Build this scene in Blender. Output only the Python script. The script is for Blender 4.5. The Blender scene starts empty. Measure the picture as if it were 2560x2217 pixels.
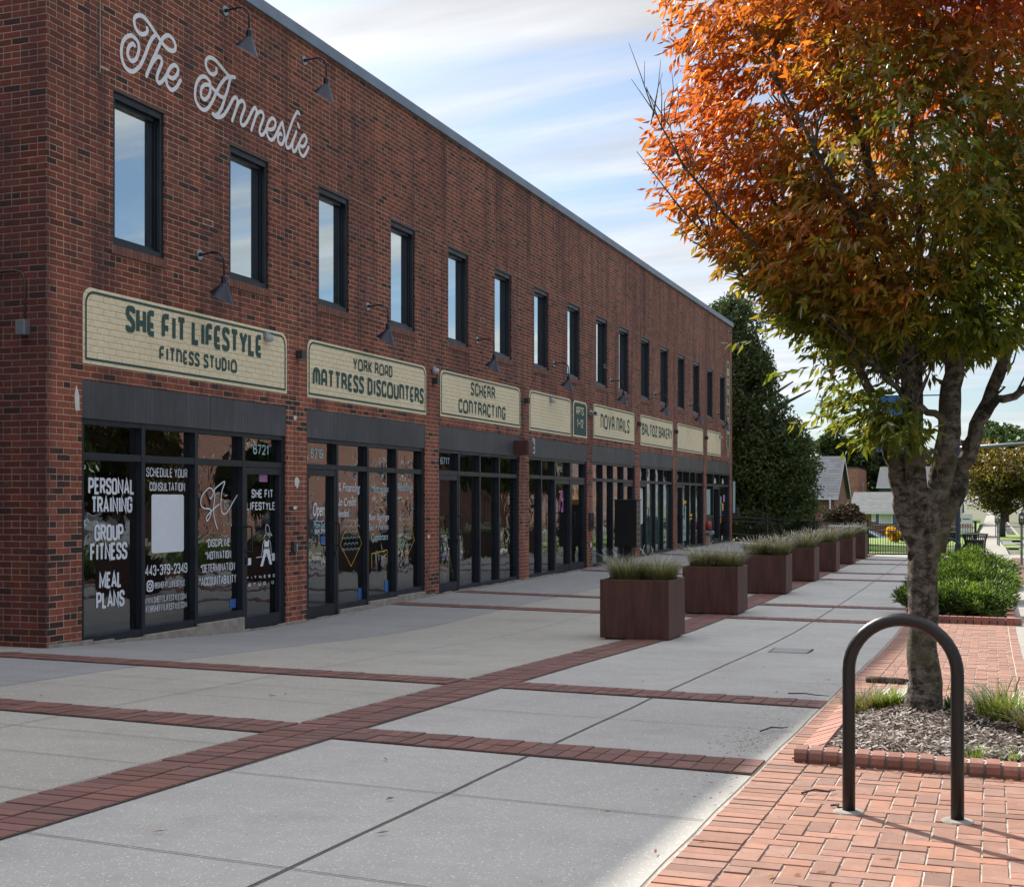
import bpy, math, random
import numpy as np
from mathutils import Vector, Matrix
R = math.radians
scene = bpy.context.scene
col = scene.collection

# ------------------------------------------------------------------ camera, sky, sun, exposure
EYE = 1.6
FPX = 3300.0
YAW = math.atan(1198 / FPX)
cam_data = bpy.data.cameras.new('camera')
cam = bpy.data.objects.new('camera', cam_data)
col.objects.link(cam)
cam.location = (0, 0, EYE)
cam.rotation_euler = (R(90), 0, YAW)
cam_data.sensor_width = 36
cam_data.lens = FPX / 2560 * 36
cam_data.shift_y = 142.5 / 2560
cam_data.clip_start = 0.05
cam_data.clip_end = 3000
scene.camera = cam

SUN_EL = R(36.0)
SUN_AZ = (-0.718, 0.696)
world = bpy.data.worlds.new('World')
scene.world = world
world.use_nodes = True
wt = world.node_tree
for n in list(wt.nodes):
    wt.nodes.remove(n)
def wn(t, **k):
    n = wt.nodes.new(t)
    for a, b in k.items():
        setattr(n, a, b)
    return n
wout = wn('ShaderNodeOutputWorld')
bg = wn('ShaderNodeBackground')
sky = wn('ShaderNodeTexSky', sky_type='NISHITA')
sky.sun_disc = False
sky.sun_elevation = SUN_EL
sky.sun_rotation = math.atan2(SUN_AZ[0], SUN_AZ[1])
sky.air_density = 1.0
sky.dust_density = 1.2
sky.ozone_density = 1.5
bg.inputs['Strength'].default_value = 0.105
# thin streaky cloud cover over the sky colour
tc = wn('ShaderNodeTexCoord')
sep = wn('ShaderNodeSeparateXYZ')
wt.links.new(tc.outputs['Generated'], sep.inputs[0])
add = wn('ShaderNodeMath', operation='ADD'); add.inputs[1].default_value = 0.18
wt.links.new(sep.outputs['Z'], add.inputs[0])
mx_ = wn('ShaderNodeMath', operation='MAXIMUM'); mx_.inputs[1].default_value = 0.05
wt.links.new(add.outputs[0], mx_.inputs[0])
dx = wn('ShaderNodeMath', operation='DIVIDE'); dy = wn('ShaderNodeMath', operation='DIVIDE')
wt.links.new(sep.outputs['X'], dx.inputs[0]); wt.links.new(mx_.outputs[0], dx.inputs[1])
wt.links.new(sep.outputs['Y'], dy.inputs[0]); wt.links.new(mx_.outputs[0], dy.inputs[1])
comb = wn('ShaderNodeCombineXYZ')
wt.links.new(dx.outputs[0], comb.inputs[0]); wt.links.new(dy.outputs[0], comb.inputs[1])
mp = wn('ShaderNodeMapping')
mp.inputs['Rotation'].default_value = (0, 0, R(32))
mp.inputs['Scale'].default_value = (0.42, 1.9, 1)
mp.inputs['Location'].default_value = (1.3, 0.4, 0)
wt.links.new(comb.outputs[0], mp.inputs[0])
nz = wn('ShaderNodeTexNoise'); nz.inputs['Scale'].default_value = 1.35
nz.inputs['Detail'].default_value = 9; nz.inputs['Roughness'].default_value = 0.62
nz.inputs['Distortion'].default_value = 0.55
wt.links.new(mp.outputs[0], nz.inputs['Vector'])
cr = wn('ShaderNodeValToRGB')
cr.color_ramp.elements[0].position = 0.40; cr.color_ramp.elements[0].color = (0.20, 0.20, 0.20, 1)
cr.color_ramp.elements[1].position = 0.585; cr.color_ramp.elements[1].color = (0.95, 0.95, 0.95, 1)
wt.links.new(nz.outputs['Fac'], cr.inputs[0])
# cloud brightness follows the sky's own luminance so they glow toward the sun
bw = wn('ShaderNodeRGBToBW')
wt.links.new(sky.outputs[0], bw.inputs[0])
cl = wn('ShaderNodeMath', operation='MULTIPLY_ADD'); cl.inputs[1].default_value = 0.62; cl.inputs[2].default_value = 2.6
wt.links.new(bw.outputs[0], cl.inputs[0])
nz2 = wn('ShaderNodeTexNoise'); nz2.inputs['Scale'].default_value = 4.5; nz2.inputs['Detail'].default_value = 7
wt.links.new(mp.outputs[0], nz2.inputs['Vector'])
mul2 = wn('ShaderNodeMapRange')
for i_, q_ in enumerate((.35, .65, .80, 1.06)): mul2.inputs[i_ + 1].default_value = q_
wt.links.new(nz2.outputs['Fac'], mul2.inputs[0])
clm = wn('ShaderNodeMath', operation='MULTIPLY'); wt.links.new(cl.outputs[0], clm.inputs[0]); wt.links.new(mul2.outputs[0], clm.inputs[1])
clc = wn('ShaderNodeCombineColor')
for i, k in enumerate((1.0, 1.01, 1.04)):
    m = wn('ShaderNodeMath', operation='MULTIPLY'); m.inputs[1].default_value = k
    wt.links.new(clm.outputs[0], m.inputs[0]); wt.links.new(m.outputs[0], clc.inputs[i])
mixs = wn('ShaderNodeMix', data_type='RGBA')
ovc = wn('ShaderNodeMapRange'); ovc.interpolation_type = 'SMOOTHSTEP'
for i_, q_ in enumerate((.36, .70, 0., .8)): ovc.inputs[i_ + 1].default_value = q_
wt.links.new(sep.outputs['Z'], ovc.inputs[0])
cmx = wn('ShaderNodeMath', operation='MAXIMUM')
wt.links.new(cr.outputs[0], cmx.inputs[0]); wt.links.new(ovc.outputs[0], cmx.inputs[1])
wt.links.new(cmx.outputs[0], mixs.inputs['Factor'])
bl = wn('ShaderNodeMix', data_type='RGBA', blend_type='MULTIPLY'); bl.inputs['Factor'].default_value = 1
bl.inputs['B'].default_value = (.66, .80, .95, 1)
wt.links.new(sky.outputs[0], bl.inputs['A']); wt.links.new(bl.outputs['Result'], mixs.inputs['A'])
wt.links.new(clc.outputs[0], mixs.inputs['B'])
# overhead cloud, out of view, thickened and brightened to lift the shaded areas
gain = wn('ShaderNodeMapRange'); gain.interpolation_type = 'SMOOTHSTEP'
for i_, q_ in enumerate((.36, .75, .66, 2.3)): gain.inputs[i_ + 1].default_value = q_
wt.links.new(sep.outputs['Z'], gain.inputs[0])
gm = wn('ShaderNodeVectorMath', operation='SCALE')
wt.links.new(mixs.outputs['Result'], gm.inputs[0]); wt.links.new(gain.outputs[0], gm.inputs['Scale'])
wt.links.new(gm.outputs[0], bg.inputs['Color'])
wt.links.new(bg.outputs[0], wout.inputs[0])

sun_data = bpy.data.lights.new('sun', 'SUN')
sun_data.energy = 4.8
sun_data.angle = R(0.55)
sun_data.color = (1.0, 0.93, 0.82)
sun = bpy.data.objects.new('sun', sun_data)
col.objects.link(sun)
ce = math.cos(SUN_EL)
sun.rotation_euler = Vector((-SUN_AZ[0] * ce, -SUN_AZ[1] * ce, -math.sin(SUN_EL))).to_track_quat('-Z', 'Y').to_euler()
sun.location = (-30, 30, 30)

scene.view_settings.view_transform = 'Standard'
scene.view_settings.look = 'None'
scene.view_settings.gamma = 1
scene.view_settings.exposure = 1.02

# ------------------------------------------------------------------ ground heights (metres; the plaza falls away from the street end)
def lerp(t, P):
    if t <= P[0][0]: return P[0][1]
    for (a0, b0), (a1, b1) in zip(P, P[1:]):
        if t <= a1: return b0 + (b1 - b0) * (t - a0) / (a1 - a0)
    return P[-1][1]
MID = [(-30, .9), (0, 1.15), (3.9, 1.265), (6.6, 1.335), (9.1, 1.407), (11.5, 1.48), (14.3, 1.575), (16.2, 1.62), (19, 1.65), (23, 1.67), (40, 1.69), (60, 1.95), (73, 2.3), (90, 2.6), (150, 2.75), (400, 3.2), (900, 4)]
FAC = [(-30, .9), (0, 1.15), (3.9, 1.265), (6.6, 1.335), (9.1, 1.407), (10.8, 1.47), (11.4, 1.50), (14.6, 1.66), (16, 1.67), (20, 1.61), (26, 1.61), (30, 1.60), (34, 1.54), (39, 1.49), (48, 1.49), (60, 1.7), (90, 2.6), (400, 3.2), (900, 4)]
def gz(X, Y):
    w = min(1, max(0, (-3.5 - X) / (8.877 - 3.5)))
    return EYE - (lerp(Y, MID) * (1 - w) + lerp(Y, FAC) * w)

# ------------------------------------------------------------------ mesh building helpers
class MB:
    def __init__(s):
        s.v = []; s.f = []; s.mi = []; s.c = []; s.cur = (1, 1, 1)
        s.m = 0
    def vert(s, p):
        s.v.append(tuple(p)); s.c.append(s.cur); return len(s.v) - 1
    def face(s, idx):
        s.f.append(tuple(idx)); s.mi.append(s.m)
    def quad(s, a, b, c, d):
        i = [s.vert(p) for p in (a, b, c, d)]; s.face(i)
    def poly(s, pts):
        s.face([s.vert(p) for p in pts])
    def box(s, x0, x1, y0, y1, z0, z1, skip=''):
        P = [(x0, y0, z0), (x1, y0, z0), (x1, y1, z0), (x0, y1, z0), (x0, y0, z1), (x1, y0, z1), (x1, y1, z1), (x0, y1, z1)]
        i = [s.vert(p) for p in P]
        F = {'b': (0, 3, 2, 1), 't': (4, 5, 6, 7), 'f': (0, 1, 5, 4), 'r': (1, 2, 6, 5), 'k': (2, 3, 7, 6), 'l': (3, 0, 4, 7)}
        for k, q in F.items():
            if k not in skip: s.face([i[j] for j in q])
    def tube(s, pts, radii, n=10, cap=True, flat=1.0):
        pts = [Vector(p) for p in pts]
        if not hasattr(radii, '__len__'): radii = [radii] * len(pts)
        rings = []
        up = None
        for k, p in enumerate(pts):
            if k == 0: d = pts[1] - pts[0]
            elif k == len(pts) - 1: d = pts[-1] - pts[-2]
            else: d = (pts[k + 1] - pts[k]).normalized() + (pts[k] - pts[k - 1]).normalized()
            d.normalize()
            if up is None:
                up = Vector((0, 0, 1)) if abs(d.z) < .9 else Vector((1, 0, 0))
            u = (up - d * up.dot(d))
            if u.length < 1e-5: u = d.orthogonal()
            u.normalize(); w = d.cross(u); up = u
            r = radii[k]
            rings.append([s.vert(p + u * (math.cos(a) * r) + w * (math.sin(a) * r * flat)) for a in [2 * math.pi * j / n for j in range(n)]])
        for a, b in zip(rings, rings[1:]):
            for j in range(n):
                s.face((a[j], a[(j + 1) % n], b[(j + 1) % n], b[j]))
        if cap:
            s.face(rings[0][::-1]); s.face(rings[-1])
    def lathe(s, c, prof, n=16, cap=True):
        rings = []
        for r, z in prof:
            rings.append([s.vert((c[0] + math.cos(2 * math.pi * j / n) * r, c[1] + math.sin(2 * math.pi * j / n) * r, c[2] + z)) for j in range(n)])
        for a, b in zip(rings, rings[1:]):
            for j in range(n):
                s.face((a[j], a[(j + 1) % n], b[(j + 1) % n], b[j]))
        if cap:
            s.face(rings[0][::-1]); s.face(rings[-1])
    def build(s, name, mats, parent=None, smooth=False, color=False, bevel=0):
        me = bpy.data.meshes.new(name)
        me.from_pydata(s.v, [], s.f)
        if not isinstance(mats, (list, tuple)): mats = [mats]
        for m in mats: me.materials.append(m)
        if len(mats) > 1: me.polygons.foreach_set('material_index', s.mi)
        if smooth: me.polygons.foreach_set('use_smooth', [True] * len(me.polygons))
        if color:
            a = me.color_attributes.new('tint', 'FLOAT_COLOR', 'POINT')
            a.data.foreach_set('color', np.array([(c[0], c[1], c[2], 1) for c in s.c], dtype=np.float32).ravel())
        me.update()
        o = bpy.data.objects.new(name, me)
        col.objects.link(o)
        if parent: o.parent = parent
        if bevel:
            b = o.modifiers.new('bevel', 'BEVEL'); b.width = bevel; b.segments = 2; b.limit_method = 'ANGLE'; b.angle_limit = R(40)
        return o
def np_mesh(name, verts, faces, mats, tint=None, parent=None, smooth=False):
    """verts (n,3); faces (m,k) all the same size"""
    me = bpy.data.meshes.new(name)
    k = faces.shape[1]
    me.vertices.add(len(verts)); me.vertices.foreach_set('co', verts.astype(np.float32).ravel())
    me.loops.add(faces.size); me.loops.foreach_set('vertex_index', faces.astype(np.int32).ravel())
    me.polygons.add(len(faces))
    me.polygons.foreach_set('loop_start', np.arange(0, faces.size, k, dtype=np.int32))
    me.polygons.foreach_set('loop_total', np.full(len(faces), k, dtype=np.int32))
    if smooth: me.polygons.foreach_set('use_smooth', [True] * len(faces))
    me.materials.append(mats)
    if tint is not None:
        a = me.color_attributes.new('tint', 'FLOAT_COLOR', 'POINT')
        t4 = np.concatenate([tint, np.ones((len(tint), 1))], 1).astype(np.float32)
        a.data.foreach_set('color', t4.ravel())
    me.update(calc_edges=True)
    me.validate()
    o = bpy.data.objects.new(name, me)
    col.objects.link(o)
    if parent: o.parent = parent
    return o
def tag(o, label=None, cat=None, group=None, kind=None):
    if label: o['label'] = label
    if cat: o['category'] = cat
    if group: o['group'] = group
    if kind: o['kind'] = kind
    return o
def thing(name, label, cat, loc=(0, 0, 0), rz=0, group=None):
    o = bpy.data.objects.new(name, None); col.objects.link(o)
    o.location = loc; o.rotation_euler = (0, 0, rz); o.empty_display_size = .2
    return tag(o, label, cat, group)
def copy_tree(o, parent=None):
    c = o.copy(); col.objects.link(c)
    if parent: c.parent = parent
    for ch in list(o.children): copy_tree(ch, c)
    return c

# ------------------------------------------------------------------ material helpers
class NT:
    def __init__(s, name):
        s.m = bpy.data.materials.new(name); s.m.use_nodes = True
        s.t = s.m.node_tree
        for n in list(s.t.nodes): s.t.nodes.remove(n)
        s.out = s.n('ShaderNodeOutputMaterial')
        s.p = s.n('ShaderNodeBsdfPrincipled')
        s.l(s.p.outputs[0], s.out.inputs['Surface'])
    def n(s, t, **k):
        x = s.t.nodes.new(t)
        for a, b in k.items(): setattr(x, a, b)
        return x
    def l(s, a, b): s.t.links.new(a, b)
    def sv(s, sock, v):
        if hasattr(v, 'is_output') or hasattr(v, 'links'): s.l(v, sock)
        else: sock.default_value = v
    def math(s, op, a, b=0.0, c=None):
        x = s.n('ShaderNodeMath', operation=op)
        s.sv(x.inputs[0], a); s.sv(x.inputs[1], b)
        if c is not None: s.sv(x.inputs[2], c)
        return x.outputs[0]
    def mix(s, f, a, b, blend='MIX'):
        x = s.n('ShaderNodeMix', data_type='RGBA', blend_type=blend)
        s.sv(x.inputs['Factor'], f)
        for k, v in (('A', a), ('B', b)):
            s.sv(x.inputs[k], (*v, 1) if isinstance(v, tuple) and len(v) == 3 else v)
        return x.outputs['Result']
    def noise(s, vec, scale, detail=4, rough=.55, dist=0, dim='3D'):
        x = s.n('ShaderNodeTexNoise', noise_dimensions=dim)
        if vec is not None: s.l(vec, x.inputs['Vector'])
        x.inputs['Scale'].default_value = scale; x.inputs['Detail'].default_value = detail
        x.inputs['Roughness'].default_value = rough; x.inputs['Distortion'].default_value = dist
        return x.outputs['Fac']
    def ramp(s, f, stops):
        x = s.n('ShaderNodeValToRGB')
        e = x.color_ramp.elements
        while len(e) < len(stops): e.new(.5)
        for k, (p, c) in enumerate(stops):
            e[k].position = p; e[k].color = (*c, 1) if len(c) == 3 else c
        s.l(f, x.inputs[0])
        return x.outputs[0]
    def mr(s, v, a, b, c=0., d=1.):
        x = s.n('ShaderNodeMapRange'); s.sv(x.inputs[0], v)
        for i, q in enumerate((a, b, c, d)): x.inputs[i + 1].default_value = q
        return x.outputs[0]
    def pos(s): return s.n('ShaderNodeNewGeometry').outputs['Position']
    def obj(s): return s.n('ShaderNodeTexCoord').outputs['Object']
    def sep(s, v):
        x = s.n('ShaderNodeSeparateXYZ'); s.l(v, x.inputs[0]); return x.outputs
    def comb(s, a, b, c=0.):
        x = s.n('ShaderNodeCombineXYZ')
        for i, q in enumerate((a, b, c)): s.sv(x.inputs[i], q)
        return x.outputs[0]
    def scale(s, v, sc):
        x = s.n('ShaderNodeMapping'); s.l(v, x.inputs[0]); x.inputs['Scale'].default_value = sc; return x.outputs[0]
    def bump(s, h, strength=.3, dist=.01, normal=None):
        x = s.n('ShaderNodeBump'); x.inputs['Strength'].default_value = strength; x.inputs['Distance'].default_value = dist
        s.l(h, x.inputs['Height'])
        if normal is not None: s.l(normal, x.inputs['Normal'])
        s.l(x.outputs[0], s.p.inputs['Normal']); return x.outputs[0]
    def base(s, c): s.sv(s.p.inputs['Base Color'], (*c, 1) if isinstance(c, tuple) and len(c) == 3 else c)
    def rough(s, v): s.sv(s.p.inputs['Roughness'], v)

def plain(name, c, rough=.6, metal=0, var=.12, scale=8, bump=0, bscale=60, spec=.5):
    t = NT(name)
    o = t.pos()
    n = t.noise(o, scale, 5)
    lo = tuple(x * (1 - var) for x in c); hi = tuple(min(1, x * (1 + var)) for x in c)
    t.base(t.ramp(n, [(.3, lo), (.7, hi)]))
    t.rough(rough); t.p.inputs['Metallic'].default_value = metal
    t.p.inputs['Specular IOR Level'].default_value = spec
    if bump: t.bump(t.noise(o, bscale, 4), bump, .003)
    return t.m

def brick_mat(name, axis, c_lo, c_hi, dark=.06, mortar=(.47, .36, .27), L=.2128, H=.0677, mw=.0050, old_below=None, stains=True, dirt=0.0, u0=0., v0=0., hdr=True):
    """running bond brickwork laid in metres along one world axis (0=X,1=Y) and Z"""
    t = NT(name)
    pos = t.pos(); s = t.sep(pos)
    wob = t.noise(pos, 9, 3); wob2 = t.noise(pos, 14, 2)
    u = t.math('ADD', t.math('ADD', s[axis], 50 + u0), t.math('MULTIPLY', t.math('SUBTRACT', wob, .5), .010))
    v = t.math('ADD', t.math('ADD', s[2], 20 + v0), t.math('MULTIPLY', t.math('SUBTRACT', wob2, .5), .009))
    row = t.math('FLOOR', t.math('DIVIDE', v, H))
    fv = t.math('FRACT', t.math('DIVIDE', v, H))
    half = t.math('MULTIPLY', t.math('MODULO', row, 2), .5)
    un = t.math('ADD', t.math('DIVIDE', u, L), half)
    if hdr:
        ish = t.math('LESS_THAN', t.math('MODULO', row, 7), .5)
        un = t.math('MULTIPLY', un, t.math('ADD', ish, 1.0))
    else: ish = 0.0
    colm = t.math('FLOOR', un); fu = t.math('FRACT', un)
    wn_ = t.n('ShaderNodeTexWhiteNoise', noise_dimensions='2D'); t.l(t.comb(colm, row), wn_.inputs['Vector'])
    rnd = t.sep(wn_.outputs['Color'])
    # distance to the brick edge in metres
    eu = t.math('MULTIPLY', t.math('SUBTRACT', .5, t.math('ABSOLUTE', t.math('SUBTRACT', fu, .5))), L)
    if hdr: eu = t.math('DIVIDE', eu, t.math('ADD', ish, 1.0))
    ev = t.math('MULTIPLY', t.math('SUBTRACT', .5, t.math('ABSOLUTE', t.math('SUBTRACT', fv, .5))), H)
    e = t.math('MINIMUM', eu, ev)
    edge = t.math('ADD', e, t.math('MULTIPLY', t.math('SUBTRACT', t.noise(pos, 45, 3), .5), .004))
    brick = t.mr(edge, mw - .0015, mw + .0015)
    fine = t.noise(pos, 120, 4, .7)
    bc = t.mix(rnd[0], c_lo, c_hi)
    orange = t.math('GREATER_THAN', rnd[2], .90)
    bc = t.mix(t.math('MULTIPLY', orange, .55), bc, tuple(min(1, x * 1.45) for x in c_hi))
    isd = t.math('GREATER_THAN', rnd[1], 1 - dark)
    if old_below is not None:
        low = t.mr(s[2], old_below + .15, old_below - .15)
        rz = t.noise(pos, 1.1, 3)
        lowd = t.math('MULTIPLY', t.math('MULTIPLY', low, t.mr(rz, .42, .56)), t.math('GREATER_THAN', rnd[1], .62))
        isd = t.math('MAXIMUM', isd, lowd)
        bc = t.mix(t.math('MULTIPLY', low, .40), bc, tuple(x * 1.55 for x in c_hi))
    bc = t.mix(isd, bc, (c_lo[0] * .42, c_lo[1] * .75, c_lo[2] * .95))
    bc = t.mix(t.mr(fine, .3, .75, 0, .4), bc, (.03, .015, .012))
    mc = t.mix(t.noise(pos, 6, 4), tuple(x * .72 for x in mortar), tuple(x * 1.12 for x in mortar))
    c = t.mix(brick, mc, bc)
    if stains:
        st = t.noise(t.scale(pos, (1, 1, .28)), 1.6, 6, .65)
        c = t.mix(t.mr(st, .46, .72, 0, .62), c, (.060, .034, .036))
        pat = t.noise(pos, .35, 4, .55)
        c = t.mix(t.mr(pat, .38, .62, .0, .45), c, t.mix(1.0, c, (.68, .58, .58), 'MULTIPLY'))
        run = t.noise(t.scale(pos, (1, 3.2, .16)), 1.4, 5, .6)
        c = t.mix(t.mr(run, .48, .68, 0, .58), c, (.040, .022, .026))
        eff = t.noise(pos, 2.6, 7, .7)
        c = t.mix(t.mr(eff, .66, .80, 0, .45), c, (.36, .31, .28))
    if dirt: c = t.mix(dirt, c, (.02, .012, .01))
    t.base(c); t.rough(t.mr(brick, 0, 1, .95, .82))
    t.p.inputs['Specular IOR Level'].default_value = .25
    t.bump(t.math('ADD', t.math('MULTIPLY', t.mr(edge, mw - .003, mw + .004), 1.0), t.math('MULTIPLY', fine, .35)), .8, .006)
    return t.m
# ------------------------------------------------------------------ materials
M = {}
M['brick'] = brick_mat('red facade brick', 1, (.130, .038, .025), (.285, .082, .046), .045, old_below=3.95)
M['brick_side'] = brick_mat('side wall brick', 0, (.115, .030, .018), (.215, .052, .030), .05, u0=.06, mortar=(.36, .28, .22))
M['brick_far'] = brick_mat('brown cottage brick', 0, (.13, .055, .045), (.22, .09, .07), .06, stains=False, L=.24, H=.08)
M['brick_tower'] = brick_mat('pale red brick', 0, (.28, .12, .09), (.36, .17, .12), .02, mortar=(.42, .3, .25), stains=False, L=.4, H=.14, mw=.008)
M['brick_tower_y'] = brick_mat('pale red brick side', 1, (.30, .13, .09), (.38, .18, .12), .02, mortar=(.42, .3, .25), stains=False, L=.4, H=.14, mw=.008)
M['brick_far_y'] = brick_mat('brown brick end wall', 1, (.13, .055, .045), (.22, .09, .07), .06, stains=False, L=.24, H=.08)

def frame_mat():
    t = NT('dark anodised metal'); pos = t.pos()
    n = t.noise(pos, 3, 4)
    t.base(t.ramp(n, [(.3, (.010, .014, .022)), (.75, (.020, .026, .036))]))
    t.rough(t.mr(t.noise(pos, 12, 3), .3, .7, .32, .5)); t.p.inputs['Metallic'].default_value = .35
    return t.m
M['frame'] = frame_mat()
def panel_mat():
    t = NT('weathered dark fascia'); pos = t.pos()
    st = t.noise(t.scale(pos, (1, 14, .9)), 2.0, 5, .6)
    big = t.noise(pos, 1.1, 3)
    c = t.mix(t.mr(st, .35, .7), (.045, .047, .055), (.085, .088, .098))
    c = t.mix(t.mr(big, .35, .65, 0, .7), c, (.030, .031, .036))
    t.base(c); t.rough(.55); t.p.inputs['Metallic'].default_value = .2
    return t.m
M['fascia'] = panel_mat()
def glass_mat(name, refl, tint, wav=.05, wsc=2.2, gcol=(.93, .97, 1)):
    t = NT(name); t.t.nodes.remove(t.p)
    pos = t.pos()
    tr = t.n('ShaderNodeBsdfTransparent'); tr.inputs['Color'].default_value = (*tint, 1)
    gl = t.n('ShaderNodeBsdfGlossy'); gl.inputs['Roughness'].default_value = .012
    gl.inputs['Color'].default_value = (*gcol, 1)
    b = t.n('ShaderNodeBump'); b.inputs['Strength'].default_value = wav; b.inputs['Distance'].default_value = .05
    t.l(t.noise(pos, wsc, 3, .5, .3), b.inputs['Height'])
    t.l(b.outputs[0], gl.inputs['Normal'])
    fr = t.n('ShaderNodeLayerWeight'); fr.inputs['Blend'].default_value = .30
    f = t.math('MINIMUM', t.math('ADD', t.math('MULTIPLY', fr.outputs['Fresnel'], 1.0), refl), .96)
    mx = t.n('ShaderNodeMixShader'); t.l(f, mx.inputs[0]); t.l(tr.outputs[0], mx.inputs[1]); t.l(gl.outputs[0], mx.inputs[2])
    t.l(mx.outputs[0], t.out.inputs['Surface'])
    return t.m
M['glass'] = glass_mat('shop window glass', .16, (.70, .76, .76), .075, 2.0)
M['glass_up'] = glass_mat('reflective upper glass', .70, (.5, .6, .62), .012, 1.2, (.90, 1, 1))
M['blind'] = plain('pale roller blind', (.72, .76, .76), .8, var=.05)
M['interior'] = plain('dim shop interior', (.20, .20, .19), .9, var=.3, scale=1.2)
M['int_floor'] = plain('shop floor', (.24, .22, .20), .5, var=.25, scale=2)
M['lamp'] = plain('navy enamel', (.007, .012, .030), .35, metal=.1, var=.15)
M['lamp_in'] = plain('white enamel lining', (.6, .6, .58), .5, var=.05)
M['galv'] = plain('galvanised metal', (.30, .34, .38), .4, metal=.7)
M['coping'] = plain('blue grey coping metal', (.17, .21, .27), .5, metal=.3, var=.15, scale=2)
M['roofing'] = plain('grey roof membrane', (.2, .2, .2), .9)
M['lintel'] = plain('brown painted lintel', (.055, .036, .028), .6)
M['white'] = plain('white vinyl', (.62, .66, .72), .5, var=.03)
M['paleblue'] = plain('pale blue window paint', (.34, .50, .55), .6, var=.15, scale=30)
M['whitepaint'] = plain('white wall lettering paint', (.66, .68, .72), .7, var=.08, scale=20)
M['green'] = plain('dark green sign paint', (.022, .066, .060), .75, var=.25, scale=25)
M['pink'] = plain('pink marker paint', (.45, .16, .42), .6)
M['orange'] = plain('orange poster', (.62, .26, .015), .7, var=.25, scale=12)
M['yellow'] = plain('yellow plastic', (.60, .38, .03), .5, var=.2)
M['bluest'] = plain('blue sticker', (.03, .12, .34), .5)
M['blackm'] = plain('black metal', (.012, .012, .013), .45, metal=.3)
M['dgrey'] = plain('dark grey plastic', (.03, .032, .036), .5)
M['bronze'] = plain('bronze mailbox doors', (.075, .058, .045), .45, metal=.4)
M['lightgrey'] = plain('light grey plastic', (.42, .43, .45), .5)
M['redm'] = plain('red painted metal', (.32, .03, .03), .45)
M['rustbox'] = plain('brown sign box', (.075, .026, .020), .55)
M['plywood'] = plain('raw board', (.30, .22, .15), .8)
M['film'] = plain('frosted window film', (.26, .36, .35), .8, var=.2, scale=2.5)
M['paper'] = plain('paper', (.55, .55, .52), .8, var=.06)
def paint_brick():
    t = NT('cream paint over brick'); pos = t.pos(); s = t.sep(pos)
    wob = t.noise(pos, 9, 3); wob2 = t.noise(pos, 14, 2)
    u = t.math('ADD', t.math('ADD', s[1], 50), t.math('MULTIPLY', t.math('SUBTRACT', wob, .5), .02))
    v = t.math('ADD', t.math('ADD', s[2], 20), t.math('MULTIPLY', t.math('SUBTRACT', wob2, .5), .016))
    row = t.math('FLOOR', t.math('DIVIDE', v, .0677)); fv = t.math('FRACT', t.math('DIVIDE', v, .0677))
    un = t.math('ADD', t.math('DIVIDE', u, .2128), t.math('MULTIPLY', t.math('MODULO', row, 2), .5))
    fu = t.math('FRACT', un)
    eu = t.math('MULTIPLY', t.math('SUBTRACT', .5, t.math('ABSOLUTE', t.math('SUBTRACT', fu, .5))), .2128)
    ev = t.math('MULTIPLY', t.math('SUBTRACT', .5, t.math('ABSOLUTE', t.math('SUBTRACT', fv, .5))), .0677)
    e = t.math('MINIMUM', eu, ev)
    n1 = t.noise(pos, 16, 6, .7)
    fl = t.noise(t.scale(pos, (1, 1, 1.6)), 34, 4, .7)
    gap = t.math('MULTIPLY', t.mr(e, .004, .0015), t.mr(fl, .52, .60))
    chip = t.math('MULTIPLY', t.mr(fl, .70, .74), .8)
    c = t.mix(t.noise(pos, 3, 4), (.62, .535, .36), (.78, .69, .48))
    c = t.mix(t.mr(n1, .45, .75, 0, .35), c, (.46, .38, .24))
    c = t.mix(t.math('MAXIMUM', gap, chip), c, (.27, .19, .11))
    t.base(c); t.rough(.8)
    t.bump(t.math('ADD', t.mr(e, .002, .009), t.math('MULTIPLY', n1, 1.1)), .9, .007)
    return t.m
M['cream'] = paint_brick()
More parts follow.
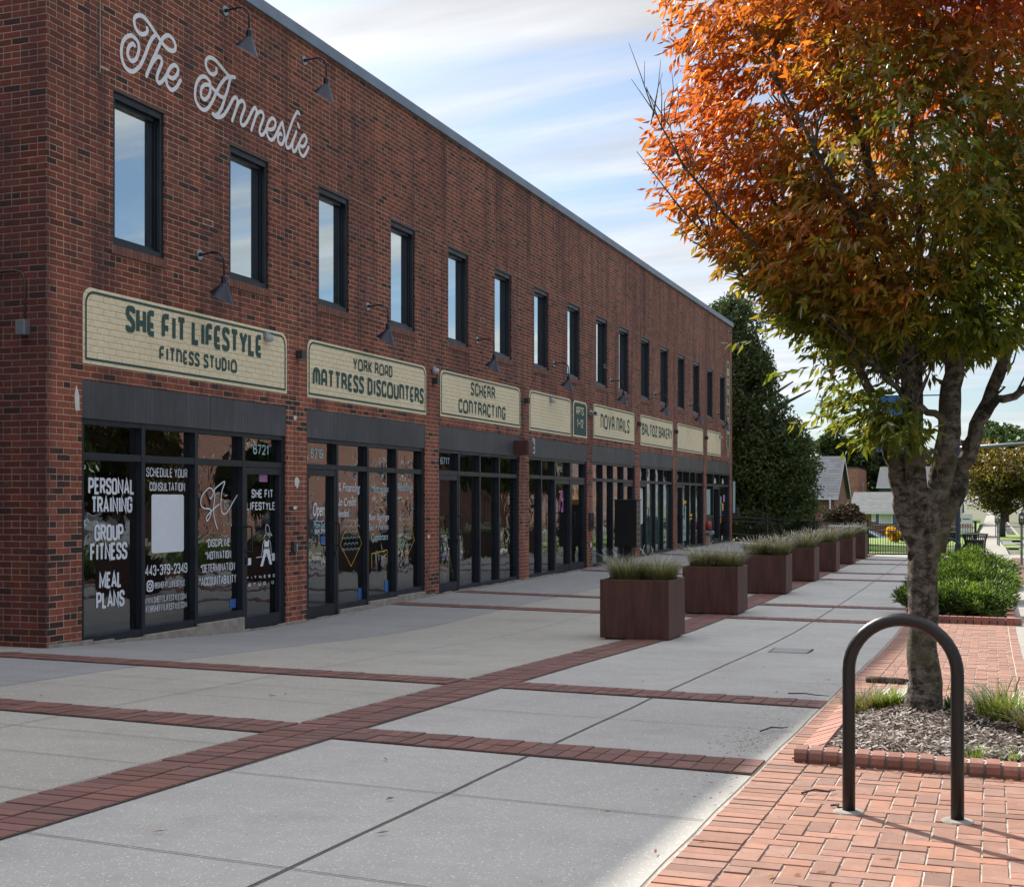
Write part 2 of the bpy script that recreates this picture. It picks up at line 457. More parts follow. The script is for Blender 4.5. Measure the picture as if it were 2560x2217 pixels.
def concrete(name, lo, hi, speck=.5):
    t = NT(name); pos = t.pos()
    big = t.noise(pos, .55, 5, .6); mid = t.noise(pos, 5, 5, .6); fine = t.noise(pos, 180, 3, .7)
    c = t.mix(t.mr(big, .3, .7), lo, hi)
    c = t.mix(t.mr(mid, .45, .8, 0, .30), c, tuple(x * .72 for x in lo))
    vo = t.n('ShaderNodeTexVoronoi'); vo.inputs['Scale'].default_value = 92
    wp = t.n('ShaderNodeVectorMath', operation='ADD'); t.l(pos, wp.inputs[0])
    nn = t.n('ShaderNodeTexNoise'); nn.inputs['Scale'].default_value = 40; t.l(pos, nn.inputs['Vector'])
    sc = t.n('ShaderNodeVectorMath', operation='SCALE'); t.l(nn.outputs['Color'], sc.inputs[0]); sc.inputs['Scale'].default_value = .02
    t.l(sc.outputs[0], wp.inputs[1]); t.l(wp.outputs[0], vo.inputs['Vector'])
    cs = t.sep(vo.outputs['Color'])
    size = t.mr(cs[0], .35, 1, .10, .42)
    sp = t.math('MULTIPLY', t.math('LESS_THAN', vo.outputs['Distance'], size), t.math('GREATER_THAN', cs[0], .40))
    c = t.mix(t.math('MULTIPLY', sp, t.mr(cs[1], 0, 1, .0, min(1, speck * 1.4))), c, (.74, .74, .74))
    dk = t.math('MULTIPLY', t.math('LESS_THAN', vo.outputs['Distance'], .22), t.math('GREATER_THAN', cs[2], .90))
    c = t.mix(t.math('MULTIPLY', dk, .75), c, (.09, .075, .06))
    blot = t.noise(pos, 1.7, 6, .7, .4)
    c = t.mix(t.mr(blot, .50, .72, 0, .30), c, tuple(x * .62 for x in lo))
    gum = t.n('ShaderNodeTexVoronoi'); gum.inputs['Scale'].default_value = 1.9; t.l(pos, gum.inputs['Vector'])
    gs = t.sep(gum.outputs['Color'])
    c = t.mix(t.math('MULTIPLY', t.math('LESS_THAN', gum.outputs['Distance'], t.mr(gs[0], 0, 1, .015, .05)), t.math('GREATER_THAN', gs[1], .45)), c, tuple(x * .52 for x in lo))
    c = t.mix(t.mr(fine, .3, .8, 0, .38), c, tuple(x * .55 for x in lo))
    t.base(c); t.rough(.9); t.p.inputs['Specular IOR Level'].default_value = .3
    t.bump(t.math('ADD', fine, t.math('MULTIPLY', sp, .5)), .5, .003)
    return t.m
M['conc_r'] = concrete('cool exposed aggregate concrete', (.335, .322, .295), (.405, .388, .355), .7)
M['conc_l'] = concrete('warm exposed aggregate concrete', (.31, .29, .25), (.37, .35, .305), .6)
M['conc_w'] = concrete('broom finished concrete by the wall', (.24, .24, .235), (.295, .29, .28), .35)
M['sidewalk'] = concrete('warm sidewalk concrete', (.25, .235, .205), (.31, .295, .255), .2)
M['curbc'] = plain('rough concrete kerb', (.24, .215, .185), .9, var=.25, scale=9, bump=.5)
def paver(name, mul=1., sat=(1, 1, 1)):
    t = NT(name); pos = t.pos()
    a = t.n('ShaderNodeVertexColor'); a.layer_name = 'tint'
    n = t.noise(pos, 14, 5, .65); f = t.noise(pos, 150, 3, .7)
    c = t.mix(t.mr(n, .35, .75, 0, .45), a.outputs['Color'], (.10, .045, .035))
    c = t.mix(t.mr(f, .4, .8, 0, .35), c, (.07, .03, .025))
    eff = t.noise(pos, 5, 5, .7)
    c = t.mix(t.mr(eff, .6, .8, 0, .35), c, (.42, .30, .25))
    t.base(c); t.rough(.85); t.bump(f, .5, .003)
    return t.m
M['paver'] = paver('clay paver')
M['joint_light'] = plain('pale jointing sand', (.36, .30, .25), .95, var=.35, scale=20, bump=.4)
M['joint_dark'] = plain('dark soil joint', (.07, .05, .042), .95, var=.4, scale=30)
def corten():
    t = NT('weathering steel'); pos = t.obj()
    st = t.noise(t.scale(pos, (9, 9, .8)), 1.6, 6, .65)
    n = t.noise(pos, 3.2, 5)
    c = t.mix(t.mr(st, .3, .72), (.030, .012, .010), (.105, .038, .025))
    c = t.mix(t.mr(n, .5, .8, 0, .5), c, (.10, .036, .022))
    c = t.mix(t.mr(t.noise(pos, 70, 3), .5, .8, 0, .4), c, (.028, .014, .013))
    t.base(c); t.rough(.58); t.p.inputs['Metallic'].default_value = .15
    t.bump(t.noise(pos, 60, 4), .25, .002)
    return t.m
M['corten'] = corten()
M['soil'] = plain('dark soil', (.035, .026, .02), .95, bump=.5)
def leaf_mat(name, trans=.5, rough=.45, gloss=.25, tb=1.0):
    t = NT(name); t.t.nodes.remove(t.p)
    a = t.n('ShaderNodeVertexColor'); a.layer_name = 'tint'
    n = t.noise(t.pos(), 30, 2)
    c = t.mix(t.mr(n, .3, .7, 0, .35), a.outputs['Color'], (.04, .03, .015))
    d = t.n('ShaderNodeBsdfDiffuse'); t.l(c, d.inputs['Color'])
    tr = t.n('ShaderNodeBsdfTranslucent')
    tc_ = t.mix(1.0, a.outputs['Color'], (tb, tb * .95, tb * .7), 'MULTIPLY')
    t.l(tc_, tr.inputs['Color'])
    m1 = t.n('ShaderNodeMixShader'); m1.inputs[0].default_value = trans
    t.l(d.outputs[0], m1.inputs[1]); t.l(tr.outputs[0], m1.inputs[2])
    g = t.n('ShaderNodeBsdfGlossy'); g.inputs['Roughness'].default_value = rough
    g.inputs['Color'].default_value = (.55, .6, .65, 1)
    fr = t.n('ShaderNodeFresnel'); fr.inputs['IOR'].default_value = 1.4
    m2 = t.n('ShaderNodeMixShader'); t.l(t.math('MULTIPLY', fr.outputs[0], gloss * 1.6), m2.inputs[0])
    t.l(m1.outputs[0], m2.inputs[1]); t.l(g.outputs[0], m2.inputs[2])
    t.l(m2.outputs[0], t.out.inputs['Surface'])
    return t.m
M['leaf'] = leaf_mat('autumn leaf', .55, .45, .10, 1.3)
M['leaf_dark'] = leaf_mat('evergreen leaf', .25, .5, .05)
M['leaf_yew'] = leaf_mat('yew needle', .35, .5, .12, 1.2)
M['blade'] = leaf_mat('grass blade', .4, .5, .15, 1.1)
def bark():
    t = NT('mottled bark'); pos = t.pos()
    n = t.noise(t.scale(pos, (1, 1, 1.5)), 16, 6, .7); b = t.noise(pos, 4, 5, .6); f = t.noise(pos, 90, 4, .7)
    c = t.mix(t.mr(n, .42, .60), (.045, .035, .028), (.235, .195, .16))
    c = t.mix(t.mr(b, .48, .62, 0, .8), c, (.11, .10, .055))
    c = t.mix(t.mr(f, .60, .70, 0, .9), c, (.36, .34, .27))
    c = t.mix(t.mr(t.noise(t.scale(pos, (1, 1, .55)), 6.3, 4), .60, .65, 0, .88), c, (.022, .019, .016))
    t.base(c); t.rough(.9); t.p.inputs['Specular IOR Level'].default_value = .2
    t.bump(t.math('ADD', t.math('MULTIPLY', n, 1.6), f), 1.0, .022)
    return t.m
M['bark'] = bark()
M['bark_dark'] = plain('dark bark', (.05, .04, .035), .9, var=.3, bump=.5)
def rackmat():
    t = NT('bronze powder coat'); pos = t.pos()
    t.base(t.ramp(t.noise(pos, 6, 5), [(.3, (.008, .0065, .006)), (.7, (.016, .012, .011))]))
    t.rough(t.mr(t.noise(pos, 30, 4), .3, .7, .30, .46)); t.p.inputs['Specular IOR Level'].default_value = .38
    return t.m
M['rack'] = rackmat()
def mulch():
    t = NT('shredded mulch'); pos = t.pos()
    n = t.noise(pos, 60, 5, .7); c = t.ramp(n, [(.3, (.03, .02, .015)), (.6, (.12, .085, .065)), (.8, (.26, .21, .18))])
    t.base(c); t.rough(.95); t.bump(n, 1, .02)
    return t.m
M['mulch'] = mulch()
M['chip'] = paver('wood chip')
def grass_ground(name, a, b):
    t = NT(name); pos = t.pos()
    n = t.noise(pos, 1.2, 5); f = t.noise(pos, 60, 4, .7)
    c = t.mix(t.mr(n, .3, .7), a, b); c = t.mix(t.mr(f, .4, .8, 0, .5), c, tuple(x * .4 for x in a))
    t.base(c); t.rough(.9); t.bump(f, .8, .02); return t.m
M['lawn'] = grass_ground('lawn', (.11, .18, .022), (.17, .25, .035))
M['earth'] = grass_ground('rough ground', (.07, .08, .04), (.11, .11, .06))
M['asphalt'] = concrete('asphalt', (.10, .105, .11), (.15, .155, .16), .2)
def shingle(name, a, b, w=.3, h=.12, axis=0):
    t = NT(name); pos = t.pos(); s = t.sep(pos)
    v = t.math('DIVIDE', t.math('ADD', s[2], 20), h); row = t.math('FLOOR', v); fv = t.math('FRACT', v)
    un = t.math('ADD', t.math('DIVIDE', t.math('ADD', s[axis], 90), w), t.math('MULTIPLY', t.math('MODULO', row, 2), .5))
    wn_ = t.n('ShaderNodeTexWhiteNoise', noise_dimensions='2D'); t.l(t.comb(t.math('FLOOR', un), row), wn_.inputs['Vector'])
    c = t.mix(wn_.outputs['Value'], a, b)
    c = t.mix(t.math('LESS_THAN', fv, .16), c, tuple(x * .35 for x in a))
    t.base(c); t.rough(.85); return t.m
M['slate'] = shingle('grey slate shingles', (.05, .058, .07), (.09, .10, .12), .35, .17)
M['shingle'] = shingle('asphalt shingles', (.085, .09, .095), (.12, .125, .13), .4, .09)
M['shingle_dark'] = shingle('dark shingles', (.045, .05, .065), (.07, .075, .09))
M['trim'] = plain('white trim', (.55, .60, .62), .6)
M['shutter'] = plain('slate blue shutter', (.07, .11, .18), .6)
M['pane_far'] = plain('pale curtained pane', (.42, .46, .44), .3)
M['pane_dark'] = plain('dark pane', (.03, .035, .045), .15)
M['car'] = plain('dark blue car paint', (.018, .026, .05), .2, metal=.3)
M['car_top'] = plain('silver paint and roof highlight', (.30, .33, .37), .25, metal=.5)  # also carries the dark car's roof highlight, put into the colour
M['rubber'] = plain('tyre rubber', (.015, .015, .015), .8)
M['banner'] = plain('blue banner cloth', (.03, .12, .30), .7, var=.25, scale=1.5)
M['mast'] = plain('grey steel mast', (.14, .16, .19), .45, metal=.5)
M['post'] = plain('black green painted steel', (.03, .045, .07), .4, metal=.3)
M['signred'] = plain('red sign print', (.42, .05, .05), .6)
M['pot'] = plain('dark grey pot', (.035, .05, .065), .7)
M['debris'] = paver('dry leaf')
M['flower'] = plain('yellow petals', (.75, .62, .05), .7)
# ------------------------------------------------------------------ pavement, road, terrain (the setting)
def struct(name, o): o['kind'] = 'structure'; return o
SK = -.085                      # the paving bands run slightly askew of the facade
def sheet(name, mat, xs, ys, dz, f=gz, skew=0., x0=0.):
    v = []; n = len(ys)
    for x in xs:
        for y in ys:
            yy = y + skew * (x - x0)
            v.append((x, yy, f(x, yy) + dz))
    fcs = [(i * n + j, (i + 1) * n + j, (i + 1) * n + j + 1, i * n + j + 1) for i in range(len(xs) - 1) for j in range(n - 1)]
    mb = MB(); mb.v = v; mb.f = fcs; mb.mi = [0] * len(fcs); mb.c = [(1, 1, 1)] * len(v)
    return mb.build(name, mat, smooth=True)
def fr(a, b, st):
    n = max(1, int(round((b - a) / st))); return [a + (b - a) * i / n for i in range(n + 1)]
YF = fr(-6, 20, .5) + fr(20, 48, 1.)[1:]
def terr(x, y):
    z = gz(max(min(x, 2), -3.5), y)
    return z - .10
ys_far = fr(-60, -10, 10) + fr(-10, 50, 2)[1:] + fr(50, 160, 5)[1:] + [200, 260, 340, 450, 600, 900, 1400]
struct('g', sheet('ground', M['earth'], [-900, -300, -120, -60, -30, -15, -8.6, -6, -3.5, -1, 2, 20, 50, 120, 300, 900], ys_far, 0, terr))
# plaza slabs
struct('p', sheet('plaza_paving', M['conc_r'], fr(-3.55, -1.0, .5), YF, -.004))
xl = [-6.9, -6.2, -5.45, -4.7, -3.9]
struct('p', sheet('plaza_paving', M['conc_l'], xl, YF, -.004))
struct('p', sheet('plaza_paving', M['conc_w'], [-8.95, -8.2, -7.5, -6.9], YF, -.004))
struct('p', sheet('plaza_paving', M['conc_l'], [-30, -20, -14, -10, -8.95], fr(-6, 10.8, 1.2), -.004, lambda x, y: gz(-8.9, y)))
struct('b', sheet('paving_bed', M['joint_dark'], fr(-3.93, -3.49, .22), YF, 0.000))
# brick bands: every clay paver is its own little block in one surface mesh
rng = random.Random(5)
def brick_col(base, r):
    k = rng.uniform(.78, 1.18) * (.8 if rng.random() < .06 else 1); h = rng.uniform(-.10, .08)
    return (base[0] * k * (1 + h), base[1] * k, base[2] * k * (1 - h))
def add_paver(mb, cx, cy, lx, ly, f, base, top=.006, ang=0., gap=.004):
    mb.cur = brick_col(base, rng)
    hx, hy = lx / 2 - gap, ly / 2 - gap
    t = rng.uniform(-.0022, .0022)
    P = []
    for sx, sy in ((-1, -1), (1, -1), (1, 1), (-1, 1)):
        px, py = sx * hx, sy * hy
        X = cx + px * math.cos(ang) - py * math.sin(ang); Y = cy + px * math.sin(ang) + py * math.cos(ang)
        P.append((X, Y, f(X, Y)))
    b = [mb.vert((x, y, z - .004)) for x, y, z in P]
    c = .0022
    tp = [mb.vert((x + (c if x < cx else -c), y + (c if y < cy else -c), z + top + t)) for x, y, z in P]
    mb.face(tp)
    for i in range(4): mb.face((b[i], b[(i + 1) % 4], tp[(i + 1) % 4], tp[i]))
RED = (.165, .072, .056)
mb = MB()
y = -4.
while y < 47:
    for k in range(2):
        add_paver(mb, -3.93 + .11 + .22 * k, y, .22, .102, gz, RED)
    y += .102
struct('b', mb.build('brick_band', M['paver'], color=True))
BANDS = [6.42, 9.14, 18.15, 20.85, 28.3, 31.0, 35.9, 38.6]
mb = MB(); jb = MB()
for k, yb in enumerate(BANDS):
    for x0, x1 in ((-8.85, -3.94), (-3.48, -1.09)):
        nx = int((x1 - x0) / .103)
        for r in range(2):
            for i in range(nx):
                X = x0 + (i + .5) * (x1 - x0) / nx
                Y = yb + .105 + .205 * r + SK * (X + 1.1)
                add_paver(mb, X, Y, (x1 - x0) / nx, .2, gz, RED, .007, gap=.003)
        a = [(x0, yb + SK * (x0 + 1.1)), (x1, yb + SK * (x1 + 1.1)), (x1, yb + .41 + SK * (x1 + 1.1)), (x0, yb + .41 + SK * (x0 + 1.1))]
        n = 8
        for i in range(n):
            q = []
            for (t0, dy) in ((i, 0), (i + 1, 0), (i + 1, .41), (i, .41)):
                X = x0 + (x1 - x0) * t0 / n; Y = yb + dy + SK * (X + 1.1); q.append((X, Y, gz(X, Y) + .003))
            jb.quad(*q)
struct('b', mb.build('brick_band', M['paver'], color=True))
struct('b', jb.build('paving_bed', M['joint_dark']))
# saw-cut joints in the slabs
mb = MB()
def joint(x0, y0, x1, y1, w=.006, dz=.0015):
    n = max(2, int(math.hypot(x1 - x0, y1 - y0) / .45))
    dx_, dy_ = x1 - x0, y1 - y0; L = math.hypot(dx_, dy_); nx, ny = -dy_ / L * w / 2, dx_ / L * w / 2
    wob = [rng.uniform(-.004, .004) for _ in range(n + 1)]
    for i in range(n):
        a = i / n; b = (i + 1) / n
        A = (x0 + dx_ * a + wob[i], y0 + dy_ * a); B = (x0 + dx_ * b + wob[i + 1], y0 + dy_ * b)
        q = [(A[0] + nx, A[1] + ny), (A[0] - nx, A[1] - ny), (B[0] - nx, B[1] - ny), (B[0] + nx, B[1] + ny)]
        mb.poly([(x, y, gz(x, y) + dz) for x, y in q][::-1])
joint(-2.28, -4, -2.28, 47, .011)
joint(-5.45, -4, -5.45, 47, .006); joint(-6.9, -4, -6.9, 47, .007)
RJ = [2.5, 3.92, 5.33, 7.95, 10.7, 12.0, 13.3, 14.6, 15.9, 17.0, 22.3, 23.8, 25.3, 26.8, 33.4, 40.4, 42]
LJ = [2.3, 3.35, 4.55, 5.3, 5.98, 7.7, 8.4, 10.6, 11.7, 12.9, 14.1, 15.3, 16.6, 19.4, 22.2, 23.5, 24.9, 26.4, 29.8, 33.2, 34.5, 37.2, 40.2, 42, 44]
for yj in RJ: joint(-3.49, yj + SK * (-2.4), -1.1, yj, .006)
for yj in LJ: joint(-8.85, yj + SK * (-7.75), -3.94, yj + SK * (-2.84), .005)
for xx in (-3.94, -3.485, -1.085): joint(xx, -4, xx, 47, .008, .004)
struct('j', mb.build('paving_joints', M['joint_dark']))
# herringbone clay paving on the street side
WARM = (.275, .135, .090)
struct('b', sheet('paving_bed', M['joint_light'], fr(-1.08, .30, .35), YF, .001))
mb = MB()
bx0, bx1 = -1.07, .28
Lb, Wb = .186, .093
def f2(x, y): return gz(x, y) + .002
def ok(x, y): return not (-.97 < x < .42 and 6.85 < y < 9.2) and not (-1.05 < x < .3 and 18.75 < y < 30.2)
ncx = int((bx1 - bx0) / Wb) + 8
for r in range(-20, 300):
    for c_ in range(-6, ncx):
        k = (c_ - r) % 4
        x = bx0 + .20 + c_ * Wb; y = 2.0 + r * Wb
        if y > 30.5: continue
        if y > 18.55: continue
        if k == 0: cxp, cyp, lx, ly = x + Wb, y + Wb / 2, Lb, Wb
        elif k == 2: cxp, cyp, lx, ly = x + Wb / 2, y, Wb, Lb
        else: continue
        xa, xb = max(cxp - lx / 2, bx0 + .2), min(cxp + lx / 2, bx1 - .08)
        if xb - xa < .03: continue
        cxp, lx = (xa + xb) / 2, xb - xa
        if ok(cxp, cyp): add_paver(mb, cxp, cyp, lx, ly, f2, WARM, top=.0045, gap=.0030)
y = 2.0
while y < 18.6:                                        # edge courses against slab and sidewalk
    if ok(bx0 + .1, y): add_paver(mb, bx0 + .1, y, .2, Wb, f2, WARM)
    if ok(bx1 - .03, y): add_paver(mb, bx1 - .03, y, Wb, .1, f2, WARM)
    y += Wb
struct('b', mb.build('herringbone_paving', M['paver'], color=True))
# sidewalk, street, verges
YS = fr(-30, 60, 3) + fr(60, 160, 5)[1:] + [190, 230, 300, 400, 600, 900]
struct('s', sheet('sidewalk', M['sidewalk'], [.285, 1.0, 1.9], fr(-30, 46, 2), .002))
struct('s', sheet('sidewalk', M['sidewalk'], [-1.0, -.4, .28], fr(30.3, 46, 1), .002))
struct('s', sheet('sidewalk', M['sidewalk'], [-.9, 0, .55], fr(46, 160, 4) + [200, 260, 400], .002))
struct('r', sheet('road', M['asphalt'], [2.05, 5, 10, 16.5], YS, -.12))
struct('r', sheet('road', M['asphalt'], [1.25, 2.05], fr(66, 160, 5) + [200, 260, 400], -.10))
struct('s', sheet('sidewalk', M['sidewalk'], [16.7, 18.2, 20], YS, .002))
struct('s', sheet('verge', M['lawn'], [.56, .9, 1.22], fr(58, 66, 2), .02))
struct('s', sheet('verge', M['lawn'], [.56, .9, 3.2], fr(92, 108, 4), .03))
struct('s', sheet('verge', M['lawn'], [.56, .9, 1.22], fr(72, 76, 2), .02))
struct('s', sheet('verge', M['lawn'], [1.0, 1.3, 1.85], fr(42, 55, 3), .02))
struct('r', sheet('parking_bay', M['asphalt'], [.60, 1.22], fr(76.5, 91.5, 5), .004))
struct('r', sheet('parking_bay', M['asphalt'], [.60, 1.22], fr(108.5, 140, 5), .004))
mb = MB()
for a, b in zip(YS, YS[1:]):
    for x0, x1 in ((1.9, 2.04), (16.55, 16.69)):
        z0, z1 = gz(2, a), gz(2, b)
        mb.quad((x0, a, z0 + .01), (x1, a, z0 + .01), (x1, b, z1 + .01), (x0, b, z1 + .01))
        mb.quad((x1, a, z0 - .2), (x1, b, z1 - .2), (x1, b, z1 + .01), (x1, a, z0 + .01))
        mb.quad((x0, a, z0 - .2), (x0, a, z0 + .01), (x0, b, z1 + .01), (x0, b, z1 - .2))
struct('k', mb.build('kerb', M['sidewalk']))
mb = MB()
yy = -10
while yy < 46:
    mb.quad((.29, yy, gz(1, yy) + .006), (1.9, yy, gz(1, yy) + .006), (1.9, yy + .012, gz(1, yy) + .006), (.29, yy + .012, gz(1, yy) + .006)); yy += 1.5
yy = 46.5
while yy < 150:
    mb.quad((-.9, yy, gz(0, yy) + .008), (.55, yy, gz(0, yy) + .008), (.55, yy + .03, gz(0, yy) + .008), (-.9, yy + .03, gz(0, yy) + .008)); yy += 3
struct('j', mb.build('sidewalk_joints', M['joint_dark']))
mb = MB(); y = 28.
while y < 42:
    for c_ in range(5): add_paver(mb, .62 + .12 * c_, y, .12, .1, lambda x, y: gz(x, y) + .006, RED)
    y += .1
struct('b', mb.build('brick_strip', M['paver'], color=True))
mb = MB()
for yy in fr(-20, 300, 6):                             # centre line
    z = gz(2, yy) - .114; mb.quad((9.1, yy, z), (9.22, yy, z), (9.22, yy + 6.2, gz(2, yy + 6.2) - .114), (9.1, yy + 6.2, gz(2, yy + 6.2) - .114))
    mb.quad((9.36, yy, z), (9.48, yy, z), (9.48, yy + 6.2, gz(2, yy + 6.2) - .114), (9.36, yy + 6.2, gz(2, yy + 6.2) - .114))
struct('m', mb.build('road_marking', M['yellow']))
# lawn behind the picket fence, then the side street at its foot
def lawnz(x, y):
    if y < 62: return -.10 + .0 * x
    return -.10 - (y - 62) * .33 if y < 65 else -1.09
struct('l', sheet('lawn', M['lawn'], [-40, -20, -12, -6, -3, -1.0], [44.2, 46, 50, 54, 58, 62, 63, 64, 65], 0, lambda x, y: lawnz(x, y) if y > 44.5 else lawnz(x, y) - .0))
struct('r', sheet('side_street', M['asphalt'], [-60, -30, -10, -1.1], [65, 69, 74], 0, lambda x, y: -1.09))
struct('l', sheet('lawn', M['lawn'], [-60, -30, -10, -1.1], [74, 80, 90, 110, 170], 0, lambda x, y: -1.08 + .004 * (y - 74)))

# ------------------------------------------------------------------ the long brick building
XF = -8.877
bld = thing('brick_commercial_building', 'long two storey red brick building with shopfronts and narrow upstairs windows', 'building', (XF, 10.82, 0))
BW = bld
def P(o):                                             # parts are modelled in world metres: undo the parent's location
    return o
def part(mb, name, mat, parent, **k):
    o = mb.build(name, mat, **k)
    p = parent; off = Vector((0, 0, 0)); q = p
    while q is not None: off += Vector(q.location); q = q.parent
    o.parent = parent; o.location = -off
    return o
WIN = [11.88, 14.19, 16.49, 18.86, 21.2, 23.49, 25.8, 28.08, 30.37, 32.42, 34.66, 36.87, 39.1, 41.28, 43.47, 45.66]
WW, WZ0, WZ1 = .94, 4.35, 6.04
UN = [(11.36, 15.59), (16.15, 20.21), (20.79, 24.9), (25.48, 29.6), (30.05, 34.01), (34.53, 38.48), (38.99, 42.89), (43.38, 47.5)]
UT = [2.86, 2.87, 2.885, 2.90, 2.92, 2.935, 2.945, 2.95]
YE = 47.95; ZT = 7.9
opens = [(y, y + WW, WZ0, WZ1) for y in WIN] + [(a, b, -1, t) for (a, b), t in zip(UN, UT)]
ybr = sorted({10.82, YE, *[o[0] for o in opens], *[o[1] for o in opens]})
zbr = sorted({-.45, ZT, *[o[2] for o in opens if o[2] > -1], *[o[3] for o in opens]})
mb = MB()
for y0, y1 in zip(ybr, ybr[1:]):
    for z0, z1 in zip(zbr, zbr[1:]):
        ym, zm = (y0 + y1) / 2, (z0 + z1) / 2
        if any(a < ym < b and c < zm < d for a, b, c, d in opens): continue
        mb.quad((XF, y0, z0), (XF, y1, z0), (XF, y1, z1), (XF, y0, z1))
part(mb, 'front_wall', M['brick'], bld)
mb = MB()                                              # brick reveals of every opening
for a, b, c, d in opens:
    c = max(c, -.45); dp = .16 if c > 0 else .20
    mb.quad((XF, a, c), (XF, a, d), (XF - dp, a, d), (XF - dp, a, c))
    mb.quad((XF, b, c), (XF - dp, b, c), (XF - dp, b, d), (XF, b, d))
    mb.quad((XF, a, d), (XF, b, d), (XF - dp, b, d), (XF - dp, a, d))
    if c > 0: mb.quad((XF, a, c), (XF - dp, a, c), (XF - dp, b, c), (XF, b, c))
part(mb, 'wall_reveal', M['brick_side'], bld)
mb = MB()
mb.quad((-30, 10.82, -.45), (XF, 10.82, -.45), (XF, 10.82, ZT), (-30, 10.82, ZT))
part(mb, 'side_wall', M['brick_side'], bld)
mb = MB(); mb.quad((XF, YE, -.45), (-30, YE, -.45), (-30, YE, ZT), (XF, YE, ZT)); part(mb, 'end_wall', M['brick_side'], bld)
mb = MB()
mb.quad((-30, YE, -.45), (-30, 10.82, -.45), (-30, 10.82, ZT), (-30, YE, ZT))
part(mb, 'back_wall', M['brick_far_y'], bld)
mb = MB(); mb.quad((-30, 10.82, 7.7), (XF, 10.82, 7.7), (XF, YE, 7.7), (-30, YE, 7.7))
part(mb, 'roof', M['roofing'], bld)
mb = MB()
mb.box(XF - .3, XF + .05, 10.77, YE + .05, ZT, ZT + .16)
mb.box(-30.05, XF - .302, 10.77, 11.1, ZT, ZT + .16)
mb.box(-30.05, XF - .302, YE - .28, YE + .05, ZT, ZT + .16)
part(mb, 'coping', M['coping'], bld, bevel=.006)
# upstairs windows: frame, pane, blind, brick sill
for k, y in enumerate(WIN):
    mb = MB(); a, b = y + .004, y + WW - .004; x0, x1 = XF - .155, XF - .022; fw = .055
    mb.box(x0, x1, a, a + fw, WZ0 + .004, WZ1 - .03); mb.box(x0, x1, b - fw, b, WZ0 + .004, WZ1 - .03)
    mb.box(x0, x1, a + fw, b - fw, WZ0 + .004, WZ0 + .07); mb.box(x0, x1, a + fw, b - fw, WZ1 - .10, WZ1 - .03)
    for s_ in (.02, .045):                              # stepped inner sash
        mb.box(x0 + .004, x1 - .03 - s_ * 1.1, a + fw, a + fw + s_, WZ0 + .07, WZ1 - .10)
        mb.box(x0 + .006, x1 - .03 - s_ * 1.1, b - fw - s_, b - fw, WZ0 + .07, WZ1 - .10)
    mb.box(x0 + .004, x1 - .05, a + fw + .045, b - fw - .045, WZ0 + .07, WZ0 + .11)
    mb.box(x0 + .004, x1 - .05, a + fw + .045, b - fw - .045, WZ1 - .14, WZ1 - .10)
    w = part(mb, 'window', M['frame'], bld)
    mb = MB(); mb.box(XF - .14, XF + .003, a - .05, b + .05, WZ1 - .028, WZ1 + .002)
    part(mb, 'lintel', M['lintel'], w)
    mb = MB(); mb.quad((XF - .125, a + .1, WZ0 + .11), (XF - .125, b - .1, WZ0 + .11), (XF - .125, b - .1, WZ1 - .14), (XF - .125, a + .1, WZ1 - .14))
    part(mb, 'pane', M['glass_up'], w)
    mb = MB(); zb = WZ0 + .11 + (.25, .1, .15, .3)[k % 4]
    mb.quad((XF - .19, a + .02, zb), (XF - .19, b - .02, zb), (XF - .19, b - .02, WZ1), (XF - .19, a + .02, WZ1))
    part(mb, 'blind', M['blind'], w)
    mb = MB(); nb = 14
    for i in range(nb):
        yy0 = y - .02 + i * (WW + .04) / nb; mb.cur = brick_col((.19, .075, .055), rng)
        mb.box(XF - .02, XF + .022, yy0 + .004, yy0 + (WW + .04) / nb - .004, WZ0 - .10, WZ0 - .003)
    mb.cur = (.33, .27, .23)
    mb.box(XF - .02, XF + .016, y - .02, y + WW + .02, WZ0 - .099, WZ0 - .006)
    part(mb, 'sill', M['paver'], w, bevel=.003, color=True)
mb = MB()                                              # dark rooms behind the upstairs glass
mb.quad((XF - 2.2, 10.9, 3.4), (XF - 2.2, YE - .05, 3.4), (XF - 2.2, YE - .05, 7.4), (XF - 2.2, 10.9, 7.4))
mb.quad((XF - .2, 10.9, 3.4), (XF - .2, YE - .05, 3.4), (XF - 2.2, YE - .05, 3.4), (XF - 2.2, 10.9, 3.4))
mb.quad((XF - .2, 10.9, 7.4), (XF - 2.2, 10.9, 7.4), (XF - 2.2, YE - .05, 7.4), (XF - .2, YE - .05, 7.4))
part(mb, 'upper_rooms', M['interior'], bld)
# shop interiors
mb = MB(); XB = -13.2
for k, (a, b) in enumerate(UN):
    zf = gz(XF, (a + b) / 2) - .02
    mb.m = 0
    mb.quad((XB, a - .2, zf), (XB, b + .2, zf), (XB, b + .2, 2.9), (XB, a - .2, 2.9))
    mb.quad((XF - .2, a - .2, zf), (XB, a - .2, zf), (XB, a - .2, 2.9), (XF - .2, a - .2, 2.9))
    mb.quad((XF - .2, b + .2, zf), (XF - .2, b + .2, 2.9), (XB, b + .2, 2.9), (XB, b + .2, zf))
    mb.quad((XF - .2, a - .2, 2.9), (XB, a - .2, 2.9), (XB, b + .2, 2.9), (XF - .2, b + .2, 2.9))
    mb.m = 1
    mb.quad((XF - .2, a - .2, zf), (XF - .2, b + .2, zf), (XB, b + .2, zf), (XB, a - .2, zf))
part(mb, 'shop_interior', [M['interior'], M['int_floor']], bld)
# ------------------------------------------------------------------ stroke lettering
ROUND = .30
def GL(w, *st): return (w, st)
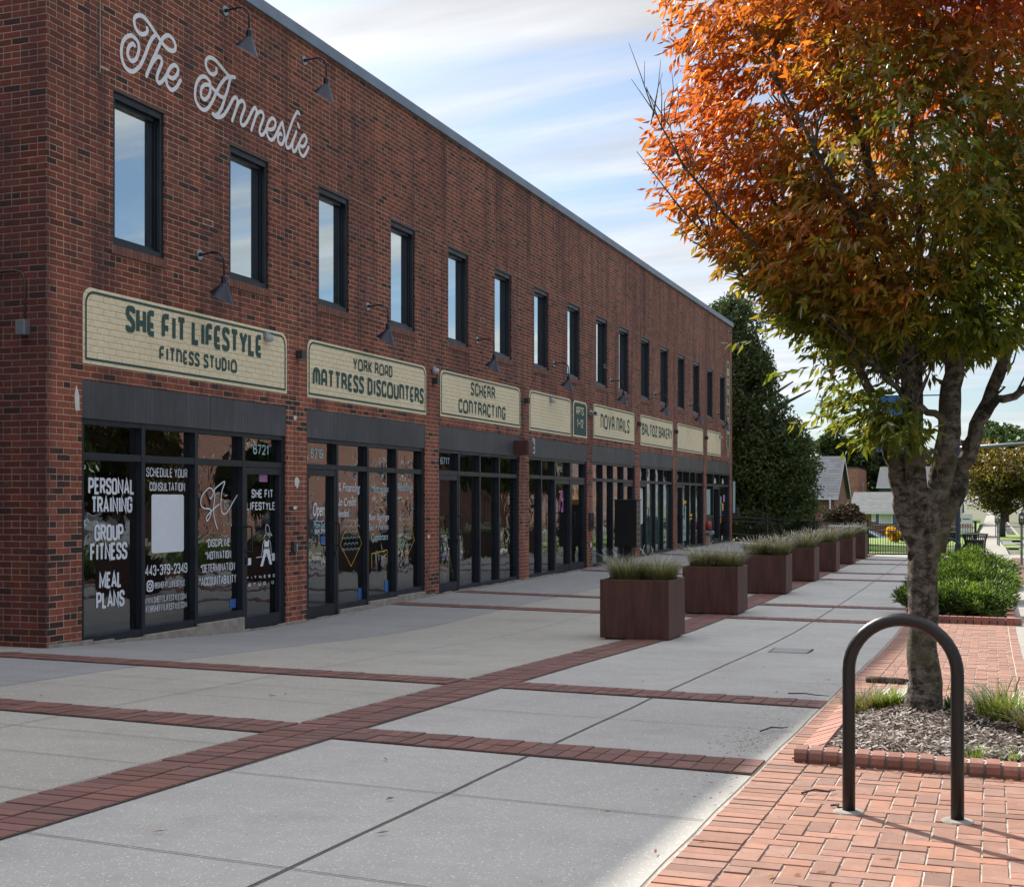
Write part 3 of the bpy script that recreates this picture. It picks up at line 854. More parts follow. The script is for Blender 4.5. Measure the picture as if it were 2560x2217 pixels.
# each stroke: list of (x, y[, corner radius]) ; trailing 'c' closes it
FONT = {
 'A': GL(.62, [(0, 0), (.5, 1, 0), (1, 0)], [(.2, .3), (.8, .3)]),
 'B': GL(.56, [(0, .5, 0), (0, 1, 0), (.92, 1), (.92, .53), (0, .53, 0)], [(0, .53, 0), (1, .53), (1, 0), (0, 0, 0), (0, .53)]),
 'C': GL(.54, [(1, .70), (1, 1), (0, 1), (0, 0), (1, 0), (1, .30)]),
 'D': GL(.56, [(0, 0, 0), (0, 1, 0), (1, 1), (1, 0), (0, 0)]),
 'E': GL(.46, [(1, 1), (0, 1, 0), (0, 0, 0), (1, 0)], [(0, .52), (.85, .52)]),
 'F': GL(.46, [(1, 1), (0, 1, 0), (0, 0)], [(0, .52), (.85, .52)]),
 'G': GL(.56, [(1, .70), (1, 1), (0, 1), (0, 0), (1, 0), (1, .48, 0), (.55, .48)]),
 'H': GL(.56, [(0, 0), (0, 1)], [(1, 0), (1, 1)], [(0, .52), (1, .52)]),
 'I': GL(0, [(0, 0), (0, 1)]),
 'J': GL(.4, [(1, 1), (1, 0), (0, 0), (0, .25)]),
 'K': GL(.56, [(0, 0), (0, 1)], [(1, 1), (.05, .42)], [(.3, .58), (1, 0)]),
 'L': GL(.44, [(0, 1), (0, 0, 0), (1, 0)]),
 'M': GL(.78, [(0, 0), (0, 1, 0), (.5, .2, 0), (1, 1, 0), (1, 0)]),
 'N': GL(.6, [(0, 0), (0, 1, 0), (1, 0, 0), (1, 1)]),
 'O': GL(.56, [(.5, 0, 0), (0, 0), (0, 1), (1, 1), (1, 0), (.5, 0)]),
 'P': GL(.54, [(0, 0), (0, 1, 0), (1, 1), (1, .44), (0, .44)]),
 'R': GL(.56, [(0, 0), (0, 1, 0), (1, 1), (1, .5), (0, .5)], [(.5, .5), (1, 0)]),
 'S': GL(.54, [(1, .72), (1, 1), (0, 1), (0, .54), (1, .46), (1, 0), (0, 0), (0, .28)]),
 'T': GL(.54, [(0, 1), (1, 1)], [(.5, 1), (.5, 0)]),
 'U': GL(.56, [(0, 1), (0, 0), (1, 0), (1, 1)]),
 'V': GL(.58, [(0, 1), (.5, 0, 0), (1, 1)]),
 'W': GL(.86, [(0, 1), (.25, 0, 0), (.5, .9, 0), (.75, 0, 0), (1, 1)]),
 'Y': GL(.56, [(0, 1), (.5, .45, 0), (1, 1)], [(.5, .45), (.5, 0)]),
 'Z': GL(.54, [(0, 1), (1, 1, 0), (0, 0, 0), (1, 0)]),
 '0': GL(.52, [(.5, 0, 0), (0, 0), (0, 1), (1, 1), (1, 0), (.5, 0)]),
 '1': GL(.2, [(0, .8), (1, 1, 0), (1, 0)]),
 '2': GL(.5, [(0, .74), (0, 1), (1, 1), (1, .6), (0, 0, 0), (1, 0)]),
 '3': GL(.5, [(0, .76), (0, 1), (1, 1), (1, .53), (.3, .53)], [(.3, .53), (1, .53), (1, 0), (0, 0), (0, .25)]),
 '4': GL(.54, [(.8, 0), (.8, 1, 0), (0, .28, 0), (1, .28)]),
 '5': GL(.5, [(.95, 1), (.05, 1, 0), (0, .55, 0), (1, .6), (1, 0), (0, 0), (0, .22)]),
 '6': GL(.52, [(1, .78), (1, 1), (0, 1), (0, 0), (1, 0), (1, .56), (0, .56)]),
 '7': GL(.5, [(0, 1), (1, 1, 0), (.3, 0)]),
 '9': GL(.52, [(0, .22), (0, 0), (1, 0), (1, 1), (0, 1), (0, .44), (1, .44)]),
 '-': GL(.4, [(0, .5), (1, .5)]), '_': GL(.5, [(0, 0), (1, 0)]), '.': GL(0, [(0, 0), (0, .07)]), "'": GL(0, [(0, .8), (0, 1)]),
 '*': GL(.3, [(.5, .62), (.5, 1)], [(0, .72), (1, .9)], [(0, .9), (1, .72)]),
 '@': GL(.8, [(.72, .35), (.72, .7), (.3, .7), (.3, .3), (.72, .3), (1, .3), (1, 1), (0, 1), (0, 0), (.9, 0)]),
}
DECO = dict(FONT)
DECO.update({
 'A': GL(.54, [(0, 0), (0, 1, .5), (1, 1, .5), (1, 0)], [(0, .36), (1, .36)]),
 'E': GL(.42, [(1, 1), (0, 1, .45), (0, 0, .2), (1, 0)], [(-.25, .40), (.9, .40)]),
 'F': GL(.46, [(1, 1), (0, 1, .45), (0, 0)], [(-.25, .42), (.9, .42)]),
 'N': GL(.54, [(0, 0), (0, 1, 0), (1, 1, .5), (1, 0)]),
 'M': GL(.72, [(0, 0), (0, 1, .4), (1, 1, .4), (1, 0)], [(.5, 1), (.5, .1)]),
 'O': GL(.72, [(.5, 0, 0), (0, 0, .5), (0, 1, .5), (1, 1, .5), (1, 0, .5), (.5, 0)]),
 'R': GL(.54, [(0, 0), (0, 1, 0), (.95, 1, .4), (.95, .50, .4), (.05, .50)], [(.42, .50), (1, .30, .12), (1, 0)]),
 'S': GL(.46, [(1, .80), (1, 1), (0, 1), (.02, .62), (1, .40), (1, 0), (0, 0), (0, .18)]),
 'C': GL(.5, [(1, .76), (1, 1), (0, 1, .45), (0, 0, .45), (1, 0), (1, .24)]),
 'G': GL(.54, [(1, .76), (1, 1), (0, 1, .45), (0, 0, .45), (1, 0), (1, .42, 0), (.55, .42)]),
 'D': GL(.5, [(0, 0, 0), (0, 1, 0), (1, 1, .45), (1, 0, .45), (0, 0)]),
 'H': GL(.52, [(0, 0), (0, 1)], [(1, 0), (1, 1)], [(0, .40), (1, .40)]),
 'K': GL(.5, [(0, 0), (0, 1)], [(1, 1), (.05, .36)], [(.3, .5), (1, 0)]),
})
def arc_path(pts, sx, sy, rr):
    """scale to metres and round the corners"""
    Q = [(p[0] * sx, p[1] * sy, (p[2] if len(p) > 2 else ROUND)) for p in pts]
    out = [(Q[0][0], Q[0][1])]
    for i in range(1, len(Q) - 1):
        a, b, c = Q[i - 1], Q[i], Q[i + 1]
        va = (a[0] - b[0], a[1] - b[1]); vc = (c[0] - b[0], c[1] - b[1])
        la, lc = math.hypot(*va), math.hypot(*vc)
        r = min(b[2] * rr * 2, la * .5, lc * .5)
        if r < 1e-4 or la < 1e-6 or lc < 1e-6: out.append((b[0], b[1])); continue
        p0 = (b[0] + va[0] / la * r, b[1] + va[1] / la * r); p1 = (b[0] + vc[0] / lc * r, b[1] + vc[1] / lc * r)
        for k in range(6):
            t = k / 5
            out.append(((1 - t) ** 2 * p0[0] + 2 * t * (1 - t) * b[0] + t * t * p1[0], (1 - t) ** 2 * p0[1] + 2 * t * (1 - t) * b[1] + t * t * p1[1]))
    out.append((Q[-1][0], Q[-1][1]))
    return out
RIB = [0]
def ribbon(mb, pts, hw, X, rnd=False):
    RIB[0] = (RIB[0] + 1) % 7; X = X + RIB[0] * .00025
    """flat stroke in the Y-Z plane at X, facing +X"""
    P = [p for i, p in enumerate(pts) if i == 0 or math.hypot(p[0] - pts[i - 1][0], p[1] - pts[i - 1][1]) > 1e-5]
    if len(P) < 2: return
    closed = math.hypot(P[0][0] - P[-1][0], P[0][1] - P[-1][1]) < 1e-4
    n = len(P); L = []; Rr = []
    for i in range(n):
        if closed and i in (0, n - 1): a, b = P[n - 2], P[1]
        else: a, b = P[max(i - 1, 0)], P[min(i + 1, n - 1)]
        p = P[i]
        d0 = (p[0] - a[0], p[1] - a[1]); d1 = (b[0] - p[0], b[1] - p[1])
        l0 = math.hypot(*d0) or 1; l1 = math.hypot(*d1) or 1
        if i == 0 and not closed: d0, l0 = d1, l1
        if i == n - 1 and not closed: d1, l1 = d0, l0
        u0 = (d0[0] / l0, d0[1] / l0); u1 = (d1[0] / l1, d1[1] / l1)
        m = (u0[0] + u1[0], u0[1] + u1[1]); lm = math.hypot(*m)
        if lm < 1e-3: m, lm = u1, 1
        m = (m[0] / lm, m[1] / lm)
        k = min(1 / max(.3, m[0] * u1[0] + m[1] * u1[1]), 2.2)
        nx, ny = -m[1] * hw * k, m[0] * hw * k
        Xi = X + i * .00001
        L.append(mb.vert((Xi, p[0] + nx, p[1] + ny))); Rr.append(mb.vert((Xi, p[0] - nx, p[1] - ny)))
    for i in range(n - 1): mb.face((Rr[i], Rr[i + 1], L[i + 1], L[i]))
    if rnd:
        for c in (P[0], P[-1]):
            mb.poly([(X + .0022 + (.0001 if c is P[0] else 0), c[0] + math.cos(t * math.pi / 5) * hw, c[1] + math.sin(t * math.pi / 5) * hw) for t in range(10)])
def text(mb, s, y0, y1, z0, z1, X, sw=.16, font=FONT, space=.42, ls=.30):
    """fit the words in the rectangle y0..y1, z0..z1; sw = stroke as a share of the height"""
    H = z1 - z0; hw = H * sw / 2
    adv = 0; lay = []
    for ch in s:
        if ch == ' ': adv += space; continue
        w, st = font[ch]
        if ch == 'I': adv += .09
        lay.append((adv, w, st)); adv += w + ls * (1 if w else .85) + (.09 if ch == 'I' else 0)
    tot = adv - ls
    k = (y1 - y0 - 2 * hw) / tot
    Hh = H - 2 * hw
    for a, w, st in lay:
        for q in st:
            sx = w * k
            pts = arc_path([(p[0] if w else 0, *p[1:]) for p in q], sx if w else 1, Hh, min(max(sx, .01), Hh * .6))
            if not w: pts = [(0, p[1]) for p in pts]
            ribbon(mb, [(y0 + hw + a * k + p[0], z0 + hw + p[1]) for p in pts], hw * (1 if H > 0 else 1), X)
def spline(pts, n=6):
    out = []
    Q = [pts[0]] + list(pts) + [pts[-1]]
    for i in range(1, len(Q) - 2):
        p0, p1, p2, p3 = Q[i - 1:i + 3]
        for k in range(n):
            t = k / n
            out.append(tuple(.5 * (2 * p1[j] + (p2[j] - p0[j]) * t + (2 * p0[j] - 5 * p1[j] + 4 * p2[j] - p3[j]) * t * t + (3 * p1[j] - p0[j] - 3 * p2[j] + p3[j]) * t ** 3) for j in (0, 1)))
    out.append(tuple(pts[-1]))
    return out
def font_text(s, y0, y1, z0, z1, X, name, mat, parent, shear=.25, offset=.0, desc=False):
    """hand-lettered words in the built-in typeface, fitted to a rectangle"""
    cu = bpy.data.curves.new('lettering', 'FONT'); cu.body = s; cu.shear = shear; cu.size = 1; cu.offset = offset
    ob = bpy.data.objects.new('tmp', cu)
    me = bpy.data.meshes.new_from_object(ob)
    bpy.data.objects.remove(ob); bpy.data.curves.remove(cu)
    n = len(me.vertices); co = np.empty(n * 3, dtype=np.float32); me.vertices.foreach_get('co', co); co = co.reshape(-1, 3)
    mn, mxx = co.min(0), co.max(0)
    u = (co[:, 0] - mn[0]) / (mxx[0] - mn[0]) * (y1 - y0) + y0
    v = (co[:, 1] - mn[1]) / (mxx[1] - mn[1]) * (z1 - z0) + z0
    co[:, 0] = X; co[:, 1] = u; co[:, 2] = v
    me.vertices.foreach_set('co', co.ravel()); me.materials.clear(); me.materials.append(mat); me.name = name
    o = bpy.data.objects.new(name, me); col.objects.link(o)
    off = Vector((0, 0, 0)); q = parent
    while q is not None: off += Vector(q.location); q = q.parent
    o.parent = parent; o.location = -off
    return o
LOGO=[
[(12.48, 6.875), (12.489, 6.856), (12.466, 6.816), (12.407, 6.783), (12.34, 6.774), (12.277, 6.802), (12.246, 6.856), (12.25, 6.906), (12.295, 6.951), (12.358, 6.976), (12.421, 6.978), (12.484, 6.959), (12.567, 6.916), (12.641, 6.874), (12.716, 6.832), (12.782, 6.798), (12.859, 6.772), (12.945, 6.772), (13.008, 6.797), (13.028, 6.843), (13.013, 6.884), (12.965, 6.919), (12.897, 6.931), (12.849, 6.915), (12.792, 6.874), (12.744, 6.813), (12.688, 6.723), (12.632, 6.627), (12.567, 6.524), (12.512, 6.424), (12.466, 6.338)] ,
[(12.53, 6.451), (12.586, 6.529), (12.651, 6.6), (12.707, 6.628), (12.754, 6.615), (12.759, 6.572), (12.716, 6.492), (12.679, 6.425), (12.665, 6.365), (12.688, 6.333), (12.726, 6.339), (12.782, 6.384), (12.849, 6.46)] ,
[(12.878, 6.463), (12.965, 6.461), (13.033, 6.504), (13.077, 6.569), (13.067, 6.617), (13.003, 6.626), (12.935, 6.582), (12.878, 6.508), (12.844, 6.436), (12.854, 6.371), (12.897, 6.333), (12.96, 6.326), (13.033, 6.37), (13.082, 6.427), (13.126, 6.486)] ,
[(12.632, 6.849), (12.567, 6.783), (12.512, 6.699), (12.466, 6.607), (12.421, 6.527), (12.367, 6.439), (12.304, 6.371), (12.224, 6.314), (12.145, 6.301), (12.075, 6.327), (12.032, 6.378), (12.015, 6.447), (12.023, 6.53), (12.058, 6.605), (12.119, 6.663), (12.189, 6.697), (12.259, 6.693), (12.313, 6.662), (12.331, 6.602), (12.313, 6.537), (12.277, 6.471), (12.215, 6.425), (12.162, 6.43), (12.127, 6.467), (12.132, 6.527), (12.162, 6.575), (12.215, 6.614), (12.246, 6.607)] ,
[(13.88, 6.852), (13.89, 6.823), (13.848, 6.78), (13.792, 6.758), (13.727, 6.764), (13.672, 6.798), (13.654, 6.848), (13.663, 6.892), (13.718, 6.937), (13.783, 6.953), (13.866, 6.95), (13.951, 6.925), (14.046, 6.892), (14.132, 6.861), (14.19, 6.852), (14.297, 6.874)] ,
[(14.19, 6.852), (14.093, 6.802), (14.008, 6.724), (13.941, 6.647), (13.876, 6.556), (13.82, 6.467), (13.755, 6.382), (13.682, 6.31), (13.618, 6.277), (13.537, 6.28), (13.465, 6.316), (13.429, 6.371), (13.425, 6.44), (13.447, 6.527), (13.492, 6.601), (13.555, 6.655), (13.618, 6.679), (13.682, 6.678), (13.737, 6.649), (13.75, 6.596), (13.746, 6.533), (13.709, 6.466), (13.636, 6.41), (13.573, 6.412), (13.546, 6.455), (13.564, 6.526), (13.609, 6.57), (13.672, 6.599), (13.746, 6.605), (13.829, 6.583), (13.904, 6.559), (13.979, 6.544), (14.065, 6.553)] ,
[(14.209, 6.847), (14.171, 6.767), (14.132, 6.667), (14.084, 6.579), (14.046, 6.495), (13.998, 6.409), (13.941, 6.336), (13.876, 6.287), (13.801, 6.282)] ,
[(13.801, 6.282), (13.866, 6.269), (13.951, 6.282), (14.046, 6.334), (14.122, 6.412), (14.19, 6.499), (14.248, 6.579), (14.307, 6.628), (14.356, 6.621), (14.366, 6.581), (14.337, 6.504), (14.287, 6.405), (14.239, 6.318)] ,
[(14.337, 6.498), (14.396, 6.584), (14.466, 6.631), (14.521, 6.619), (14.533, 6.562), (14.488, 6.48), (14.443, 6.393), (14.448, 6.341), (14.498, 6.328), (14.568, 6.379), (14.64, 6.468), (14.691, 6.541), (14.753, 6.613), (14.789, 6.631), (14.82, 6.61), (14.825, 6.584), (14.784, 6.496), (14.732, 6.401), (14.691, 6.32)] ,
[(14.773, 6.483), (14.835, 6.565), (14.919, 6.621), (14.982, 6.611), (14.993, 6.564), (14.951, 6.487), (14.908, 6.41), (14.893, 6.351), (14.93, 6.322), (14.982, 6.341), (15.036, 6.399), (15.078, 6.46)] ,
[(15.078, 6.444), (15.164, 6.45), (15.251, 6.49), (15.295, 6.551), (15.284, 6.604), (15.219, 6.615), (15.154, 6.575), (15.1, 6.51), (15.073, 6.442), (15.078, 6.383), (15.121, 6.333), (15.186, 6.322), (15.251, 6.356), (15.317, 6.434), (15.383, 6.524), (15.439, 6.596), (15.483, 6.63), (15.489, 6.586), (15.517, 6.526), (15.534, 6.462), (15.506, 6.382), (15.45, 6.331), (15.383, 6.339), (15.356, 6.388), (15.372, 6.437), (15.428, 6.469), (15.45, 6.458)] ,
[(15.93, 6.866), (15.895, 6.885), (15.837, 6.84), (15.767, 6.752), (15.699, 6.642), (15.63, 6.521), (15.573, 6.41), (15.585, 6.339), (15.63, 6.328), (15.699, 6.374), (15.756, 6.457), (15.814, 6.541), (15.849, 6.602)] ,
[(15.802, 6.526), (15.756, 6.44), (15.744, 6.368), (15.779, 6.319), (15.837, 6.351), (15.884, 6.415), (15.93, 6.473)] ,
[(15.889, 6.722), (15.907, 6.704), (15.924, 6.685)] ,
[(15.93, 6.449), (16.025, 6.444), (16.096, 6.491), (16.138, 6.56), (16.12, 6.603), (16.072, 6.614), (16.013, 6.575), (15.954, 6.502), (15.924, 6.431), (15.942, 6.366), (15.989, 6.325), (16.048, 6.322), (16.108, 6.366), (16.156, 6.425), (16.192, 6.481)] ,
]
SFL= [[(13.905, 1.642), (13.933, 1.625), (13.986, 1.695), (13.943, 1.748), (13.859, 1.742), (13.734, 1.648), (13.714, 1.555), (13.776, 1.508), (13.901, 1.496), (13.933, 1.46), (13.891, 1.378), (13.838, 1.356), (13.838, 1.402), (13.922, 1.46), (14.029, 1.518), (14.114, 1.554)], [(13.975, 1.713), (14.093, 1.779), (14.245, 1.834), (14.179, 1.708), (14.158, 1.542), (14.179, 1.458), (14.245, 1.434), (14.333, 1.481), (14.444, 1.589), (14.591, 1.717)], [(14.007, 1.743), (14.018, 1.648), (13.997, 1.53), (13.997, 1.436), (14.029, 1.341), (14.078, 1.252)]]
# ------------------------------------------------------------------ shopfronts
XG = -8.985
FX0, FX1 = XF - .125, XF - .028
MULL = [[12.46, 13.51, 14.57], [17.12, 18.12, 19.15], [21.77, 22.8, 23.82], [26.36, 27.27, 28.42], [31.01, 31.95, 32.95], [35.39, 36.39, 37.34], [39.89, 40.86, 41.77], [44.63, 45.78]]
DOOR = [[3], [0], [0], [2, 3], [3], [0], [0], [1]]
KERB = [[.085, .10, .13], [.02, .07, .09]]            # foot of the glazing above the sloping pavement
panes = {}
for u, (a, b) in enumerate(UN):
    ht = UT[u]; hb = ht - .40
    mb = MB()
    mid = a + (b - a) * (.57 if u < 2 else .52)
    mb.box(XF - .14, XF - .004, a + .004, mid - .003, hb, ht - .004)
    mb.box(XF - .14, XF - .004, mid + .003, b - .004, hb, ht - .004)
    mb.box(XF - .14, XF - .010, mid - .003, mid + .003, hb + .002, ht - .006)
    part(mb, 'fascia_panel', M['fascia'], bld)
    edges = [a + .035] + MULL[u] + [b - .035]
    if u == 7: edges = [a + .035, 44.63, 45.78, b - .035]
    mb = MB(); hw = .032
    zt0 = 2.03 + .008 * u; zt1 = zt0 + .075
    zbase = [gz(XF, e) for e in edges]
    for k, e in enumerate(edges):
        w2 = hw if 0 < k < len(edges) - 1 else .036
        if u == 3 and k == 3: w2 = .075
        mb.box(FX0, FX1, e - w2, e + w2, min(zbase) - .15, hb - .001)
    mb.box(FX0, FX1 - .002, a + .07, b - .07, hb - .055, hb - .0015)
    sf = None
    bays = list(zip(edges, edges[1:]))
    todo = []
    for k, (p, q) in enumerate(bays):
        p2, q2 = p + hw, q - hw
        mb.box(FX0, FX1 - .003, p2, q2, zt0, zt1)
        todo.append(('top', p2, q2, zt1, hb - .055, k))
        if k in DOOR[u]: todo.append(('door', p2, q2, gz(XF, (p + q) / 2) + .012, zt0, k)); continue
        zb = KERB[u][k if u == 0 else k - 1] if u < 2 else min(gz(XF, p), gz(XF, q)) + .01
        if u == 7 and k == 0: zb = 1.02
        if u == 7 and k == 2: zb = .13
        mb.box(FX0, FX1 - .003, p2, q2, zb, zb + .085)
        if u == 7 and k == 0: mb.box(FX0 + .01, FX1 - .02, p2, q2, .05, zb)
        todo.append(('pane', p2, q2, zb + .085, zt0, k))
    sf = part(mb, 'shopfront_frame', M['frame'], bld)
    panes[u] = sf
    for kind, p2, q2, z0, z1, k in todo:
        if kind == 'door':
            d = MB(); s_ = .055
            d.box(FX0 + .02, FX1 - .006, p2 + .004, p2 + s_, z0, z1 - .006); d.box(FX0 + .02, FX1 - .006, q2 - s_, q2 - .004, z0, z1 - .006)
            d.box(FX0 + .02, FX1 - .008, p2 + s_, q2 - s_, z0, z0 + .17); d.box(FX0 + .02, FX1 - .008, p2 + s_, q2 - s_, z1 - .09, z1 - .006)
            dd = part(d, 'door', M['frame'], bld)
            g = MB(); g.quad((XG, p2 + s_, z0 + .17), (XG, q2 - s_, z0 + .17), (XG, q2 - s_, z1 - .09), (XG, p2 + s_, z1 - .09))
            part(g, 'door_glass', M['glass'], dd)
            h = MB(); left = u in (0, 3, 4)
            yh = (p2 + .03) if left else (q2 - .03); sg = 1 if left else -1
            zh = z0 + 1.0
            h.tube([(FX1, yh, zh), (FX1 + .06, yh + sg * .01, zh), (FX1 + .07, yh + sg * .015, zh + .02), (FX1 + .07, yh + sg * .015, zh + .30), (FX1 + .06, yh + sg * .01, zh + .32), (FX1, yh, zh + .32)], .011, 8)
            h.box(FX1 - .01, FX1 + .012, yh - .02, yh + .02, zh - .16, zh - .08)
            h.tube([(XG - .06, p2 + .07, zh - .02), (XG - .06, q2 - .07, zh - .02)], .012, 6)
            part(h, 'door_handle', M['blackm'], dd)
            panes[(u, k)] = dd
        else:
            g = MB(); g.quad((XG, p2, z0), (XG, q2, z0), (XG, q2, z1), (XG, p2, z1))
            part(g, 'pane', M['glass'], sf)
# kerbs under the first two shopfronts
mb = MB()
for (y0, y1, zt) in ((11.36, 12.46, .083), (12.46, 13.51, .098), (13.51, 14.53, .128)):
    mb.box(XF - .13, XF + .012, y0 + .001, y1, -.2, zt)
part(mb, 'foundation_kerb', M['curbc'], bld, bevel=.006)
mb = MB()
for (y0, y1, zt) in ((17.15, 18.12, .018), (18.12, 19.15, .068), (19.15, 20.21, .088)):
    mb.box(XF - .13, XF + .012, y0 + .001, y1, -.2, zt)
part(mb, 'foundation_kerb', M['curbc'], bld, bevel=.006)
mb = MB()                                              # pale mortar skirting along the foot of the wall
y = 10.82
while y < 47.8:
    y2 = y + .35; h0 = .015 + .02 * rng.random()
    mb.box(XF - .01, XF + .02 + .012 * rng.random(), y, y2, gz(XF, y) - .1, gz(XF, y) + h0); y = y2
part(mb, 'skirting', M['curbc'], bld)

# --------- window lettering of the fitness studio
def letters(name, rows, X, mat, parent, sw=.17, font=FONT, ls=.30, **k):
    for r_ in rows:
        mb = MB(); text(mb, r_[0], r_[1], r_[2], r_[3], r_[4], X, r_[5] if len(r_) > 5 else sw, font, ls=ls); part(mb, name, mat, parent)
XL = XG + .004
letters('window_lettering', [('PERSONAL', 11.60, 12.40, 1.665, 1.845), ('TRAINING', 11.65, 12.36, 1.465, 1.645), ('GROUP', 11.70, 12.2, 1.165, 1.345), ('FITNESS', 11.63, 12.27, .955, 1.145), ('MEAL', 11.78, 12.17, .65, .83), ('PLANS', 11.73, 12.22, .44, .62)], XL, M['white'], sf and panes[0])
letters('window_lettering', [('SCHEDULE YOUR', 12.62, 13.43, 1.87, 1.975, .13), ('CONSULTATION', 12.68, 13.38, 1.71, 1.81, .13), ('443-379-2349', 12.60, 13.43, .745, .865, .13), ('@SHEFIT_LIFESTYLE', 12.78, 13.38, .595, .665, .11), ('WWW.SHEFITLIFESTYLE.COM', 12.59, 13.41, .435, .505, .10), ("INFO@SHEFITLIFESTYLE.COM", 12.56, 13.42, .335, .405, .10)], XL, M['white'], panes[0])
letters('window_lettering', [('*DISCIPLINE', 13.83, 14.36, 1.03, 1.13, .13), ('*MOTIVATION', 13.81, 14.39, .88, .98, .13), ('*DETERMINATION', 13.71, 14.48, .725, .825, .12), ('*ACCOUNTABILITY', 13.68, 14.51, .565, .67, .115)], XL, M['white'], panes[0])
letters('window_lettering', [('SHE FIT', 14.88, 15.42, 1.635, 1.745), ('LIFESTYLE', 14.76, 15.47, 1.475, 1.58)], XL, M['white'], panes[(0, 3)])
letters('window_lettering', [('FITNESS', 14.76, 15.47, .585, .622, .2), ('STUDIO', 14.80, 15.44, .495, .532, .2)], XL, M['white'], panes[(0, 3)], ls=.8)
mb = MB()                                              # blank white plate (its square code is left out)
def rrect(y0, y1, z0, z1, r, n=6, bottom=True):
    P = []
    for cy, cz, a0 in ((y1 - r, z1 - r, 0), (y0 + r, z1 - r, 90), (y0 + r, z0 + r, 180), (y1 - r, z0 + r, 270)):
        if not bottom and a0 >= 180: P.append((y0 if a0 == 180 else y1, z0)); continue
        for k in range(n + 1):
            a = R(a0 + 90 * k / n); P.append((cy + r * math.cos(a), cz + r * math.sin(a)))
    return P
mb.poly([(XL - .001, p[0], p[1]) for p in rrect(12.72, 13.36, 1.0, 1.67, .03)])
part(mb, 'window_plate', M['white'], panes[0])
mb = MB()                                              # small rounded camera emblem
for hh, r_, w_ in ((.055, .03, .010), (.027, .027, .008)):
    ribbon(mb, [*rrect(12.69 - hh, 12.69 + hh, .63 - hh, .63 + hh, r_), rrect(12.69 - hh, 12.69 + hh, .63 - hh, .63 + hh, r_)[0]], w_, XL)
ribbon(mb, [(12.722, .662), (12.727, .662)], .004, XL)
part(mb, 'window_emblem', M['white'], panes[0])
mb = MB()
for p in SFL: ribbon(mb, spline([(a * 1.0, b) for a, b in p]), .0085, XL, True)
part(mb, 'window_script', M['white'], panes[0])
# striding woman with plates, drawn in white vinyl on the door
mb = MB(); oy, oz, sc = 15.08, .74, .54
def fg(pts): return [(oy + x * .36, oz + z * sc) for x, z in pts]
mb.poly([(XL, *p) for p in fg([(.05, 0), (.22, 0), (.46, .30), (.5, .30), (.72, .02), (.88, .03), (.74, .30), (.70, .40), (.28, .40), (.26, .28)])])
mb.poly([(XL, *p) for p in fg([(.33, .46), (.66, .46), (.66, .66), (.58, .60), (.42, .60), (.34, .66)])])
for q in ([(.30, .62), (.22, .52), (.18, .36), (.12, .26)], [(.68, .62), (.78, .52), (.80, .36), (.86, .26)], [(.28, .68), (.36, .74), (.44, .76), (.44, .86), (.40, .92), (.46, .99), (.56, 1.0), (.66, .94), (.72, .82), (.86, .74), (.70, .76), (.60, .80), (.56, .76), (.66, .73), (.74, .68)], [(.3, .43), (.5, .41), (.7, .43)], [(-.25, .22), (1.1, .26)]):
    ribbon(mb, spline(fg(q), 4), .0045, XL)
mb.poly([(XL, *p) for p in rrect(15.40, 15.475, .80, .90, .01)])
mb.poly([(XL, *p) for p in rrect(14.78, 14.87, .77, .86, .01)])
part(mb, 'window_figure', M['white'], panes[(0, 3)])
mb = MB(); mb.quad((XL - .001, 15.07, 1.845), (XL - .001, 15.28, 1.845), (XL - .001, 15.28, 1.955), (XL - .001, 15.07, 1.955))
cs_ = part(mb, 'door_notice', M['pink'], panes[(0, 3)])
letters('window_lettering', [('CLOSED', 15.09, 15.26, 1.90, 1.935)], XL + .001, M['white'], panes[(0, 3)])
mb = MB(); mb.quad((XL, 14.36, .25), (XL, 14.5, .25), (XL, 14.5, .36), (XL, 14.36, .36)); part(mb, 'window_sticker', M['bluest'], panes[0])
# street numbers over the doors
for s_, y0, y1, z0, z1, u in (('6721', 14.92, 15.3, 2.2, 2.33, 0), ('6719', 16.45, 16.82, 2.2, 2.33, 1), ('6717', 21.1, 21.5, 2.23, 2.35, 2), ('6715', 27.62, 28.0, 2.23, 2.35, 3), ('6713', 28.83, 29.2, 2.24, 2.36, 3), ('6711', 33.2, 33.6, 2.24, 2.36, 4), ('6709', 34.75, 35.1, 2.25, 2.37, 5), ('6707', 39.2, 39.6, 2.25, 2.37, 6)):
    letters('house_number', [(s_, y0, y1, z0, z1)], XL, M['paleblue'], panes[u], sw=.15)
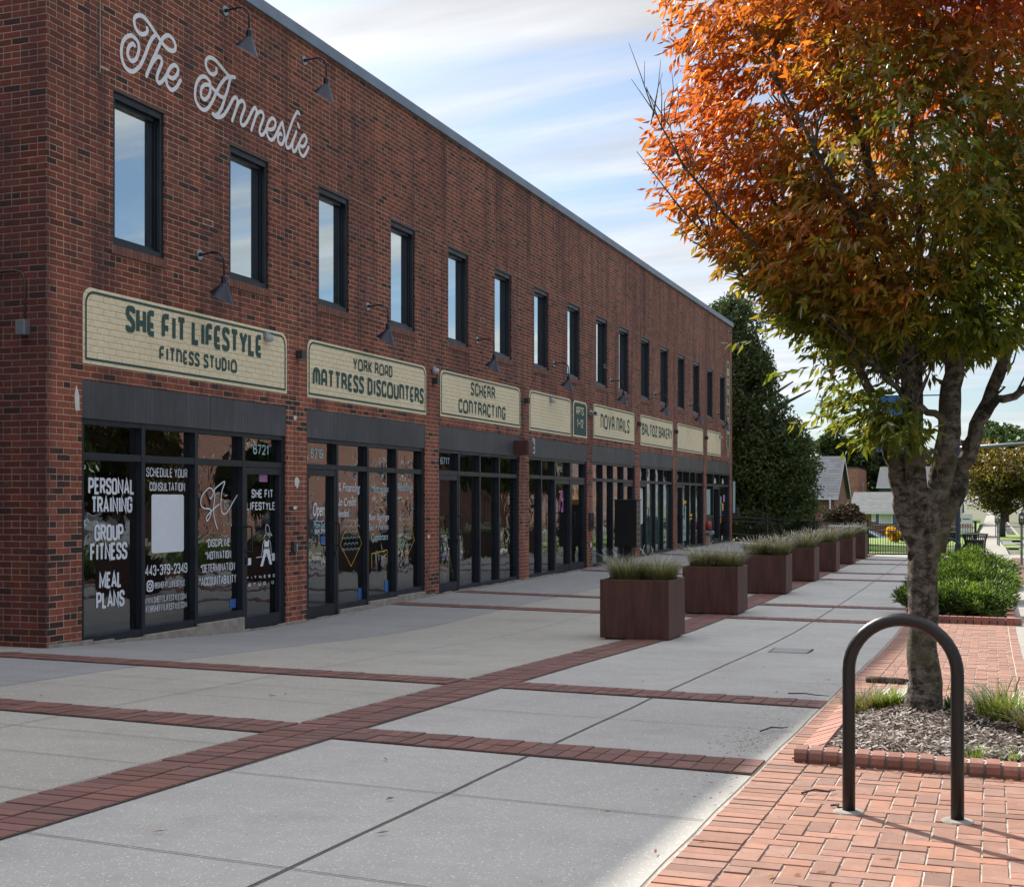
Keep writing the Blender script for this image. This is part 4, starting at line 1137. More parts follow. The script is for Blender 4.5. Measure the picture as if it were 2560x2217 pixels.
# hand lettering of the mattress shop
for s_, y0, y1, z0, z1, m_ in (('Open', 16.52, 16.86, 1.32, 1.57, 'white'), ('Mon-Sat', 16.54, 16.88, 1.21, 1.30, 'paleblue'), ('9AM-7PM', 16.57, 16.88, 1.12, 1.20, 'white')):
    font_text(s_, y0, y1, z0, z1, XL, 'window_lettering', M[m_], panes[(1, 0)], offset=.012)
mb = MB(); ribbon(mb, spline([(16.53, 1.30), (16.62, 1.315), (16.72, 1.30), (16.86, 1.318)]), .006, XL); part(mb, 'window_lettering', M['paleblue'], panes[(1, 0)])
mb = MB(); mb.quad((XL, 16.75, .98), (XL, 16.88, .98), (XL, 16.88, 1.09), (XL, 16.75, 1.09)); part(mb, 'door_notice', M['bluest'], panes[(1, 0)])
for s_, y0, y1, z0, z1, m_ in (('0% Financing', 17.20, 18.0, 1.69, 1.86, 'white'), ('No Credit', 17.22, 17.86, 1.52, 1.64, 'white'), ('Needed', 17.22, 17.64, 1.36, 1.47, 'white'), ('Mattresses', 18.36, 19.0, 1.73, 1.84, 'paleblue'), ('Box Springs', 18.28, 19.02, 1.27, 1.39, 'white'), ('Bed + Frames', 18.28, 19.0, 1.14, 1.24, 'paleblue'), ('Comforters', 18.38, 18.98, .98, 1.09, 'paleblue'), ('Bedding', 19.32, 19.92, 1.72, 1.88, 'paleblue')):
    font_text(s_, y0, y1, z0, z1, XL, 'window_lettering', M[m_], panes[1], offset=.004)
mb = MB()                                              # bed outlines drawn on the glass in yellow marker
for base in (17.35, 19.3):
    for q in ([(0, .95), (.35, .62), (.7, .95), (.45, 1.3), (.1, 1.1), (0, .95)], ): ribbon(mb, [(base + a, b) for a, b in q], .004, XL)
ribbon(mb, [(18.4, .55), (18.4, .78), (18.95, .82), (18.95, .6)], .006, XL); ribbon(mb, [(18.5, 1.5), (18.9, 1.5)], .004, XL); ribbon(mb, spline([(18.7, 1.5), (18.66, 1.56), (18.74, 1.6), (18.67, 1.64), (18.7, 1.68)]), .004, XL)
part(mb, 'window_drawing', M['yellow'], panes[1])
mb = MB()
for base in (17.4, 19.3):
    for r_ in range(6):
        for c_ in range(5 - (r_ % 2)):
            y0 = base + .06 + c_ * .12 + (r_ % 2) * .06; z0 = .85 + r_ * .085
            ribbon(mb, [(y0 - .05, z0), (y0 - .03, z0 + .03), (y0 + .01, z0 + .04), (y0 + .05, z0 + .01)], .0035, XL)
part(mb, 'window_drawing', M['paleblue'], panes[1])
mb = MB(); mb.quad((XL, 18.86, .16), (XL, 18.99, .16), (XL, 18.99, .34), (XL, 18.86, .34)); mb.quad((XL, 17.93, .10), (XL, 18.05, .10), (XL, 18.05, .28), (XL, 17.93, .28)); part(mb, 'window_sticker', M['bluest'], panes[1])
letters('window_lettering', [('75', 27.76, 28.08, 1.34, 1.82, .09)], XL, M['pink'], panes[(3, 2)], font=DECO)
font_text('Kara Kai', 33.15, 33.75, 1.38, 1.56, XL, 'window_lettering', M['white'], panes[(4, 3)], offset=.0)
mb = MB(); mb.quad((XG - .03, 28.62, 1.5), (XG - .03, 29.4, 1.5), (XG - .03, 29.4, 1.93), (XG - .03, 28.62, 1.93))
part(mb, 'door_poster', M['orange'], panes[(3, 3)])
mb = MB(); mb.quad((XG - .03, 30.7, 1.45), (XG - .03, 30.9, 1.45), (XG - .03, 30.9, 1.85), (XG - .03, 30.7, 1.85)); part(mb, 'window_poster', M['orange'], panes[4])
# frosted and papered panes of the bakery and the nail shop
mb = MB()
mb.quad((XG - .02, 34.6, .1), (XG - .02, 38.4, .1), (XG - .02, 38.4, 2.03), (XG - .02, 34.6, 2.03)); part(mb, 'window_film', M['film'], panes[5])
mb = MB(); mb.quad((XG - .02, 30.1, .02), (XG - .02, 33.9, .02), (XG - .02, 33.9, .42), (XG - .02, 30.1, .42)); part(mb, 'window_film', M['film'], panes[4])
mb = MB(); mb.poly([(XL, *p) for p in ((34.65, .9), (35.25, .98), (35.25, 1.93), (34.65, 1.93))]); part(mb, 'door_paper', M['paper'], panes[(5, 0)])
mb = MB(); mb.quad((XL, 40.0, .35), (XL, 40.7, .35), (XL, 40.7, 1.45), (XL, 40.0, 1.45)); part(mb, 'window_poster', M['film'], panes[6])
letters('window_lettering', [('HOURS', 40.05, 40.6, 1.28, 1.34), ('OPEN', 40.1, 40.55, 1.0, 1.12), ('SUN', 40.1, 40.5, .7, .85), ('10-20', 40.1, 40.6, .5, .62)], XL + .002, M['dgrey'], panes[6])
mb = MB()
for q in ((39.98, 40.1, 1.82, 1.92), (40.0, 40.3, 1.66, 1.76), (40.05, 40.75, 1.5, 1.6), (41.05, 41.6, 1.1, 1.18), (41.05, 41.6, 1.0, 1.05)): mb.quad((XL, q[0], q[2]), (XL, q[1], q[2]), (XL, q[1], q[3]), (XL, q[0], q[3]))
part(mb, 'window_poster', M['yellow'], panes[6])
mb = MB(); mb.quad((XL, 43.55, 1.12), (XL, 44.5, 1.12), (XL, 44.5, 1.98), (XL, 43.55, 1.98)); part(mb, 'window_film', M['film'], panes[7])
for m_, q in (('paleblue', (46.3, 46.45, 1.05, 1.75)), ('orange', (46.3, 46.42, .8, 1.02)), ('yellow', (46.6, 46.85, 1.25, 1.5)), ('pink', (46.8, 47.1, 1.55, 1.8)), ('paper', (46.5, 46.7, .2, .35))):
    mb = MB(); mb.quad((XL, q[0], q[2]), (XL, q[1], q[2]), (XL, q[1], q[3]), (XL, q[0], q[3])); part(mb, 'window_poster', M[m_], panes[7])
mb = MB()
for c_ in (45.3, 46.7): mb.poly([(XL, *p) for p in ((c_ - .18, 2.2), (c_ + .2, 2.2), (c_ + .1, 2.36), (c_ - .05, 2.38))])
part(mb, 'window_sticker', M['paper'], panes[7])

# --------- painted wall signs
SIGN = [(11.37, 15.60, 3.03, 3.83), (16.16, 20.24, 3.03, 3.84), (20.84, 24.93, 3.05, 3.85), (25.47, 28.35, 3.04, 3.87), (30.10, 33.97, 3.09, 3.91), (34.55, 38.44, 3.10, 3.92), (38.99, 42.82, 3.11, 3.93), (43.43, 45.81, 3.13, 3.95)]
LAB = ['cream wall sign reading SHE FIT LIFESTYLE FITNESS STUDIO in green', 'cream wall sign reading YORK ROAD MATTRESS DISCOUNTERS', 'cream wall sign reading SCHERR CONTRACTING', 'blank cream wall sign with a dome light, left of the green apartments sign', 'cream wall sign reading NOVA NAILS', 'cream wall sign reading BALTOZ BAKERY', 'blank cream wall sign just right of the bakery sign', 'smallest blank cream wall sign, last before the vertical sign']
TXT = [[('SHE FIT LIFESTYLE', 12.09, 14.96, 3.44, 3.735, .19), ('FITNESS STUDIO', 12.71, 14.35, 3.19, 3.355, .18)], [('YORK ROAD', 17.55, 18.91, 3.53, 3.715, .16), ('MATTRESS DISCOUNTERS', 16.31, 20.13, 3.20, 3.46, .185)],
       [('SCHERR', 22.25, 23.49, 3.51, 3.75, .16), ('CONTRACTING', 21.66, 24.06, 3.16, 3.41, .165)], [], [('NOVA NAILS', 30.72, 33.42, 3.34, 3.70, .15)], [('BALTOZ BAKERY', 34.75, 38.31, 3.38, 3.70, .16)], [], []]
for k, (a, b, c, d) in enumerate(SIGN):
    root = thing('painted_wall_sign', LAB[k], 'wall sign', (XF, a, c), 0, 'cream painted signs above the shopfronts')
    mb = MB(); mb.poly([(XF + .0035, *p) for p in rrect(a, b, c, d, .14, 6, False)]); part(mb, 'panel', M['cream'], root)
    mb = MB(); q = rrect(a + .05, b - .05, c + .05, d - .045, .13, 6, False); ribbon(mb, q + [q[0]], .0135, XF + .0055); part(mb, 'border', M['green'], root)
    if TXT[k]:
        for s_, y0, y1, z0, z1, sw in TXT[k]: mb = MB(); text(mb, s_, y0, y1, z0, z1, XF + .007, sw * 1.16, DECO, ls=.34); part(mb, 'lettering', M['green'], root)
root = thing('painted_wall_sign', 'small dark green wall sign reading APTS. 1-12', 'wall sign', (XF, 28.48, 3.05))
mb = MB(); mb.poly([(XF + .0035, *p) for p in rrect(28.48, 29.58, 3.05, 3.87, .14, 6, False)]); part(mb, 'panel', M['cream'], root)
mb = MB(); mb.poly([(XF + .0055, *p) for p in rrect(28.54, 29.52, 3.09, 3.83, .12, 6, False)]); part(mb, 'field', M['green'], root)
mb = MB(); text(mb, 'APTS.', 28.72, 29.33, 3.56, 3.74, XF + .007, .17, DECO); part(mb, 'lettering', M['cream'], root); mb = MB(); text(mb, '1-12', 28.78, 29.26, 3.27, 3.46, XF + .007, .17, DECO); part(mb, 'lettering', M['cream'], root)
root = thing('painted_wall_sign', 'tall narrow vertical wall sign reading BOWLING above a downward arrow', 'wall sign', (XF, 46.9, 3.3))
mb = MB(); mb.poly([(XF + .0035, *p) for p in ([(47.15 + .24 * math.cos(R(t)), 6.35 + .24 * math.sin(R(t))) for t in range(0, 181, 20)] + [(46.91, 3.75), (46.85, 3.7), (47.15, 3.15), (47.45, 3.7), (47.39, 3.75)])]); part(mb, 'panel', M['green'], root)
mb = MB(); q = [(47.15 + .235 * math.cos(R(t)), 6.35 + .235 * math.sin(R(t))) for t in range(0, 181, 20)] + [(46.915, 3.75), (46.86, 3.7), (47.15, 3.17), (47.44, 3.7), (47.385, 3.75)]
ribbon(mb, q + [q[0]], .02, XF + .005); part(mb, 'border', M['cream'], root)
mb = MB()
for i, ch in enumerate('BOWLING'): text(mb, ch, 47.0 if ch != 'I' else 47.12, 47.3 if ch != 'I' else 47.18, 6.08 - i * .35, 6.32 - i * .35, XF + .006, .2, DECO)
part(mb, 'lettering', M['cream'], root)
root = thing('wall_script_lettering', 'large white script lettering reading The Anneslie on the upper wall', 'lettering', (XF, 12, 6.2))
mb = MB()
for p in LOGO: ribbon(mb, spline(p, 5), .0245, XF + .005, True)
part(mb, 'lettering', M['whitepaint'], root)

# --------- gooseneck lamps
def gooseneck():
    root = thing('gooseneck_lamp', 'x', 'wall lamp', (XF, 0, 0))
    mb = MB()
    mb.tube([(0.0, 0, 0), (.012, 0, 0)], .062, 16)
    o = mb.build('wall_plate', M['galv'], root)
    mb = MB()
    mb.tube([(.01, 0, 0), (.06, 0, 0)], [.024, .020], 10)
    pts = [(.05, 0, 0)] + [(.18, 0, .012)] + [(.215 + .13 * math.sin(R(a)), 0, -.118 + .13 * math.cos(R(a))) for a in range(0, 91, 12)] + [(.345, 0, -.28)]
    mb.tube(pts, .0105, 10)
    mb.build('arm', M['lamp'], root, smooth=True)
    mb = MB()
    mb.tube([(.345, 0, -.27), (.345, 0, -.285), (.345, 0, -.37)], [.022, .034, .037], 14)
    n = 28; top = []; rim = []; inn = []
    ang = R(29); cx_, cz_ = .308, -.535
    for j in range(n):
        a = 2 * math.pi * j / n
        top.append(mb.vert((.345 + .038 * math.cos(a), .038 * math.sin(a), -.368)))
    mid = []
    for j in range(n):
        a = 2 * math.pi * j / n
        rx, rz_ = cx_ + .158 * math.cos(a) * math.cos(ang), cz_ - .158 * math.cos(a) * math.sin(ang)
        rim.append(mb.vert((rx, .158 * math.sin(a), rz_)))
    for j in range(n): mb.face((top[j], rim[j], rim[(j + 1) % n], top[(j + 1) % n]))
    sh = mb.build('shade', M['lamp'], root, smooth=False)
    mb = MB(); top = []; rim = []
    for j in range(n):
        a = 2 * math.pi * j / n
        top.append(mb.vert((.345 + .034 * math.cos(a), .034 * math.sin(a), -.374)))
        rim.append(mb.vert((cx_ + .154 * math.cos(a) * math.cos(ang), .154 * math.sin(a), cz_ - .154 * math.cos(a) * math.sin(ang))))
    for j in range(n): mb.face((top[j], top[(j + 1) % n], rim[(j + 1) % n], rim[j]))
    mb.lathe((.325, 0, -.46), [(.012, .08), (.024, .05), (.03, .01), (.02, -.02), (.0, -.03)], 12, False)
    mb.build('shade_lining', M['lamp_in'], sh, smooth=True)
    return root
g0 = gooseneck()
LP = [(14.08, 7.63, 'upper gooseneck lamp above the white script lettering, nearest the building corner'), (16.07, 7.64, 'upper gooseneck lamp above the last letters of the white script')]
names = ['above the fitness studio sign', 'above the mattress shop sign', 'above the contracting sign', 'above the blank sign beside the green apartments sign', 'above the nail shop sign', 'above the bakery sign', 'above the blank sign right of the bakery sign', 'beside the vertical bowling sign']
for k in range(8): LP.append((13.52 + 4.515 * k, 4.53 + .006 * k, 'lower gooseneck lamp ' + names[k]))
LP.append((47.2, 7.61, 'upper gooseneck lamp at the far end of the brick wall'))
for k, (y, z, lab) in enumerate(LP):
    o = g0 if k == 0 else copy_tree(g0)
    o.location = (XF, y, z); tag(o, lab, 'wall lamp', 'navy gooseneck lamps along the brick wall')
# --------- small black box lights on the piers
def boxlight():
    root = thing('wall_light', 'x', 'wall light', (XF, 0, 0))
    mb = MB(); mb.box(0, .10, -.055, .055, -.055, .055); mb.build('housing', M['dgrey'], root, bevel=.004)
    mb = MB(); mb.box(.02, .085, -.04, .04, -.062, -.0555); mb.build('lens', M['lightgrey'], root)
    return root
b0 = boxlight()
bn = ['between the fitness and mattress signs', 'between the mattress and contracting signs', 'between the contracting sign and the blank sign', 'left of the bakery sign', 'right of the bakery sign', 'left of the last small blank sign']
for k, (y, z) in enumerate([(15.90, 3.58), (20.55, 3.62), (25.22, 3.62), (34.27, 3.64), (38.7, 3.65), (43.14, 3.67)]):
    o = b0 if k == 0 else copy_tree(b0)
    o.location = (XF, y, z); tag(o, 'black cube wall light ' + bn[k], 'wall light', 'black cube lights on the brick piers')
# --------- dome sensors, cameras, meter bits
def dome(y, z, lab):
    root = thing('dome_light', lab, 'wall light', (XF, y, z), 0, 'white dome lights over the signs')
    mb = MB(); mb.box(0, .05, -.06, .06, -.01, .06); mb.build('bracket', M['galv'], root, bevel=.006)
    mb = MB(); mb.lathe((.06, 0, -.005), [(.055, .03), (.062, .0), (.055, -.035), (.03, -.055), (0, -.06)], 14, False); mb.build('globe', M['lightgrey'], root, smooth=True)
dome(15.05, 3.72, 'white dome light at the right end of the fitness sign')
dome(26.85, 3.75, 'white dome light on the blank cream sign')
dome(20.5, 3.80, 'white dome light on the pier right of the mattress sign')
dome(45.55, 3.80, 'white dome light on the last small blank sign')
root = thing('security_camera', 'white twin security camera between the apartments sign and the nail shop sign', 'camera', (XF, 29.8, 3.66))
mb = MB(); mb.box(0, .04, -.05, .05, -.06, .06); mb.build('mount', M['lightgrey'], root, bevel=.005)
mb = MB()
mb.tube([(.04, -.02, 0), (.09, -.06, -.01), (.17, -.13, -.02)], [.035, .052, .055], 14); mb.tube([(.04, .03, 0), (.09, .08, -.01), (.12, .16, -.02)], [.035, .05, .052], 14); mb.build('camera_body', M['lightgrey'], root, smooth=False)
mb = MB(); mb.tube([(.168, -.128, -.02), (.185, -.145, -.022)], .036, 14); mb.build('camera_lens', M['blackm'], root)
root = thing('sign_box', 'brown metal box on the dark fascia by the contracting shopfront', 'box', (XF, 24.75, 2.65))
mb = MB(); mb.box(0, .28, -.16, .16, -.14, .14); mb.build('case', M['rustbox'], root, bevel=.006)
mb = MB(); mb.box(.28, .29, -.13, .13, -.11, .11); mb.build('cover', M['rustbox'], root, bevel=.003)
root = thing('utility_bracket', 'grey slotted vent bracket on the fascia over the blank sign shopfront', 'bracket', (XF, 25.68, 2.72))
mb = MB()
mb.box(0, .02, -.10, -.075, -.15, .15)
for z_ in (-.15, -.05, .05, .125): mb.box(0, .02, -.075, .075, z_, z_ + .025)
mb.box(0, .02, .075, .10, -.15, .15); mb.build('slotted_plate', M['lightgrey'], root)
mb = MB(); mb.box(0, .07, -.19, -.105, .05, .17); mb.build('junction_box', M['galv'], root, bevel=.004)
root = thing('door_intercom', 'dark intercom panel on the pier right of the orange poster door', 'intercom', (XF, 29.83, 1.12))
mb = MB(); mb.box(0, .06, -.13, .11, -.2, .2); mb.build('case', M['dgrey'], root, bevel=.005)
mb = MB(); mb.box(.06, .066, -.09, .05, -.15, .02); mb.build('keypad', M['blackm'], root)
root = thing('key_box', 'small grey key box on the pier right of the fitness studio door', 'box', (XF, 15.77, .98))
mb = MB(); mb.box(0, .045, -.05, .03, -.07, .07); mb.build('case', M['dgrey'], root, bevel=.004)
mb = MB(); mb.box(0, .03, .032, .075, -.06, .03); mb.build('reader', M['lightgrey'], root, bevel=.003)
root = thing('wall_conduit', 'brown conduit and grey box on the shaded side wall by the corner', 'conduit', (-9.1, 10.82, 3.9))
mb = MB(); mb.tube([(-1.2, -.02, .02), (-.15, -.02, .02), (-.06, -.02, -.01), (-.03, -.02, -.09), (-.03, -.02, -.48)], .011, 8); mb.build('pipe', M['lintel'], root, smooth=True)
mb = MB(); mb.box(-.09, .02, -.09, 0, -.64, -.49); mb.build('outlet_box', M['galv'], root, bevel=.004)
# wall scars: torn render and old fixing patches
mb = MB()
for (y, z, w_, h_) in ((11.28, 2.62, .05, .13), (15.87, 1.86, .07, .09), (15.83, 1.5, .05, .025), (15.83, 2.72, .05, .03), (29.9, .55, .07, .06), (20.35, 1.0, .05, .03)):
    pts = [(XF + .004, y + w_ * (1 + .3 * rng.uniform(-1, 1)) * math.cos(a), z + h_ * (1 + .4 * rng.uniform(-1, 1)) * math.sin(a)) for a in [k * math.pi / 5 for k in range(10)]]
    mb = MB(); mb.poly(pts); part(mb, 'render_scrap', M['paper'], bld)
# pale pointing repairs: stepped cracks between the window heads and one by the corner
def repair(pts, w_=.0055):
    mb = MB(); ribbon(mb, pts, w_, XF + .002); part(mb, 'pointing_repair', M['joint_light'], bld)
Hc = .0677
def zc(z): return round((z + 20) / Hc) * Hc - 20
z0 = zc(6.06)
for (a, b, st) in ((12.86, 14.15, 0), (15.15, 16.3, 0), (17.45, 18.8, 0), (19.9, 20.6, 1), (20.75, 21.1, -1), (22.3, 22.9, 1), (23.0, 23.4, -1), (24.6, 25.7, 0), (27.1, 27.9, 0), (29.3, 30.2, 1), (33.5, 34.5, 0), (38.0, 39.0, 1), (40.2, 41.2, 0)):
    repair([(a, z0 + st * Hc), (b, z0 + st * Hc)])
repair([(11.66, z0 + Hc), (11.66, 7.88)], .006); repair([(11.66, z0 + 2 * Hc), (11.80, z0 + 2 * Hc)], .014); repair([(11.60, z0 + 13 * Hc), (11.70, z0 + 13 * Hc)], .016)
for (y, z) in ((18.05, 5.0), (22.75, 4.95), (26.9, 4.93), (31.0, 4.9), (13.6, 5.0)):
    z = zc(z); repair([(y, z), (y + .21, z), (y + .21, z - Hc), (y, z - Hc), (y, z)], .006)
# pile of things inside the contracting shop, seen through the glass
root = thing('folding_ladder', 'yellow folded ladder standing inside the contracting shop window', 'ladder', (-10.1, 23.5, gz(XF, 23.5) - .02))
for s_ in (-1, 1):
    mb = MB()
    mb.tube([(s_ * .3, -.22, 0), (s_ * .05, -.16, 1.25)], .022, 6); mb.tube([(s_ * .3, .22, 0), (s_ * .05, .16, 1.25)], .022, 6); mb.build('ladder_leg', M['yellow'], root)
for z_ in (.25, .5, .75, 1.0):
    mb = MB(); w_ = .3 - .2 * z_; mb.box(w_ - .03, w_ + .03, -.2, .2, z_, z_ + .03); mb.build('rung', M['yellow'], root)
mb = MB(); mb.box(-.1, .1, -.2, .2, 1.25, 1.33); mb.build('top_cap', M['yellow'], root, bevel=.01)
root = thing('counter', 'brown board counter inside the contracting shop', 'counter', (-10.4, 22.6, gz(XF, 23) - .02))
mb = MB(); mb.box(-.3, .3, -.55, .55, 0, 1.0); mb.build('body', M['plywood'], root)
mb = MB(); mb.box(-.34, .34, -.6, .6, 1.001, 1.04); mb.build('worktop', M['dgrey'], root, bevel=.004)
root = thing('window_card', 'dark blue contractor yard sign propped inside the contracting shop door', 'sign', (XG - .05, 21.3, .7))
mb = MB(); mb.poly([(-.0, -.28, -.12), (-.0, .26, -.16), (-.0, .26, .22), (-.0, -.28, .38)]); mb.build('board', M['shutter'], root)
o = font_text('Scherr', 21.08, 21.45, .84, .97, XG - .045, 'lettering', M['white'], root, shear=0)
o = font_text('443-977', 21.14, 21.46, .62, .68, XG - .045, 'lettering', M['white'], root, shear=0)
# --------- cluster mailbox outside the nail shop
my = 31.0; mz = gz(-8.1, my)
root = thing('cluster_mailbox', 'black cluster mailbox with bronze doors standing before the nail shop', 'mailbox', (-8.25, 31.0, mz))
mb = MB(); mb.box(-.30, .24, -.2, .20, .48, 1.60); mb.build('cabinet', M['blackm'], root, bevel=.008)
mb = MB(); mb.box(-.1, .1, -.1, .1, .0, .48); mb.box(-.2, .2, -.18, .18, 0, .015); mb.build('pedestal', M['blackm'], root)
mb = MB(); mb.box(-.33, .27, -.22, .22, 1.6, 1.625); mb.build('cap', M['dgrey'], root, bevel=.004)
for c_ in range(2):
    for r_ in range(8):
        mb = MB(); x0 = .241
        y0, y1 = -.19 + .19 * c_, -.19 + .19 * (c_ + 1) - .006; z0 = .50 + .135 * r_
        mb.box(x0, x0 + .008, y0, y1, z0, z0 + .128)
        d_ = mb.build('mailbox_door', M['bronze'], root, bevel=.002)
        mb = MB(); mb.box(x0 + .009, x0 + .018, y0 + .07, y0 + .09, z0 + .05, z0 + .085); mb.build('lock', M['lightgrey'], d_)
# --------- red fire bell / hose valve at the far shop
root = thing('fire_valve', 'red and silver fire department valve by the last shopfront', 'valve', (XF + .1, 43.25, .55))
mb = MB(); mb.tube([(-.1, 0, 0), (.06, .02, 0)], .05, 12); mb.tube([(.06, 0, 0), (.1, .12, -.02)], [.06, .07], 12); mb.tube([(.06, 0, 0), (.1, -.12, -.02)], [.06, .07], 12); mb.build('valve_body', M['galv'], root)
mb = MB(); mb.lathe((-.02, .06, .22), [(0, .16), (.08, .13), (.11, 0), (.08, -.13), (0, -.16)], 14, False); mb.build('bell', M['redm'], root, smooth=True)
mb = MB(); mb.box(-.09, .02, -.1, .12, -.55, -.12); mb.build('plinth', M['plywood'], root)
# ------------------------------------------------------------------ vegetation helpers
def rot_frames(d, rs):
    """orthonormal frames for unit directions d (n,3)"""
    up = rs.normal(size=d.shape); s = np.cross(d, up); s /= np.linalg.norm(s, axis=1)[:, None] + 1e-9
    return s, np.cross(s, d)
def leaves(name, base, dirs, length, width, tint, mat, rs, parent=None, fold=.25, droop=.0):
    """one folded lance-shaped leaf per row: two quads sharing a midrib"""
    n = len(base)
    d = dirs / (np.linalg.norm(dirs, axis=1)[:, None] + 1e-9)
    s, nn = rot_frames(d, rs)
    L = length[:, None]; W = width[:, None]
    dr = np.zeros((n, 3)); dr[:, 2] = -droop
    p0 = base; p3 = base + d * L + dr * L
    m = base + d * L * .45 + dr * L * .2
    a = m + s * W * .5 + nn * W * fold; b = m - s * W * .5 + nn * W * fold
    m2 = m - nn * W * .05
    V = np.stack([p0, a, p3, b, m2], 1).reshape(-1, 3)
    k = np.arange(n)[:, None] * 5
    F = np.concatenate([k + np.array([[0, 1, 4, 4]]), ], 1)
    F = np.concatenate([k + np.array([[0, 4, 1]]), k + np.array([[4, 2, 1]]), k + np.array([[0, 3, 4]]), k + np.array([[4, 3, 2]])], 0)
    T = np.repeat(tint, 5, axis=0)
    return np_mesh(name, V, F, mat, T, parent)
def cards(name, base, size, tint, mat, rs, parent=None, up=.2):
    """small triangular leaf clumps for distant crowns"""
    n = len(base)
    d = rs.normal(size=(n, 3)); d[:, 2] = d[:, 2] * .6 + up; d /= np.linalg.norm(d, axis=1)[:, None]
    s, nn = rot_frames(d, rs); S = size[:, None]
    V = np.stack([base - s * S * .45, base + s * S * .45, base + d * S, base + s * S * .2 + d * S * .5 + nn * S * .3], 1).reshape(-1, 3)
    k = np.arange(n)[:, None] * 4
    F = np.concatenate([k + np.array([[0, 1, 2]]), k + np.array([[0, 3, 2]])], 0)
    return np_mesh(name, V, F, mat, np.repeat(tint, 4, axis=0), parent)
def lobes_points(lobes, n, rs, shell=.55):
    """points through the volume of several ellipsoids, denser toward their surfaces, upper side favoured"""
    vol = np.array([l[3] * l[4] * l[5] for l in lobes]) ** .72; vol /= vol.sum()
    idx = rs.choice(len(lobes), n, p=vol); L = np.array(lobes)[idx]
    d = rs.normal(size=(n, 3)); d /= np.linalg.norm(d, axis=1)[:, None]
    r = shell + (1 - shell) * rs.random(n) ** .6
    r = np.where(rs.random(n) < .18, rs.random(n), r)
    bumpy = 1 + .12 * np.sin(d[:, 0] * 7 + idx) * np.cos(d[:, 1] * 6 + 2 * idx)
    return L[:, :3] + d * L[:, 3:6] * (r * bumpy)[:, None]
def grow_lobes(c, rad, n, rs, size=(.22, .42)):
    out = []
    for i in range(n):
        d = rs.normal(size=3); d /= np.linalg.norm(d); q = rs.random() ** .45
        p = np.array(c) + d * np.array(rad) * q * .80
        k = rs.uniform(*size); m = min(rad)
        out.append((*p, m * k * 1.15, m * k * 1.15, m * k * .85))
    return out
def tree_far(name, label, cat, x, y, zb, h, rad, cols, seed, n=7000, size=.3, trunk=.18, nl=26, trunk_h=None, group=None, mat='leaf_dark', gap=.0):
    rs = np.random.RandomState(seed)
    root = thing(name, label, cat, (x, y, zb), 0, group)
    th = trunk_h if trunk_h is not None else h * .28
    c = (0, 0, th + (h - th) * .5); r3 = (rad, rad, (h - th) * .5)
    mb = MB(); mb.tube([(0, 0, -.3), (0, 0, th * .6), (.1, .05, th + (h - th) * .3), (.05, 0, h * .8)], [trunk * 1.15, trunk, trunk * .7, trunk * .2], 8)
    for i in range(6):
        a = i * 1.05 + rs.random(); z0 = th * .9 + i * .06 * h
        mb.tube([(0, 0, z0), (math.cos(a) * rad * .35, math.sin(a) * rad * .35, z0 + h * .12), (math.cos(a) * rad * .75, math.sin(a) * rad * .75, z0 + h * .2)], [trunk * .5, trunk * .3, trunk * .08], 5, False)
    mb.build('trunk', M['bark_dark'], root, smooth=True)
    lb = grow_lobes(c, r3, nl, rs)
    P_ = lobes_points(lb, n, rs)
    t = rs.random((n, 1)); k = rs.random((n, 1)) ** 1.5
    A, B = np.array(cols[0]), np.array(cols[1])
    T = (A * (1 - t) + B * t) * (.7 + .6 * k)
    if len(cols) > 2:
        mk = (rs.random(n) < .35)[:, None] & (P_[:, 2:3] > c[2]); T = np.where(mk, np.array(cols[2]) * (.7 + .5 * k), T)
    cards('crown', P_, size * (.6 + .8 * rs.random(n)), T, M[mat], rs, root)
    return root

# ------------------------------------------------------------------ street tree in autumn colour, in the raised bed
RV = np.array([math.cos(YAW), math.sin(YAW), 0]); FV = np.array([-math.sin(YAW), math.cos(YAW), 0])
TX, TY = -.385, 8.35; TZ = .32
tree = thing('autumn_street_tree', 'street tree with orange and green autumn leaves and forked mottled trunk in the mulch bed', 'tree', (TX, TY, TZ))
def tp(a, h, b=0.): v = RV * a + FV * b; return (v[0], v[1], h + EYE - TZ)   # a sideways, h over eye level
rs = np.random.RandomState(11)
def wig(pts, rad, amp=.02, sub=4):
    """resample a limb and give it natural kinks"""
    P_ = [np.array(p) for p in pts]; out = []; rr = []
    for i in range(len(P_) - 1):
        for k in range(sub):
            t = k / sub
            out.append(P_[i] * (1 - t) + P_[i + 1] * t + (rs.normal(size=3) * amp * (1 if 0 < i + t else 0))); rr.append(rad[i] * (1 - t) + rad[i + 1] * t)
    out.append(P_[-1]); rr.append(rad[-1]); return out, rr
mb = MB()
p, r = wig([tp(.0, -1.42), tp(0, -1.28), tp(.005, -1.1), tp(-.005, -.8), tp(.0, -.4), tp(.005, -.12), tp(.01, .08)], [.155, .120, .098, .086, .089, .108, .125], .003)
mb.tube(p, r, 20)
limbs = []
def limb(pts, rad, amp=.007, n=14):
    p, r = wig(pts, [q * .86 for q in rad], amp); mb.tube(p, r, n); limbs.append((p, r))
limb([tp(-.04, -.35), tp(-.11, -.02), tp(-.17, .2), tp(-.215, .36), tp(-.27, .52, -.03), tp(-.45, .85, -.1), tp(-.75, 1.35, -.15), tp(-1.05, 2.0, -.2)], [.07, .068, .060, .052, .036, .026, .018, .008])
limb([tp(-.02, -.2, -.02), tp(-.07, .1, -.05), tp(-.09, .4, -.08), tp(-.11, .8, -.1), tp(-.2, 1.4, -.1), tp(-.38, 2.2, 0), tp(-.6, 3.2, .1)], [.08, .072, .062, .055, .042, .03, .012])
